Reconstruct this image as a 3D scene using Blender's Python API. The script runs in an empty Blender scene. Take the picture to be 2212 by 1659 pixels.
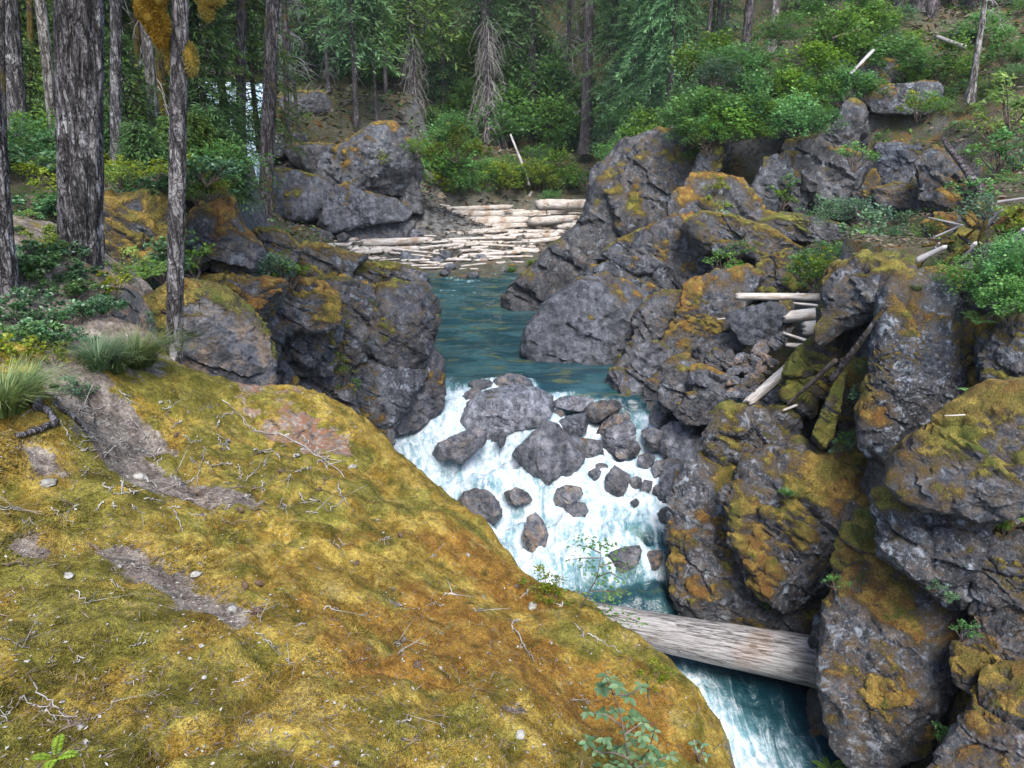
import bpy, math, random
import numpy as np
from math import radians, sin, cos, pi

# ------------------------------------------------------------------ camera, sky, sun, exposure
scene = bpy.context.scene
col = scene.collection
PITCH = 20.0
LENS = 26.0
cam_d = bpy.data.cameras.new("camera")
cam = bpy.data.objects.new("camera", cam_d)
col.objects.link(cam)
cam_d.sensor_width = 36.0
cam_d.lens = LENS
cam_d.clip_start = 0.05
cam_d.clip_end = 3000.0
cam.location = (0, 0, 0)
cam.rotation_euler = (radians(90 - PITCH), 0, 0)
scene.camera = cam

SUN_EL, SUN_AZ = radians(54), radians(172)      # direction the light comes from
world = bpy.data.worlds.new("World")
scene.world = world
world.use_nodes = True
wn = world.node_tree.nodes
sky = wn.new("ShaderNodeTexSky")
sky.sky_type = 'NISHITA'
sky.sun_disc = False
sky.sun_elevation = SUN_EL
sky.sun_rotation = SUN_AZ
sky.air_density = 1.0
sky.dust_density = 1.5
sky.ozone_density = 1.0
wn["Background"].inputs[1].default_value = 0.13
world.node_tree.links.new(sky.outputs[0], wn["Background"].inputs[0])

sun_d = bpy.data.lights.new("sun", 'SUN')
sun_d.energy = 1.5
sun_d.angle = radians(28)
sun_d.color = (1.0, 0.97, 0.92)
sun = bpy.data.objects.new("sun", sun_d)
col.objects.link(sun)
sun.rotation_euler = (radians(90) - SUN_EL, 0, pi - SUN_AZ)
sun.location = (0, -10, 40)

scene.view_settings.view_transform = 'Standard'
scene.view_settings.look = 'None'
scene.view_settings.gamma = 1.0
scene.view_settings.exposure = 2.0
scene.cycles.use_denoising = True
scene.cycles.max_bounces = 5
scene.cycles.diffuse_bounces = 3
scene.cycles.glossy_bounces = 2
scene.cycles.transmission_bounces = 2
scene.cycles.volume_bounces = 0
scene.cycles.caustics_reflective = False
scene.cycles.caustics_refractive = False

# ------------------------------------------------------------------ pixels to rays (photo scaled to 2212 x 1659)
FPX = 2212 * LENS / 36.0
CP, SP = cos(radians(PITCH)), sin(radians(PITCH))
def ray(u, v):
    x = (u - 1106.0) / FPX; y = -(v - 829.5) / FPX
    return np.array([x, CP + y * SP, -SP + y * CP])
def atY(u, v, Y):
    d = ray(u, v); return d * (Y / d[1])
def atZ(u, v, z):
    d = ray(u, v); return d * (z / d[2])
ZO = {'1': (0, 0, .3414), '2': (730, 0, .3414), '3': (1460, 0, .3414), '4': (0, 548.6, .3414), '5': (730, 548.6, .3414),
      '6': (1460, 548.6, .3414), '7': (1106, 1092.7, .3414), '8': (1460, 1092.7, .3414), 'q': (398, 548.6, .26),
      'p': (442.4, 353.9, .24), 'v': (0, 0, 1)}
def Z(t, pts):
    a, b, s = ZO[t]
    return [(a + s * x, b + s * y) for x, y in pts]

# ------------------------------------------------------------------ noise
def _h(ix, iy, iz, s):
    h = (ix.astype(np.uint32) * np.uint32(374761393) + iy.astype(np.uint32) * np.uint32(668265263)
         + iz.astype(np.uint32) * np.uint32(2246822519) + np.uint32((s * 3266489917) & 0xffffffff))
    h = (h ^ (h >> np.uint32(13))) * np.uint32(1274126177)
    h = (h ^ (h >> np.uint32(16))) * np.uint32(2654435769)
    return ((h ^ (h >> np.uint32(15))) & np.uint32(0xffffff)).astype(np.float64) / 16777216.0
def vn(p, s=0):
    i = np.floor(p).astype(np.int64); f = p - i
    f = f * f * f * (f * (f * 6 - 15) + 10)
    x, y, z = i[:, 0], i[:, 1], i[:, 2]; fx, fy, fz = f[:, 0], f[:, 1], f[:, 2]
    def L(a, b, t): return a + (b - a) * t
    c = [[[_h(x + a, y + b, z + c_, s) for c_ in (0, 1)] for b in (0, 1)] for a in (0, 1)]
    return L(L(L(c[0][0][0], c[1][0][0], fx), L(c[0][1][0], c[1][1][0], fx), fy),
             L(L(c[0][0][1], c[1][0][1], fx), L(c[0][1][1], c[1][1][1], fx), fy), fz) * 2 - 1
def fbm(p, o=4, s=0, g=.5):
    r = np.zeros(len(p)); a = 1.0; q = np.array(p, float)
    for k in range(o):
        r += a * vn(q, s + k * 17); q = q * 2.03 + 11.7; a *= g
    return r
def worley(p, s=0):
    i = np.floor(p).astype(np.int64); n = len(p)
    f1 = np.full(n, 9.0); f2 = np.full(n, 9.0); idv = np.zeros(n)
    for a in (-1, 0, 1):
        for b in (-1, 0, 1):
            for c in (-1, 0, 1):
                x, y, z = i[:, 0] + a, i[:, 1] + b, i[:, 2] + c
                h = _h(x, y, z, s)
                d = np.sqrt((x + .1 + .8 * h - p[:, 0]) ** 2 + (y + .1 + .8 * _h(x, y, z, s + 1) - p[:, 1]) ** 2
                            + (z + .1 + .8 * _h(x, y, z, s + 2) - p[:, 2]) ** 2)
                m = d < f1
                f2 = np.where(m, f1, np.minimum(f2, d)); idv = np.where(m, h, idv); f1 = np.where(m, d, f1)
    return f1, f2, idv

# ------------------------------------------------------------------ mesh and object helpers
def mesh(name, V, F, attrs=None, smooth=True, mat=None, sharp=0):
    V = np.ascontiguousarray(V, dtype=np.float32); F = np.ascontiguousarray(F, dtype=np.int32)
    k = F.shape[1]
    me = bpy.data.meshes.new(name)
    me.vertices.add(len(V)); me.vertices.foreach_set("co", V.ravel())
    me.loops.add(F.size); me.loops.foreach_set("vertex_index", F.ravel())
    me.polygons.add(len(F)); me.polygons.foreach_set("loop_start", np.arange(len(F), dtype=np.int32) * k)
    if smooth: me.polygons.foreach_set("use_smooth", np.ones(len(F), dtype=bool))
    for nm, a in (attrs or {}).items():
        at = me.attributes.new(nm, 'FLOAT', 'POINT'); at.data.foreach_set("value", np.asarray(a, dtype=np.float32))
    me.update(calc_edges=True)
    if sharp: me.set_sharp_from_angle(angle=radians(sharp))
    if mat: me.materials.append(mat)
    return me
def link(name, data, parent=None, loc=(0, 0, 0), rot=(0, 0, 0), sc=1.0):
    o = bpy.data.objects.new(name, data); col.objects.link(o)
    o.location = loc; o.rotation_euler = rot
    o.scale = (sc, sc, sc) if np.isscalar(sc) else sc
    if parent: o.parent = parent
    return o
def tag(o, label=None, cat=None, group=None, kind=None):
    if label: o["label"] = label
    if cat: o["category"] = cat
    if group: o["group"] = group
    if kind: o["kind"] = kind
    return o
def empty(name, loc=(0, 0, 0), rot=(0, 0, 0), sc=1.0):
    return link(name, None, None, loc, rot, sc)
def copy_tree(o, parent=None):
    c = o.copy(); col.objects.link(c); c.parent = parent
    for ch in o.children: copy_tree(ch, c)
    return c
ORD = ['first', 'second', 'third', 'fourth', 'fifth', 'sixth', 'seventh', 'eighth', 'ninth', 'tenth', 'eleventh', 'twelfth',
       'thirteenth', 'fourteenth', 'fifteenth', 'sixteenth', 'seventeenth', 'eighteenth', 'nineteenth']
TEN = {2: 'twent', 3: 'thirt', 4: 'fort', 5: 'fift', 6: 'sixt', 7: 'sevent', 8: 'eight', 9: 'ninet'}
def ordw(i):                                   # 0 -> first
    n = i + 1
    if n < 20: return ORD[n - 1]
    if n >= 100: return ('hundredth' if n == 100 else 'hundred-and-' + ordw(n - 101))
    t, r = divmod(n, 10)
    return TEN[t] + ('ieth' if r == 0 else 'y-' + ORD[r - 1])
def tube(pts, rad, seg=8, cap=True):
    pts = np.asarray(pts, float); n = len(pts); rad = np.broadcast_to(rad, (n,))
    t = np.gradient(pts, axis=0); t /= np.linalg.norm(t, axis=1)[:, None] + 1e-9
    ref = np.array([0, 0, 1.0]) if abs(t[:, 2]).mean() < .8 else np.array([1.0, 0, 0])
    a = np.cross(t, ref); a /= np.linalg.norm(a, axis=1)[:, None] + 1e-9
    b = np.cross(t, a)
    th = np.arange(seg) / seg * 2 * pi
    V = (pts[:, None] + rad[:, None, None] * (np.cos(th)[None, :, None] * a[:, None] + np.sin(th)[None, :, None] * b[:, None])).reshape(-1, 3)
    i = np.arange(n - 1)[:, None] * seg; j = np.arange(seg)[None]; k = (j + 1) % seg
    F = np.stack([i + j, i + seg + j, i + seg + k, i + k], -1).reshape(-1, 4)
    if cap:
        c0, c1 = len(V), len(V) + 1
        V = np.vstack([V, pts[:1], pts[-1:]]); j = np.arange(seg); k = (j + 1) % seg; o = (n - 1) * seg
        F = np.vstack([F, np.stack([np.full(seg, c0), j, k, k], 1)[:, [0, 1, 2, 2]], np.stack([np.full(seg, c1), o + k, o + j, o + j], 1)])
        F = tri(F)
    return V, F
def tri(F):
    F = np.asarray(F)
    if F.shape[1] == 3: return F
    T = np.vstack([F[:, [0, 1, 2]], F[:, [0, 2, 3]]])
    return T[(T[:, 0] != T[:, 1]) & (T[:, 1] != T[:, 2]) & (T[:, 0] != T[:, 2])]
def join(parts):
    Vs, Fs, o = [], [], 0
    for V, F in parts:
        Vs.append(V); Fs.append(tri(F) + o); o += len(V)
    return np.vstack(Vs), np.vstack(Fs)
def leaves(P, D, N, L, W, fold=.15):
    """diamond leaves: base P, direction D, normal N, length L, width W"""
    n = len(P); D = D / (np.linalg.norm(D, axis=1)[:, None] + 1e-9)
    S = np.cross(D, N); S /= np.linalg.norm(S, axis=1)[:, None] + 1e-9
    U = np.cross(S, D); L = np.broadcast_to(L, (n,))[:, None]; W = np.broadcast_to(W, (n,))[:, None]
    m = P + D * L * .45
    V = np.stack([P, m + S * W * .5 + U * W * fold, P + D * L, m - S * W * .5 + U * W * fold], 1).reshape(-1, 3)
    i = np.arange(n)[:, None] * 4
    return V, np.vstack([i + np.array([[0, 1, 2]]), i + np.array([[0, 2, 3]])])
_ico = {}
def ico(l):
    if l not in _ico:
        t = (1 + 5 ** .5) / 2
        V = np.array([(-1, t, 0), (1, t, 0), (-1, -t, 0), (1, -t, 0), (0, -1, t), (0, 1, t), (0, -1, -t), (0, 1, -t), (t, 0, -1), (t, 0, 1), (-t, 0, -1), (-t, 0, 1)], float)
        F = np.array([(0, 11, 5), (0, 5, 1), (0, 1, 7), (0, 7, 10), (0, 10, 11), (1, 5, 9), (5, 11, 4), (11, 10, 2), (10, 7, 6), (7, 1, 8),
                      (3, 9, 4), (3, 4, 2), (3, 2, 6), (3, 6, 8), (3, 8, 9), (4, 9, 5), (2, 4, 11), (6, 2, 10), (8, 6, 7), (9, 8, 1)])
        half = abs(l - int(l)) > .1
        if half:                                    # start from each face cut into nine
            nv, nf, key = [], [], {}
            def vid(p):
                k_ = tuple(np.round(p, 6))
                if k_ not in key: key[k_] = len(nv); nv.append(p)
                return key[k_]
            for f_ in F:
                A, B, C = V[f_[0]], V[f_[1]], V[f_[2]]
                g = {(i, j): vid(A + (B - A) * i / 3 + (C - A) * j / 3) for i in range(4) for j in range(4 - i)}
                for i in range(3):
                    for j in range(3 - i):
                        nf.append((g[i, j], g[i + 1, j], g[i, j + 1]))
                        if i + j < 2: nf.append((g[i + 1, j], g[i + 1, j + 1], g[i, j + 1]))
            V = np.array(nv); F = np.array(nf)
        for _ in range(int(l) - (1 if half else 0)):
            E = np.vstack([F[:, [0, 1]], F[:, [1, 2]], F[:, [2, 0]]]); E.sort(axis=1)
            U, inv = np.unique(E, axis=0, return_inverse=True); inv = inv.ravel()
            m = V[U].mean(1); o = len(V); n = len(F); V = np.vstack([V, m])
            a, b, c = o + inv[:n], o + inv[n:2 * n], o + inv[2 * n:]
            F = np.vstack([np.stack([F[:, 0], a, c], 1), np.stack([F[:, 1], b, a], 1), np.stack([F[:, 2], c, b], 1), np.stack([a, b, c], 1)])
        V /= np.linalg.norm(V, axis=1)[:, None]
        _ico[l] = (V, F)
    return _ico[l]
def rbf(P, z, Q, smooth=0.0, ch=20000):
    P = np.asarray(P, float); n = len(P)
    K = -np.sqrt(((P[:, None] - P[None]) ** 2).sum(-1) + 1e-4) - smooth * np.eye(n)
    A = np.zeros((n + 3, n + 3)); A[:n, :n] = K; A[:n, n] = 1; A[:n, n + 1:] = P; A[n, :n] = 1; A[n + 1:, :n] = P.T
    w = np.linalg.solve(A, np.concatenate([z, np.zeros(3)]))
    out = np.empty(len(Q))
    for i in range(0, len(Q), ch):
        q = Q[i:i + ch]
        out[i:i + ch] = -np.sqrt(((q[:, None] - P[None]) ** 2).sum(-1) + 1e-4) @ w[:n] + w[n] + q @ w[n + 1:]
    return out
def grid(nx, ny):
    i = np.arange(ny - 1)[:, None] * nx; j = np.arange(nx - 1)[None]
    return np.stack([i + j, i + j + 1, i + nx + j + 1, i + nx + j], -1).reshape(-1, 4)

# ------------------------------------------------------------------ material helpers
class NT:
    def __init__(s, name):
        s.m = bpy.data.materials.new(name); s.m.use_nodes = True; s.t = s.m.node_tree; s.n = s.t.nodes
        s.b = s.n["Principled BSDF"]; s._co = None
    def new(s, t, **k):
        x = s.n.new(t)
        for a, b in k.items(): setattr(x, a, b)
        return x
    def put(s, sock, v):
        if v is None: return
        if hasattr(v, 'links'): s.t.links.new(v, sock)
        elif isinstance(v, tuple) and len(v) == 3 and sock.type == 'RGBA': sock.default_value = (*v, 1)
        else: sock.default_value = v
    def co(s, kind='Object'):
        if s._co is None: s._co = s.new("ShaderNodeTexCoord")
        return s._co.outputs[kind]
    def pos(s): return s.new("ShaderNodeNewGeometry").outputs['Position']
    def nz(s):
        g = s.new("ShaderNodeNewGeometry"); x = s.new("ShaderNodeSeparateXYZ"); s.put(x.inputs[0], g.outputs['Normal']); return x.outputs[2]
    def scale(s, v, sc):
        x = s.new("ShaderNodeMapping"); s.put(x.inputs[0], v); x.inputs['Scale'].default_value = sc; return x.outputs[0]
    def noise(s, v, sc, det=4, rough=.55, dist=0.0):
        x = s.new("ShaderNodeTexNoise"); s.put(x.inputs['Vector'], v); x.inputs['Scale'].default_value = sc
        x.inputs['Detail'].default_value = det; x.inputs['Roughness'].default_value = rough; x.inputs['Distortion'].default_value = dist
        return x.outputs[0]
    def voro(s, v, sc, feat='F1', out=0):
        x = s.new("ShaderNodeTexVoronoi"); x.feature = feat; s.put(x.inputs['Vector'], v); x.inputs['Scale'].default_value = sc; return x.outputs[out]
    def math(s, op, a, b=None, clamp=False):
        x = s.new("ShaderNodeMath", operation=op, use_clamp=clamp); s.put(x.inputs[0], a); s.put(x.inputs[1], b); return x.outputs[0]
    def ramp(s, v, lo, hi, a=0.0, b=1.0):
        x = s.new("ShaderNodeMapRange"); x.interpolation_type = 'SMOOTHSTEP'; s.put(x.inputs[0], v)
        for k, q in zip((1, 2, 3, 4), (lo, hi, a, b)): s.put(x.inputs[k], q)
        return x.outputs[0]
    def mix(s, f, a, b):
        x = s.new("ShaderNodeMix", data_type='RGBA'); s.put(x.inputs[0], f); s.put(x.inputs[6], a); s.put(x.inputs[7], b); return x.outputs[2]
    def mul(s, a, b):
        x = s.new("ShaderNodeMix", data_type='RGBA', blend_type='MULTIPLY'); x.inputs[0].default_value = 1; s.put(x.inputs[6], a); s.put(x.inputs[7], b); return x.outputs[2]
    def attr(s, name, kind='GEOMETRY'):
        x = s.new("ShaderNodeAttribute"); x.attribute_name = name; x.attribute_type = kind; return x.outputs['Fac']
    def hsv(s, c, h=.5, sa=1., v=1.):
        x = s.new("ShaderNodeHueSaturation"); s.put(x.inputs[0], h); s.put(x.inputs[1], sa); s.put(x.inputs[2], v); s.put(x.inputs[4], c); return x.outputs[0]
    def bump(s, h, st=.5, d=.02, n=None):
        x = s.new("ShaderNodeBump"); x.inputs['Strength'].default_value = st; x.inputs['Distance'].default_value = d
        s.put(x.inputs['Height'], h); s.put(x.inputs['Normal'], n); return x.outputs[0]
    def done(s, c=None, r=None, n=None, spec=None):
        s.put(s.b.inputs['Base Color'], c); s.put(s.b.inputs['Roughness'], r); s.put(s.b.inputs['Normal'], n)
        if spec is not None: s.b.inputs['Specular IOR Level'].default_value = spec
        return s.m
    def rnd(s): return s.new("ShaderNodeObjectInfo").outputs['Random']

# ------------------------------------------------------------------ materials
def moss_colour(k, v):
    a = k.noise(v, 1.1, 3); b = k.noise(v, 4.5, 4, .6); c = k.noise(v, 45, 3, .65)
    m = k.mix(k.ramp(a, .40, .60), (.200, .098, .022), (.150, .125, .022))
    m = k.mix(k.ramp(b, .44, .64), m, (.340, .225, .050))
    m = k.mix(k.ramp(k.noise(v, 2.3, 3), .56, .70), m, (.110, .112, .016))
    return k.mul(m, k.mix(k.ramp(c, .30, .72), (.42, .40, .38), (1.40, 1.37, 1.30)))
def mat_rock():
    k = NT("rock"); v = k.pos()
    moss, tone, warm, lich = (k.attr(n, 'OBJECT') for n in ('moss', 'tone', 'warm', 'lichen'))
    n1 = k.noise(v, .9, 5, .6); n2 = k.noise(v, 5, 6, .65); n3 = k.noise(v, 26, 4, .7)
    base = k.mix(k.ramp(n1, .35, .65), (.046, .050, .060), (.096, .102, .116))
    base = k.mix(k.math('MULTIPLY', k.ramp(n2, .42, .62), warm), base, (.090, .066, .048))
    base = k.mul(base, k.mix(k.ramp(n2, .32, .68), (.42, .42, .43), (1.45, 1.45, 1.44)))
    base = k.mul(base, k.mix(k.ramp(n3, .32, .72), (.55, .55, .55), (1.4, 1.4, 1.4)))
    streak = k.noise(k.scale(v, (3.2, 3.2, .35)), 1.0, 4, .6)
    base = k.mul(base, k.mix(k.ramp(streak, .38, .62), (.60, .585, .58), (1.12, 1.12, 1.12)))
    t = k.new("ShaderNodeCombineColor"); 
    for i in range(3): k.put(t.inputs[i], tone)
    base = k.mul(base, t.outputs[0])
    # pale lichen spots
    base = k.mul(base, k.mix(k.ramp(k.noise(v, 2.4, 7, .68), .52, .66), (1, 1, 1), (.42, .41, .42)))
    ls = k.math('MULTIPLY', k.ramp(k.noise(v, 4.2, 8, .7, .6), .54, .63), lich)
    ls2 = k.math('MULTIPLY', k.ramp(k.noise(v, 17, 4, .65), .56, .63), lich)
    base = k.mix(k.math('MULTIPLY', k.math('MAXIMUM', ls, k.math('MULTIPLY', ls2, .5)), .85, True), base, (.27, .295, .325))
    # moss where the rock carries it
    mvv = k.math('ADD', k.attr('mossv'), k.math('ADD', k.math('MULTIPLY', k.math('SUBTRACT', n3, .5), 1.3), k.math('MULTIPLY', k.math('SUBTRACT', n2, .5), .9)))
    f = k.ramp(mvv, .80, 1.14)
    base = k.mix(k.math('MULTIPLY', k.ramp(mvv, .42, .92), .8), base, (.074, .050, .026))
    mc = moss_colour(k, v)
    mc = k.mix(k.math('MULTIPLY', k.ramp(k.math('ADD', k.attr('green', 'OBJECT'), k.math('MULTIPLY', n1, .8)), .75, 1.15), .75), mc, k.mul(mc, (.62, .95, .75)))
    c = k.mix(f, base, mc)
    h = k.math('ADD', k.math('MULTIPLY', n2, .7), k.math('MULTIPLY', n3, .28))
    h = k.math('ADD', h, k.math('MULTIPLY', k.noise(v, 95, 3, .7), k.math('ADD', .10, k.math('MULTIPLY', f, .35))))
    rg = k.new("ShaderNodeTexNoise"); rg.noise_type = 'RIDGED_MULTIFRACTAL'; k.put(rg.inputs['Vector'], v); rg.inputs['Scale'].default_value = 1.7; rg.inputs['Detail'].default_value = 7; rg.inputs['Roughness'].default_value = .6
    h = k.math('SUBTRACT', h, k.math('MULTIPLY', rg.outputs[0], k.math('SUBTRACT', .30, k.math('MULTIPLY', f, .26))))
    rough = k.mix(f, k.math('SUBTRACT', k.ramp(n2, .3, .7, .42, .75), k.math('MULTIPLY', k.attr('wet', 'OBJECT'), .28)), (.95, .95, .95))
    return k.done(c, rough, k.bump(h, 1.0, .10), .4)
M_ROCK = mat_rock()

def mat_dome():
    k = NT("mossy_bedrock"); v = k.pos()
    a = k.noise(v, .75, 3); b = k.noise(v, 2.6, 5, .62); c = k.noise(v, 38, 4, .68); d = k.noise(v, 130, 2, .7)
    b2 = k.noise(v, 7.5, 5, .66)
    gold = k.mix(k.ramp(b2, .38, .62), (.225, .148, .026), (.365, .272, .066))
    olive = k.mix(k.ramp(b2, .38, .62), (.116, .108, .018), (.205, .182, .040))
    rust = k.mix(k.ramp(b2, .38, .62), (.165, .085, .017), (.270, .155, .032))
    m = k.mix(k.ramp(k.math('ADD', k.math('MULTIPLY', a, .35), k.math('MULTIPLY', b, .65)), .45, .55), gold, olive)
    m = k.mul(m, k.mix(k.ramp(k.noise(v, 3.4, 6, .7), .36, .64), (.62, .58, .50), (1.18, 1.18, 1.2)))
    m = k.mix(k.ramp(k.math('ADD', k.noise(v, 2.1, 5, .65), k.math('MULTIPLY', k.attr('rust'), .30)), .60, .74), m, rust)
    m = k.mix(k.math('MULTIPLY', k.ramp(k.noise(v, 9.5, 4, .6), .57, .70), .85), m, (.058, .054, .011))
    m = k.mix(k.math('MULTIPLY', k.ramp(k.noise(v, 4.7, 5, .65), .57, .72), .75), m, (.34, .26, .085))
    m = k.mul(m, k.mix(k.ramp(c, .28, .74), (.58, .56, .52), (1.25, 1.23, 1.18)))
    m = k.mul(m, k.mix(k.ramp(d, .28, .72), (.70, .69, .66), (1.22, 1.21, 1.19)))
    soil = k.mix(k.ramp(k.noise(v, 9, 5, .65), .38, .62), (.115, .094, .078), (.250, .215, .180))
    soil = k.mul(soil, k.mix(k.ramp(c, .3, .7), (.55, .53, .52), (1.4, 1.38, 1.35)))
    soil = k.mix(k.math('MULTIPLY', k.attr('needle'), k.ramp(k.noise(v, 20, 4), .40, .58)), soil, (.205, .100, .058))
    f = k.ramp(k.math('ADD', k.attr('bare'), k.math('MULTIPLY', k.math('SUBTRACT', k.noise(v, 5.5, 5, .66), .5), 1.9)), .42, .58)
    nz = k.nz()
    rock = k.mul(k.mix(k.ramp(b, .35, .65), (.075, .070, .066), (.150, .140, .130)), k.mix(k.ramp(c, .3, .7), (.6, .6, .6), (1.3, 1.3, 1.3)))
    steep = k.ramp(k.math('ADD', nz, k.math('MULTIPLY', k.math('SUBTRACT', k.noise(v, 3.0, 5, .65), .5), 1.3)), .40, .26)
    col_ = k.mix(steep, k.mix(f, m, soil), rock)
    grey = k.ramp(k.noise(v, 14, 4, .6), .68, .73)
    col_ = k.mix(k.math('MULTIPLY', grey, .8), col_, (.20, .20, .17))
    h = k.math('ADD', k.math('MULTIPLY', c, .6), k.math('MULTIPLY', d, .4))
    return k.done(col_, .95, k.bump(h, .85, .035), .15)
M_DOME = mat_dome()

def mat_terrain():
    k = NT("forest_ground"); v = k.pos(); n = k.noise(v, .5, 5, .6); n2 = k.noise(v, 5, 5, .65)
    c = k.mix(k.ramp(n, .40, .60), (.066, .050, .034), (.110, .090, .066))
    c = k.mix(k.ramp(n2, .42, .60), c, (.050, .066, .020))
    c = k.mix(k.ramp(k.noise(v, 1.7, 4), .52, .66), c, (.120, .070, .022))
    rock = k.mix(k.ramp(n2, .35, .65), (.060, .060, .062), (.135, .133, .132))
    c = k.mix(k.ramp(k.nz(), .72, .5), c, rock)
    c = k.mix(k.attr('gravel'), c, k.mix(k.ramp(k.voro(v, 3.5, 'F1', 1), .2, .8), (.075, .075, .078), (.19, .185, .175)))
    return k.done(c, .95, k.bump(k.math('ADD', n2, k.noise(v, 22, 4)), .9, .12), .2)
M_TERR = mat_terrain()

def mat_water():
    k = NT("river_water"); v = k.pos()
    foam, deep = k.attr('foam'), k.attr('deep')
    s = k.scale(v, (1.5, .34, .8))
    st = k.noise(s, 2.6, 7, .68, 1.1); st2 = k.noise(k.scale(v, (1, .5, 1)), 9, 6, .7, .4)
    bed = k.voro(k.scale(v, (1, .7, 1)), 1.1, 'SMOOTH_F1', 0)
    teal = k.mix(k.ramp(k.noise(k.scale(v, (.7, 1.1, 1)), .9, 4), .4, .62), (.008, .032, .042), (.026, .070, .078))
    teal = k.mix(k.math('MULTIPLY', k.ramp(k.noise(k.scale(v, (.6, 1.3, 1)), 1.6, 3), .54, .68), k.math('SUBTRACT', 1.0, deep)), teal, (.062, .078, .042))
    teal = k.mix(k.math('MULTIPLY', deep, .75), teal, (.003, .020, .030))
    f = k.ramp(k.math('ADD', foam, k.math('MULTIPLY', k.math('SUBTRACT', k.math('ADD', k.math('MULTIPLY', st, .65), k.math('MULTIPLY', st2, .35)), .5), 2.5)), .30, .95)
    milky = k.ramp(k.math('ADD', foam, k.math('MULTIPLY', k.math('SUBTRACT', st, .5), .9)), .15, .85)
    base = k.mix(k.math('MULTIPLY', milky, .75), teal, (.16, .36, .40))
    white = k.mix(k.ramp(k.math('ADD', k.math('MULTIPLY', st2, .5), k.math('MULTIPLY', st, .5)), .36, .60), (.25, .38, .44), (.60, .65, .68))
    c = k.mix(f, base, white)
    r = k.mix(f, (.07, .07, .07), (.7, .7, .7))
    wv = k.math('ADD', k.math('MULTIPLY', k.noise(k.scale(v, (1, 1.9, 1)), 3.2, 4, .6, .5), .9), k.math('MULTIPLY', k.noise(k.scale(v, (1, 1.7, 1)), 11, 3), .3))
    h = k.math('ADD', wv, k.math('MULTIPLY', f, k.math('ADD', st2, k.math('MULTIPLY', st, 1.2))))
    k.b.inputs['IOR'].default_value = 1.33
    return k.done(c, r, k.bump(h, .55, .10), .5)
M_WATER = mat_water()

def mat_bark(name, c0, c1, c2, mossy=0.0, sc=1.0):
    k = NT(name); v = k.co('Object'); s = k.scale(v, (1, 1, .34))
    a = k.noise(s, 17 * sc, 7, .7); d = k.noise(v, 60, 3, .7); e = k.noise(v, 1.6, 3)
    fu = k.math('ABSOLUTE', k.math('SUBTRACT', k.noise(k.scale(v, (1, 1, .17)), 10 * sc, 4, .6, .6), .5)); b = k.ramp(fu, .0, .07)
    fu2 = k.math('ABSOLUTE', k.math('SUBTRACT', k.noise(k.scale(v, (1, 1, .5)), 16 * sc, 4, .6, .3), .5)); b2 = k.ramp(fu2, .0, .05)
    c = k.mix(k.ramp(a, .36, .62), c0, c1)
    c = k.mix(k.ramp(k.noise(v, 3.2, 5, .65), .58, .66), c, c2)
    c = k.mul(c, k.mix(b, (.30, .28, .27), (1.12, 1.12, 1.12)))
    c = k.mul(c, k.mix(b2, (.55, .53, .52), (1.08, 1.08, 1.08)))
    c = k.mul(c, k.mix(k.ramp(d, .3, .7), (.75, .74, .73), (1.2, 1.2, 1.2)))
    c = k.mul(c, k.mix(k.ramp(e, .35, .65), (.78, .78, .80), (1.12, 1.12, 1.12)))
    if mossy:
        c = k.mix(k.math('MULTIPLY', k.ramp(k.noise(v, 2.2, 5, .65), .60 - mossy * .25, .74 - mossy * .25), .9), c, (.120, .085, .018))
    h = k.math('ADD', k.math('MULTIPLY', a, .5), k.math('MULTIPLY', k.math('ADD', b, k.math('MULTIPLY', b2, .5)), .7))
    return k.done(c, .9, k.bump(k.math('ADD', h, k.math('MULTIPLY', d, .15)), 1.0, .045), .2)
M_BARK = mat_bark("grey_bark", (.075, .066, .066), (.190, .176, .177), (.300, .290, .290))
M_BARK2 = mat_bark("brown_bark", (.058, .047, .044), (.130, .112, .106), (.190, .174, .168), .3)
M_BARKM = mat_bark("mossy_bark", (.040, .030, .020), (.095, .072, .045), (.10, .08, .04), 1.0)
M_BARKF = mat_bark("far_bark", (.075, .062, .064), (.150, .130, .132), (.19, .172, .172))
M_PALE = mat_bark("pale_bark", (.150, .135, .122), (.250, .230, .212), (.20, .19, .18), 0, .5)

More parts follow.
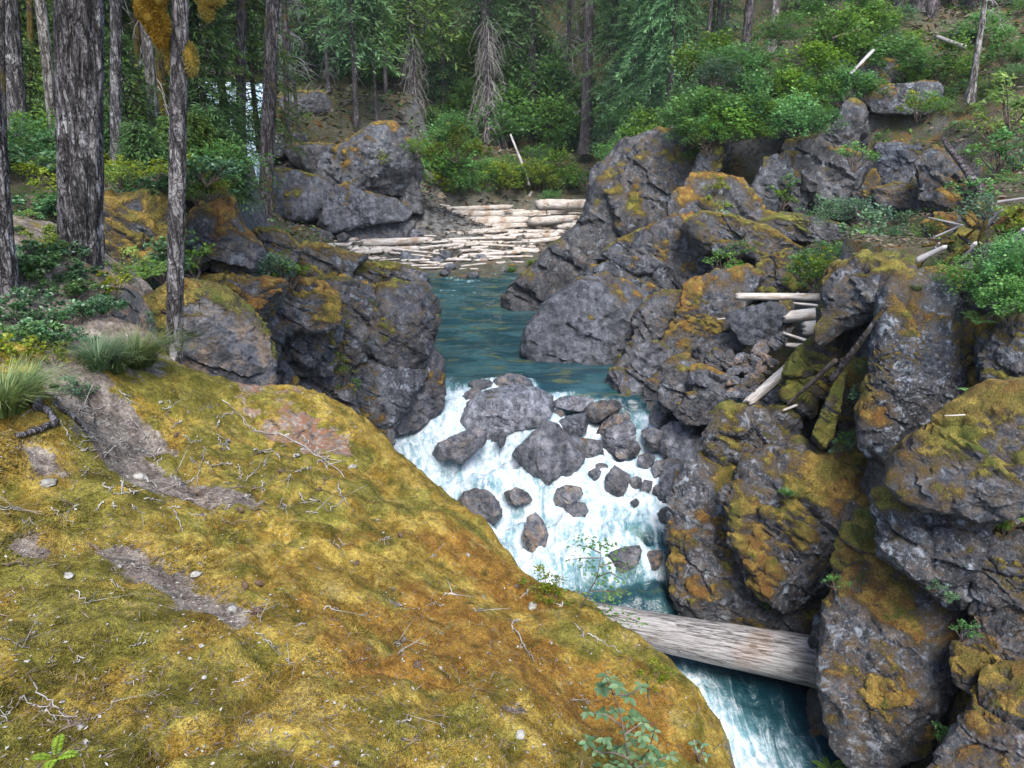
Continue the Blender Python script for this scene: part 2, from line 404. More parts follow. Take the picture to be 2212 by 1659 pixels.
def mat_wood():
    k = NT("driftwood"); v = k.co('Object'); r = k.rnd()
    s = k.scale(v, (.10, 1, 1)); a = k.noise(s, 22, 5, .6); b = k.noise(v, 1.5, 4)
    c0 = k.mix(r, (.44, .41, .37), (.56, .51, .45))
    c = k.mix(k.ramp(a, .36, .64), k.mix(r, (.25, .205, .165), (.30, .265, .235)), c0)
    c = k.mix(k.math('MULTIPLY', k.ramp(b, .52, .68), .7), c, (.22, .135, .080))
    kn = k.voro(k.scale(v, (.5, 1, 1)), 3.2, 'F1', 0)
    c = k.mix(k.ramp(kn, .13, .07), c, (.10, .065, .045))
    return k.done(c, .8, k.bump(a, .7, .02), .25)
M_WOOD = mat_wood()
def mat_logw():
    k = NT("weathered_log"); v = k.co('Object'); s = k.scale(v, (.07, 1, 1)); a = k.noise(s, 30, 6, .65); a2 = k.noise(k.scale(v, (.04, 1, 1)), 60, 4, .6); b = k.noise(v, .8, 4)
    c = k.mix(k.ramp(a, .34, .64), (.200, .185, .175), (.320, .302, .290))
    c = k.mul(c, k.mix(k.ramp(a2, .34, .5), (.55, .52, .50), (1.06, 1.06, 1.06)))
    ck = k.ramp(k.math('ABSOLUTE', k.math('SUBTRACT', k.noise(k.scale(v, (.06, 1, 1)), 9, 5, .6, .3), .5)), .0, .022)
    kn = k.ramp(k.voro(k.scale(v, (.55, 1, 1)), 2.2, 'F1', 0), .07, .13)
    c = k.mul(c, k.mix(k.math('MULTIPLY', ck, kn), (.50, .46, .44), (1.08, 1.08, 1.08)))
    c = k.mix(k.math('MULTIPLY', k.ramp(b, .58, .72), .35), c, (.24, .150, .095))
    x = k.new("ShaderNodeSeparateXYZ"); k.put(x.inputs[0], v)
    end = k.math('MULTIPLY', k.ramp(x.outputs[0], 3.4, 4.3), k.ramp(k.noise(s, 9, 4), .40, .6))
    c = k.mix(end, c, (.13, .060, .030))
    return k.done(c, .8, k.bump(k.math('ADD', k.math('ADD', a, a2), ck), .8, .04), .25)
M_LOG = mat_logw()
def mat_simple(name, c0, c1, sc=3, rough=.8, spec=.3):
    k = NT(name); v = k.pos(); n = k.noise(v, sc, 4, .6)
    return k.done(k.mix(k.ramp(n, .35, .65), c0, c1), rough, None, spec)
M_DEAD = mat_simple("dead_branch", (.20, .18, .172), (.36, .335, .322), 2, .9, .1)
M_TWIG = mat_simple("grey_twig", (.15, .135, .12), (.35, .325, .295), 9, .85, .2)
M_TWIGD = mat_simple("dark_twig", (.060, .045, .036), (.160, .120, .095), 9, .85, .2)

def mat_leaf(name, c0, c1, c2, tr=.35, rough=.55, spec=.35, big=.25):
    """c0 dark, c1 mid, c2 light; each leaf carries its own 'tint'"""
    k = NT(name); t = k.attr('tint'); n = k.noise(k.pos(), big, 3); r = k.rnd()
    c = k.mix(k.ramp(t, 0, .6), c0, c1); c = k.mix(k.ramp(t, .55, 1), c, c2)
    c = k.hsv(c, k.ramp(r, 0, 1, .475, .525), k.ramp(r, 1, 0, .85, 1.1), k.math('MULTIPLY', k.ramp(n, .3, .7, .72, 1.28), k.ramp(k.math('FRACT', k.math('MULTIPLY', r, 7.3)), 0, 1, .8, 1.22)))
    k.put(k.b.inputs['Base Color'], c); k.b.inputs['Roughness'].default_value = rough; k.b.inputs['Specular IOR Level'].default_value = spec
    tl = k.new("ShaderNodeBsdfTranslucent"); k.put(tl.inputs[0], k.hsv(c, .48, 1.05, 1.2))
    mx = k.new("ShaderNodeMixShader"); mx.inputs[0].default_value = tr
    k.put(mx.inputs[1], k.b.outputs[0]); k.put(mx.inputs[2], tl.outputs[0]); k.put(k.n["Material Output"].inputs[0], mx.outputs[0])
    return k.m
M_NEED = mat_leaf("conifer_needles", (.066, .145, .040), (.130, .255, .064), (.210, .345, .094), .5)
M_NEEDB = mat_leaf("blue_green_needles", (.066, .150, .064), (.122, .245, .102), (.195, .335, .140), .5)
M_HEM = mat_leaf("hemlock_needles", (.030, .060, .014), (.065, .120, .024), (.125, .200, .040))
M_BROAD = mat_leaf("maple_leaves", (.045, .110, .022), (.090, .210, .036), (.160, .310, .065), .45)
M_YELL = mat_leaf("sunny_leaves", (.080, .130, .016), (.170, .240, .030), (.300, .360, .060), .5)
M_SALAL = mat_leaf("salal_leaves", (.030, .075, .022), (.060, .140, .040), (.130, .230, .085), .25, .4, .5)
M_BLUE = mat_leaf("grey_green_leaves", (.045, .105, .050), (.085, .170, .080), (.150, .250, .125), .3, .5, .4)
M_FERN = mat_leaf("fern_fronds", (.060, .120, .016), (.110, .220, .030), (.200, .330, .060), .4)
M_GRASS = mat_leaf("grass_blades", (.060, .105, .035), (.115, .180, .065), (.230, .285, .130), .35)
M_TUFT = mat_leaf("hanging_moss", (.090, .060, .012), (.190, .140, .026), (.310, .240, .055), .2, .9, .1, 1.0)
M_MOSST = mat_leaf("moss_tufts", (.090, .062, .007), (.190, .140, .016), (.330, .245, .040), .2, .9, .1, 1.2)
M_REDL = mat_leaf("red_leaves", (.20, .035, .012), (.35, .075, .02), (.45, .18, .03), .35)
M_CONE = mat_simple("cone", (.05, .03, .02), (.11, .07, .045), 30)
M_CHIP = mat_simple("pale_bits", (.15, .14, .115), (.33, .315, .28), 20)
M_LITT = mat_simple("forest_litter", (.045, .034, .024), (.170, .135, .100), 6)

# ------------------------------------------------------------------ river levels
WY = [-20, 9.7, 12, 13, 14, 16, 18, 19.5, 20.6, 40, 60]
WZ = [-10.8, -10.6, -10.4, -10.2, -9.6, -8.9, -8.1, -7.75, -7.5, -7.4, -7.3]
def wz(Y): return np.interp(Y, WY, WZ)
def atW(u, v):
    d = ray(u, v); Y = 15.0
    for _ in range(60): Y = .5 * Y + .5 * wz(Y) / d[2] * d[1]
    return d * (Y / d[1])
LEFTB = [(905, 596), (925, 640), (930, 720), (940, 800), (945, 880), (850, 925), (800, 985), (930, 1110), (1080, 1270), (1250, 1420), (1450, 1659)]
RIGHTB = [(1180, 600), (1125, 640), (1120, 670), (1175, 692), (1170, 780), (1240, 806), (1340, 826), (1500, 872), (1560, 905), (1550, 1000), (1490, 1100), (1470, 1200), (1480, 1310), (1620, 1370), (1790, 1450), (1800, 1659)]
LB = np.array([atW(*p)[:2] for p in LEFTB] + [(1.5, 5), (1.5, -6)])
RB = np.array([atW(*p)[:2] for p in RIGHTB] + [(5.6, 5), (6, -6)])
def river_x(Y):
    l = np.interp(Y, LB[::-1, 1], LB[::-1, 0]); o = np.argsort(RB[:, 1]); r = np.interp(Y, RB[o, 1], RB[o, 0]); return l, r

# ------------------------------------------------------------------ rocks
GROUND_PTS = []; MOSSV = []
_b1 = np.array([.55, .25, .80]); _b1 /= np.linalg.norm(_b1); _b2 = np.cross(_b1, (0, 1, .1)); _b2 /= np.linalg.norm(_b2)
BED = np.stack([_b2, np.cross(_b1, _b2), _b1])     # the dip of the gorge's bedding
def polar(poly, th):
    """distance from the origin to the polygon outline in each direction"""
    P = np.asarray(poly); Q = np.roll(P, -1, 0); R = np.full(len(th), 1e-3)
    d = np.stack([np.cos(th), np.sin(th)], 1)
    for a, b in zip(P, Q):
        e = b - a; den = d[:, 0] * e[1] - d[:, 1] * e[0]
        den = np.where(abs(den) < 1e-12, 1e-12, den)
        t = (a[0] * e[1] - a[1] * e[0]) / den; s = (a[0] * d[:, 1] - a[1] * d[:, 0]) / den
        R = np.where((s >= -1e-9) & (s <= 1 + 1e-9) & (t > R), t, R)
    return R
def rock_data(outline, Y, wf=None, wb=None, p=9.0, seed=0, moss=0., lvl=None, rough=1.0, facets=10, top=.10, sink=0.0, base=False, blocks=1.0, grow=1.16):
    rs = np.random.RandomState(seed)
    o = np.asarray(outline, float)
    if base:
        b = o[np.argmax(o[:, 1])]; Y = atW(b[0], b[1])[1]
    if sink:
        lo, hi = o[:, 1].min(), o[:, 1].max(); k = (o[:, 1] - lo) / (hi - lo)
        o[:, 1] += np.clip((k - .6) / .4, 0, 1) * sink * (hi - lo)
    # area centroid
    x, y = o[:, 0], o[:, 1]; x1, y1 = np.roll(x, -1), np.roll(y, -1); cr = x * y1 - x1 * y; A = cr.sum() / 2
    c = np.array([((x + x1) * cr).sum(), ((y + y1) * cr).sum()]) / (6 * A)
    o = c + (o - c) * (grow if not base else 1.04)
    d = ray(*c); dn = d / np.linalg.norm(d)
    if base: Y = Y + .30 * (o.max(0) - o.min(0)).min() / FPX * Y
    C = d * (Y / d[1])
    ax = np.cross(dn, (0, 0, 1)); ax /= np.linalg.norm(ax); ay = np.cross(ax, dn)
    loc = []
    for q in o:
        e = ray(*q); t = (C @ dn) / (e @ dn); w = e * t - C; loc.append((w @ ax, w @ ay))
    loc = np.array(loc); S = loc.max(0) - loc.min(0); sz = min(S); big = max(S)
    wf = (.42 * sz) if wf is None else wf; wb = (.8 * sz) if wb is None else wb
    if lvl is None:
        px = big / np.linalg.norm(C) * FPX * 1024 / 2212
        lvl = 2.5 if px < 14 else 3 if px < 24 else 3.5 if px < 46 else 4 if px < 85 else 4.5 if px < 135 else 5 if px < 235 else 5.5
    D, F = ico(lvl)
    th = np.arctan2(D[:, 1], D[:, 0]); rho = np.hypot(D[:, 0], D[:, 1]) + 1e-6
    R = polar(loc, th)
    W = np.where(D[:, 2] > 0, wf, wb)
    t = ((rho / R) ** p + (abs(D[:, 2]) / W) ** p) ** (-1 / p)
    B = np.stack([ax, ay, -dn])                 # local to world
    Dw = D @ B
    pl = []
    def cut(n, k):
        nonlocal t
        n = np.asarray(n, float); n /= np.linalg.norm(n); dd = Dw @ n; s = (dd * t).max() * (1 - k)
        with np.errstate(divide='ignore'): t = np.where((dd > 1e-4) & (t * dd > s), s / np.maximum(dd, 1e-4), t)
    if top: cut((rs.uniform(-.18, .18), -rs.uniform(.02, .30), 1), top)
    if not base:
        yw = rs.uniform(-.45, .45)
        cut((yw, -1, rs.uniform(-.1, .35)), rs.uniform(.14, .28)); cut((yw + rs.choice([-1, 1]) * rs.uniform(.7, 1.2), -1, rs.uniform(-.1, .5)), rs.uniform(.06, .18))
    for _ in range(facets if base else 4):
        a = rs.uniform(-1.2, 1.2); e = rs.uniform(-.6, .9)
        cut((sin(a) * cos(e), -cos(a) * cos(e), sin(e)), rs.uniform(.02, .20 if not base else .28))
    P = Dw * t[:, None]
    # relief: bedding and joints shared by the whole gorge, then lumps and grain
    s0 = seed * 7 + 3; q = P + C
    dist = np.linalg.norm(C); cell = np.interp(dist, [8, 15, 28, 46], [.50, .62, .95, 1.7])
    if base: cell = max(.35 * sz, .12)
    cell = min(cell, .55 * sz)
    q = q + .16 * cell * np.stack([fbm(q / cell * .7 + 5, 2, 31), fbm(q / cell * .7 + 9, 2, 32), fbm(q / cell * .7, 2, 33)], 1)
    qb = q @ BED.T
    f1, f2, idv = worley(qb / cell * np.array([.42, 1.0, 2.1]), 77 if not base else s0)
    g1, g2, idw = worley(qb / cell * np.array([1.6, 2.4, 4.2]), 78)
    amp = np.interp(dist, [8, 14, 24, 40, 46], [.62, .72, .72, .34, .20])
    h = amp * (.42 * (idv - .5) - .10 * np.clip(1 - (f2 - f1) / .10, 0, 1) + .10 * (idw - .5)) * cell * blocks * (.5 if base else 1.0)
    h += sz * (.016 * fbm(P / sz * 2.2 + seed, 3, s0 + 5) + .020 * (.5 - abs(fbm(P / sz * 6 + seed, 4, s0 + 9))))
    h += .045 * cell * fbm((P + C) / cell * 5, 3, 41) + (.022 * cell * fbm((P + C) / cell * 17, 2, 42) if lvl >= 4.5 else 0)
    h = np.clip(h, -.22 * sz, .16 * sz)
    P = P + Dw * (h * rough)[:, None]
    # moss sits on ledges and runs down the faces, a few centimetres thick
    Nn = np.zeros_like(P); fn = np.cross(P[F[:, 1]] - P[F[:, 0]], P[F[:, 2]] - P[F[:, 0]])
    for i_ in range(3): np.add.at(Nn, F[:, i_], fn)
    Nn /= np.linalg.norm(Nn, axis=1)[:, None] + 1e-12
    w = P + C
    mv = Nn[:, 2] + moss + 1.15 * .5 * fbm(w * 1.5, 4, 51) * 1.3 + .75 * .5 * fbm(w * np.array([2.4, 2.4, .4]), 4, 52)
    mk = np.clip((mv - .86) / .26, 0, 1); mk = mk * mk * (3 - 2 * mk)
    th = min(.055, .05 * sz + .01)
    P = P + (Nn * .6 + np.array([0, 0, .4])) * (mk * th * (1 + .6 * fbm(w * 7, 2, 53)))[:, None]
    MOSSV.append(mv)
    return P, F, C, S
ROCKS = []; OUTL = []
def rock(name, label, outline, Y=None, moss=.25, tone=1.0, warm=.5, lichen=.5, cat='rock', group=None, gp=True, **kw):
    moss = float(moss) + (np.interp(Y, [10, 16, 22, 40], [.20, .20, .07, .0]) if gp else 0)
    P, F, C, S = rock_data(outline, Y, seed=len(ROCKS) + 11, moss=moss, **kw)
    o = link(name, mesh(name, P, F, {'mossv': MOSSV.pop()}, True, M_ROCK, 34), None, tuple(C))
    tag(o, label, cat, group)
    o['moss'] = float(moss); o['green'] = float(((len(ROCKS) * 37) % 100) / 100); o['tone'] = float(tone) * (1.1 if gp else 1.9); o['warm'] = float(warm); o['wet'] = 0.0 if gp else 1.0; o['lichen'] = float(lichen)
    ROCKS.append((o, C, S)); OUTL.append((np.asarray(outline, float), C[1]))
    if gp: GROUND_PTS.append((C[0], C[1] + .45 * min(S), C[2] - .25 * S[1]))
    return o

# ---- boulders standing in the cascade
BO = dict(base=True, sink=.22, moss=-.9, lichen=.12, warm=.25, gp=False, cat='boulder', group='boulders in the cascade')
def bo(label, t, pts, **k):
    rock('boulder', label, Z(t, pts), **{**BO, **k})
bo('broad flat-topped grey boulder splitting the top of the cascade', '5', [(785,1040),(830,950),(900,890),(1000,850),(1130,830),(1250,850),(1340,900),(1360,960),(1300,1050),(1230,1065),(1090,1080),(1000,1125),(930,1105),(850,1090),(800,1070)], tone=1.35, warm=.1, top=.3, blocks=.35)
bo('low wedge boulder alone in the white water on the left', '5', [(597,1245),(640,1195),(740,1150),(870,1100),(910,1120),(935,1170),(925,1200),(860,1240),(790,1290),(720,1270),(640,1270)], tone=1.0, warm=.5, blocks=.5)
bo('large dark peaked boulder in the middle of the rapids', '5', [(1078,1285),(1130,1230),(1200,1180),(1290,1100),(1330,1085),(1390,1095),(1440,1150),(1500,1200),(1545,1250),(1555,1310),(1530,1370),(1450,1390),(1350,1395),(1250,1390),(1180,1350),(1120,1310)], tone=.95, warm=.2, top=0, blocks=.6)
bo('squat grey block just right of the dark peaked boulder', '5', [(1460,1150),(1560,1165),(1660,1180),(1678,1250),(1670,1300),(1600,1310),(1540,1260)], tone=.9)
bo('greenish square block between two falls of white water', '5', [(1400,1060),(1450,1030),(1570,1005),(1580,1080),(1560,1120),(1450,1130),(1410,1110)], tone=.95, warm=0)
bo('brown tilted slab lying on a grey boulder', '5', [(1635,1110),(1680,1060),(1750,1020),(1820,1000),(1850,1030),(1840,1060),(1760,1100),(1680,1120)], tone=.8, warm=1.0)
bo('striped grey boulder beneath the brown tilted slab', '5', [(1670,1120),(1760,1090),(1850,1050),(1880,1110),(1870,1180),(1800,1220),(1730,1245),(1690,1220),(1675,1160)], tone=1.15)
bo('small dark wet boulder at the foot of the striped boulder', '5', [(1780,1220),(1830,1185),(1890,1185),(1915,1230),(1900,1265),(1840,1265),(1795,1250)], tone=.65)
bo('dark brown boulder at the lip above the greenish block', '5', [(1560,1000),(1620,940),(1700,930),(1770,935),(1795,970),(1770,1000),(1700,1030),(1620,1040)], tone=.75, warm=.8)
bo('pale flat slab at the lip of the pool', '5', [(1370,930),(1420,905),(1530,900),(1620,915),(1610,950),(1540,980),(1460,975),(1380,960)], tone=1.15, top=.3)
bo('small rusty stone under the pale flat slab', '5', [(1350,1010),(1365,985),(1420,990),(1435,1010),(1400,1035),(1365,1045)], tone=.9, warm=1.2)
bo('dark flat stone at the upper left lip of the cascade', '5', [(830,820),(850,800),(950,795),(990,820),(960,850),(880,860),(835,845)], tone=.6)
bo('pointed brown stone behind the broad flat-topped boulder', '5', [(985,800),(1040,770),(1090,755),(1150,765),(1200,790),(1240,825),(1170,840),(1080,845),(1010,835)], tone=.95, warm=.9)
bo('rounded stone left of the broad flat-topped boulder', '5', [(770,925),(800,880),(860,845),(905,860),(910,890),(850,930),(790,950)], tone=.9, warm=.7)
bo('tiny dark stone in the chute between wedge and peaked boulders', '5', [(1000,1170),(1020,1140),(1070,1145),(1050,1200),(1025,1215)], tone=.7)
bo('small wet stone below the squat grey block', '5', [(1590,1375),(1630,1355),(1665,1370),(1670,1405),(1620,1420),(1580,1400)], tone=.8)
bo('angular dark boulder in the right-hand rapids', '5', [(1690,1470),(1700,1410),(1750,1340),(1800,1375),(1850,1400),(1840,1450),(1790,1510),(1720,1505)], tone=.75)
bo('olive peaked stone in the lower rapids', '5', [(1370,1540),(1390,1490),(1450,1465),(1530,1480),(1550,1520),(1500,1560),(1420,1600),(1380,1570)], tone=1.0, warm=.8)
bo('dark pitted stone just below the olive peaked stone', '5', [(1430,1600),(1480,1570),(1560,1575),(1585,1620),(1560,1655),(1480,1655)], tone=.6)
bo('wide ledge stone with water pouring over it by the mossy bank', '5', [(750,1580),(800,1510),(870,1490),(950,1510),(1020,1570),(1040,1640),(940,1680),(830,1650)], tone=.8, warm=.6)
bo('half-drowned olive stone in the white water', '5', [(1050,1510),(1130,1480),(1200,1510),(1230,1550),(1150,1570),(1080,1560)], tone=1.0, warm=.8)
bo('tiny grey stone in the foam at lower right', '5', [(1850,1570),(1890,1545),(1915,1580),(1880,1600)], tone=.8)
bo('dark block at the right edge of the rapids', '5', [(1940,1200),(1960,1130),(2020,1110),(2060,1120),(2080,1180),(2060,1225),(1980,1220)], tone=.8)
bo('large pale grey block stranded on the right bank', '5', [(2040,1210),(2060,1130),(2110,1080),(2203,1050),(2320,1055),(2310,1120),(2230,1180),(2110,1240),(2060,1250)], tone=1.15, warm=.15)
bo('smooth grey block below the large pale block', '5', [(2085,1270),(2100,1220),(2180,1180),(2260,1170),(2310,1230),(2320,1265),(2250,1310),(2190,1335),(2110,1310)], tone=1.0, warm=0)
bo('big purple-grey slab at the waterline on the right', '5', [(2035,1500),(2045,1420),(2080,1350),(2160,1335),(2260,1340),(2270,1400),(2200,1500),(2120,1570),(2060,1545)], tone=1.05, warm=.1)
bo('small round stone tucked left of the purple-grey slab', '5', [(1980,1350),(2020,1310),(2070,1300),(2095,1340),(2050,1390),(2000,1400)], tone=.8, warm=.5)
bo('mossy green block above the log', '7', [(615,315),(640,290),(740,260),(800,253),(832,300),(830,350),(760,390),(700,410),(660,380)], tone=.75, warm=.3)
bo('orange-brown round stone with thin falls on both sides', '7', [(850,330),(865,290),(910,278),(945,285),(950,340),(920,385),(880,390),(855,360)], tone=1.2, warm=2.2)
bo('brown boulder half veiled by white spray', '7', [(60,190),(100,80),(150,48),(190,90),(225,180),(210,225),(150,255),(80,240)], tone=1.1, warm=.9)
bo('tiny dark pebble boulder in the channel on the right', '5', [(1920,1290),(1950,1262),(1975,1275),(1980,1300),(1940,1305)], tone=.7)
bo('narrow wet stone between the rapids and right bank', '5', [(1910,1470),(1940,1430),(1990,1440),(1980,1490),(1930,1520)], tone=.75)

rs = np.random.RandomState(3); HB = []
for u, v, r in [(1500, 905, 28), (1545, 930, 30), (1462, 930, 24), (1515, 965, 32), (1480, 985, 24), (1450, 1008, 20), (1430, 1060, 17), (1395, 992, 16), (1345, 978, 12), (1422, 902, 17), (1458, 888, 18), (1530, 890, 22), (1405, 935, 15), (1375, 1040, 12), (1440, 1110, 15), (1300, 1010, 12)]:
    n = rs.randint(6, 9); a0 = rs.uniform(0, 6)
    pts = [(u + r * 1.35 * cos(a0 + j * 2 * pi / n) * rs.uniform(.8, 1.15), v + r * .95 * sin(a0 + j * 2 * pi / n) * rs.uniform(.8, 1.15)) for j in range(n)]
    HB.append((u, rock('boulder', 'x', pts, **{**BO, 'tone': rs.uniform(.75, 1.25), 'warm': rs.uniform(0, .6)})))
for i, (_, o) in enumerate(sorted(HB, key=lambda t: t[0])): tag(o, f'grey block heaped along the right edge of the rapids, {ordw(i)} from the left', None, 'blocks heaped along the rapids')
BOULD = list(ROCKS)

# ---- the left wall of the gorge
def rk(label, t, pts, Y, **k): return rock('rock', label, Z(t, pts), Y, **k)
GL = dict(grow=1.2, group='rocks of the left gorge wall')
rk('tall dark grey block forming the nose of the left wall', 'q', [(1600,420),(1640,330),(1750,290),(1960,330),(2040,400),(2068,480),(2050,600),(2010,700),(1990,830),(1950,920),(1870,920),(1700,880),(1560,860),(1500,780),(1530,700),(1590,560)], 18.8, moss=-.05, tone=.72, warm=.7, lichen=.35, wb=2.5, p=4, blocks=.5, **GL)
rk('blue-grey lichened block under the tall dark nose', 'q', [(1350,920),(1480,870),(1600,880),(1780,920),(1940,930),(1960,1000),(1900,1120),(1820,1260),(1720,1380),(1600,1400),(1480,1410),(1420,1380),(1380,1200),(1340,1050)], 18.4, moss=-.1, tone=.95, warm=.2, lichen=.8, wb=2, p=4, blocks=.5, **GL)
rk('smooth pale water-worn foot of the left wall', 'q', [(1980,800),(2040,840),(2130,930),(2135,1050),(2120,1250),(2060,1350),(1980,1390),(1850,1450),(1730,1460),(1740,1380),(1850,1240),(1950,1050),(1970,900)], 18.9, moss=-.2, tone=1.05, warm=.45, lichen=.2, wb=2, blocks=.4, **GL)
rk('flat sandy grey shelf on top of the left wall', 'q', [(1340,190),(1420,100),(1600,85),(1760,110),(1940,165),(1975,240),(1980,330),(1900,360),(1740,320),(1640,340),(1500,290),(1380,250)], 20.0, moss=.02, tone=1.1, warm=.9, wb=2.5, top=.35, p=3, **GL)
rk('weathered column with dripping plants beside the nose', 'q', [(1220,440),(1330,260),(1500,300),(1590,400),(1590,540),(1530,680),(1490,800),(1420,880),(1340,860),(1260,720),(1230,600)], 18.5, moss=.05, tone=.85, warm=.4, lichen=.7, wb=2, **GL)
rk('overhanging rusty-mossed block jutting over the gorge', 'q', [(870,170),(900,60),(1000,-30),(1150,-40),(1300,10),(1440,30),(1460,50),(1370,110),(1350,190),(1310,230),(1220,220),(1120,210),(980,220)], 18.8, moss=.45, tone=.75, warm=.6, wb=2.5, **GL)
rk('thin dark ledge under the overhanging mossy block', 'q', [(940,220),(1100,230),(1330,230),(1420,260),(1350,320),(1250,440),(1200,420),(1080,310),(980,270)], 18.3, moss=.1, tone=.6, wb=2, **GL)
rk('broad mossy-topped wall block in the middle of the left wall', 'q', [(480,500),(560,360),(700,260),(880,270),(1080,290),(1200,410),(1230,540),(1100,600),(960,600),(800,640),(700,600),(560,580)], 15.8, moss=.4, tone=.8, warm=.5, wb=2, **GL)
rk('cracked grey block below the broad mossy wall block', 'q', [(760,640),(900,580),(1100,500),(1200,520),(1240,640),(1220,720),(1150,800),(1050,890),(950,870),(820,840),(770,760)], 16.3, moss=.25, tone=.85, lichen=.8, wb=2, **GL)
rk('golden-mossed knob behind the mossy buttress', 'q', [(540,560),(640,500),(740,520),(790,650),(780,760),(750,850),(690,870),(640,800),(580,680)], 14.8, moss=.42, tone=.85, wb=2, **GL)
rk('dark triangular block in the shade right of the buttress', 'q', [(640,900),(720,860),(800,900),(870,1000),(910,1060),(890,1140),(800,1200),(720,1180),(670,1060)], 15.3, moss=-.2, tone=.7, wb=2.5, **GL)
rk('jagged wet ledge in the left wall', 'q', [(800,840),(950,860),(1050,870),(1170,780),(1230,900),(1190,1000),(1080,1000),(950,990),(870,960)], 16.4, moss=-.1, tone=.75, wb=2, **GL)
rk('big rough block low in the left wall', 'q', [(880,1010),(1050,990),(1200,1000),(1310,1030),(1350,1150),(1370,1280),(1410,1330),(1440,1420),(1300,1400),(1150,1350),(1060,1290),(960,1220),(870,1140)], 16.9, moss=-.05, tone=.78, warm=.7, wb=2, **GL)
rk('small stepped block below the weathered column', 'q', [(1200,760),(1250,730),(1350,760),(1500,800),(1490,890),(1350,920),(1240,900),(1200,840)], 17.9, moss=.05, tone=.85, wb=2, **GL)
rk('rounded greenish stone at the foot of the left wall', 'q', [(1440,1440),(1560,1410),(1700,1440),(1730,1480),(1720,1560),(1640,1570),(1520,1480)], 17.6, moss=-.3, tone=.9, warm=.4, **GL)
rk('grey cliff face with orange moss streaks on the left terrace', 'p', [(0,420),(50,330),(150,340),(230,420),(290,560),(340,650),(430,750),(440,800),(360,880),(250,850),(100,850),(0,870),(-150,880),(-180,640)], 13.2, moss=.28, tone=.95, warm=.6, wb=2.5, **GL)
rk('mossy hump beneath the leaning tree roots', 'p', [(420,680),(530,640),(700,660),(780,740),(820,830),(760,920),(600,920),(480,880),(430,800)], 16.8, moss=.42, tone=.95, warm=.9, wb=2.5, **GL)
rk('low outcrop with hanging moss behind the grey trunk', '1', [(650,1400),(700,1290),(850,1270),(1000,1310),(1090,1380),(1110,1659),(950,1700),(800,1700),(680,1560)], 11.8, moss=.25, tone=.8, warm=.7, wb=2, **GL)
rk('small slab capped with orange moss on the terrace', 'p', [(80,890),(250,850),(310,890),(400,970),(330,1010),(200,990),(100,960)], 13.2, moss=.6, tone=.9, wb=1, **GL)
rk('steep mossy buttress dropping away behind the slim grey tree', 'q', [(-130,520),(-60,440),(20,400),(150,380),(300,405),(420,475),(540,600),(620,720),(650,850),(680,1000),(715,1170),(640,1250),(500,1260),(430,1240),(300,1200),(150,1150),(20,1000),(-80,800)], 8.6, moss=.42, tone=1.35, warm=1.0, lichen=.2, wb=1.6, wf=.8, blocks=.4, top=.16, **GL)
rk('orange-mossed shelf behind the steep buttress', 'q', [(-60,300),(150,230),(400,215),(600,235),(780,260),(740,400),(580,520),(480,560),(380,480),(250,430),(100,430),(-40,420)], 12.8, moss=.5, tone=.8, warm=.8, wb=2, **GL)
rk('rounded mossy knoll at the path edge beside the buttress', 'v', [(300,690),(330,650),(380,620),(430,625),(450,660),(440,720),(400,740),(340,730)], 8.3, moss=.6, tone=1.1, warm=.8, wb=1.2, **GL)

# ---- far boulders on the left, below the terrace
GF = dict(group='grey boulders at the driftwood bar', wb=4, grow=1.06)
rk('big rounded grey boulder with a mossy cap behind the leaning tree', 'p', [(420,200),(470,60),(650,70),(800,80),(1000,130),(1130,160),(1175,230),(1110,350),(1090,430),(980,490),(860,510),(700,500),(580,470),(480,420),(420,340)], 43.5, moss=.12, tone=1.1, warm=.15, lichen=.3, blocks=.3, **GF)
rk('long low grey boulder touching the driftwood', 'p', [(1090,350),(1200,200),(1300,180),(1420,260),(1550,290),(1700,320),(1810,390),(1830,440),(1780,510),(1600,530),(1450,560),(1280,590),(1160,620),(1080,610),(1040,540),(1080,440)], 43.5, moss=-.2, tone=1.2, warm=.25, blocks=.4, **GF)
rk('undercut grey ledge beneath the long low boulder', 'p', [(1130,640),(1300,560),(1450,540),(1650,510),(1800,490),(1880,540),(1870,620),(1780,680),(1600,700),(1400,710),(1200,690)], 43.4, moss=-.3, tone=1.0, **GF)
rk('high grey cliff block streaked pale above the driftwood', '2', [(0,950),(100,890),(250,790),(330,780),(400,830),(450,950),(510,1050),(500,1150),(430,1220),(300,1220),(220,1240),(130,1190),(0,1160),(-130,1170),(-200,1080),(-160,980)], 45.5, moss=.02, tone=1.25, warm=.4, lichen=.6, **GF)
rk('narrow dark block at the corner of the grey cliff', '2', [(400,1220),(500,1130),(530,1250),(540,1350),(440,1340),(390,1290)], 45.5, moss=-.1, tone=.9, **GF)
rk('pale bleached slab on the left above the rounded boulder', '1', [(1530,900),(1600,830),(1700,860),(1800,840),(1920,850),(1930,900),(1830,930),(1780,990),(1650,1000),(1540,1000)], 46.5, moss=-.1, tone=1.7, warm=.1, **GF)
rk('brown mossy boulder between the slab and the grey cliff', '1', [(1800,940),(1900,910),(2050,920),(2203,940),(2320,1000),(2270,1110),(2100,1140),(1950,1090),(1850,1020)], 45.0, moss=.25, tone=.9, warm=.7, **GF)
rk('rough mossy outcrop on the upper terrace', '1', [(1770,620),(1900,580),(2020,580),(2110,640),(2140,700),(2000,720),(1850,710),(1760,690)], 53, moss=.1, tone=1.0, **GF)
rk('brown rounded mound on the far terrace', '1', [(1270,660),(1400,610),(1560,600),(1700,640),(1790,720),(1560,810),(1400,820),(1290,780)], 50, moss=.35, tone=1.0, warm=1.0, **GF)
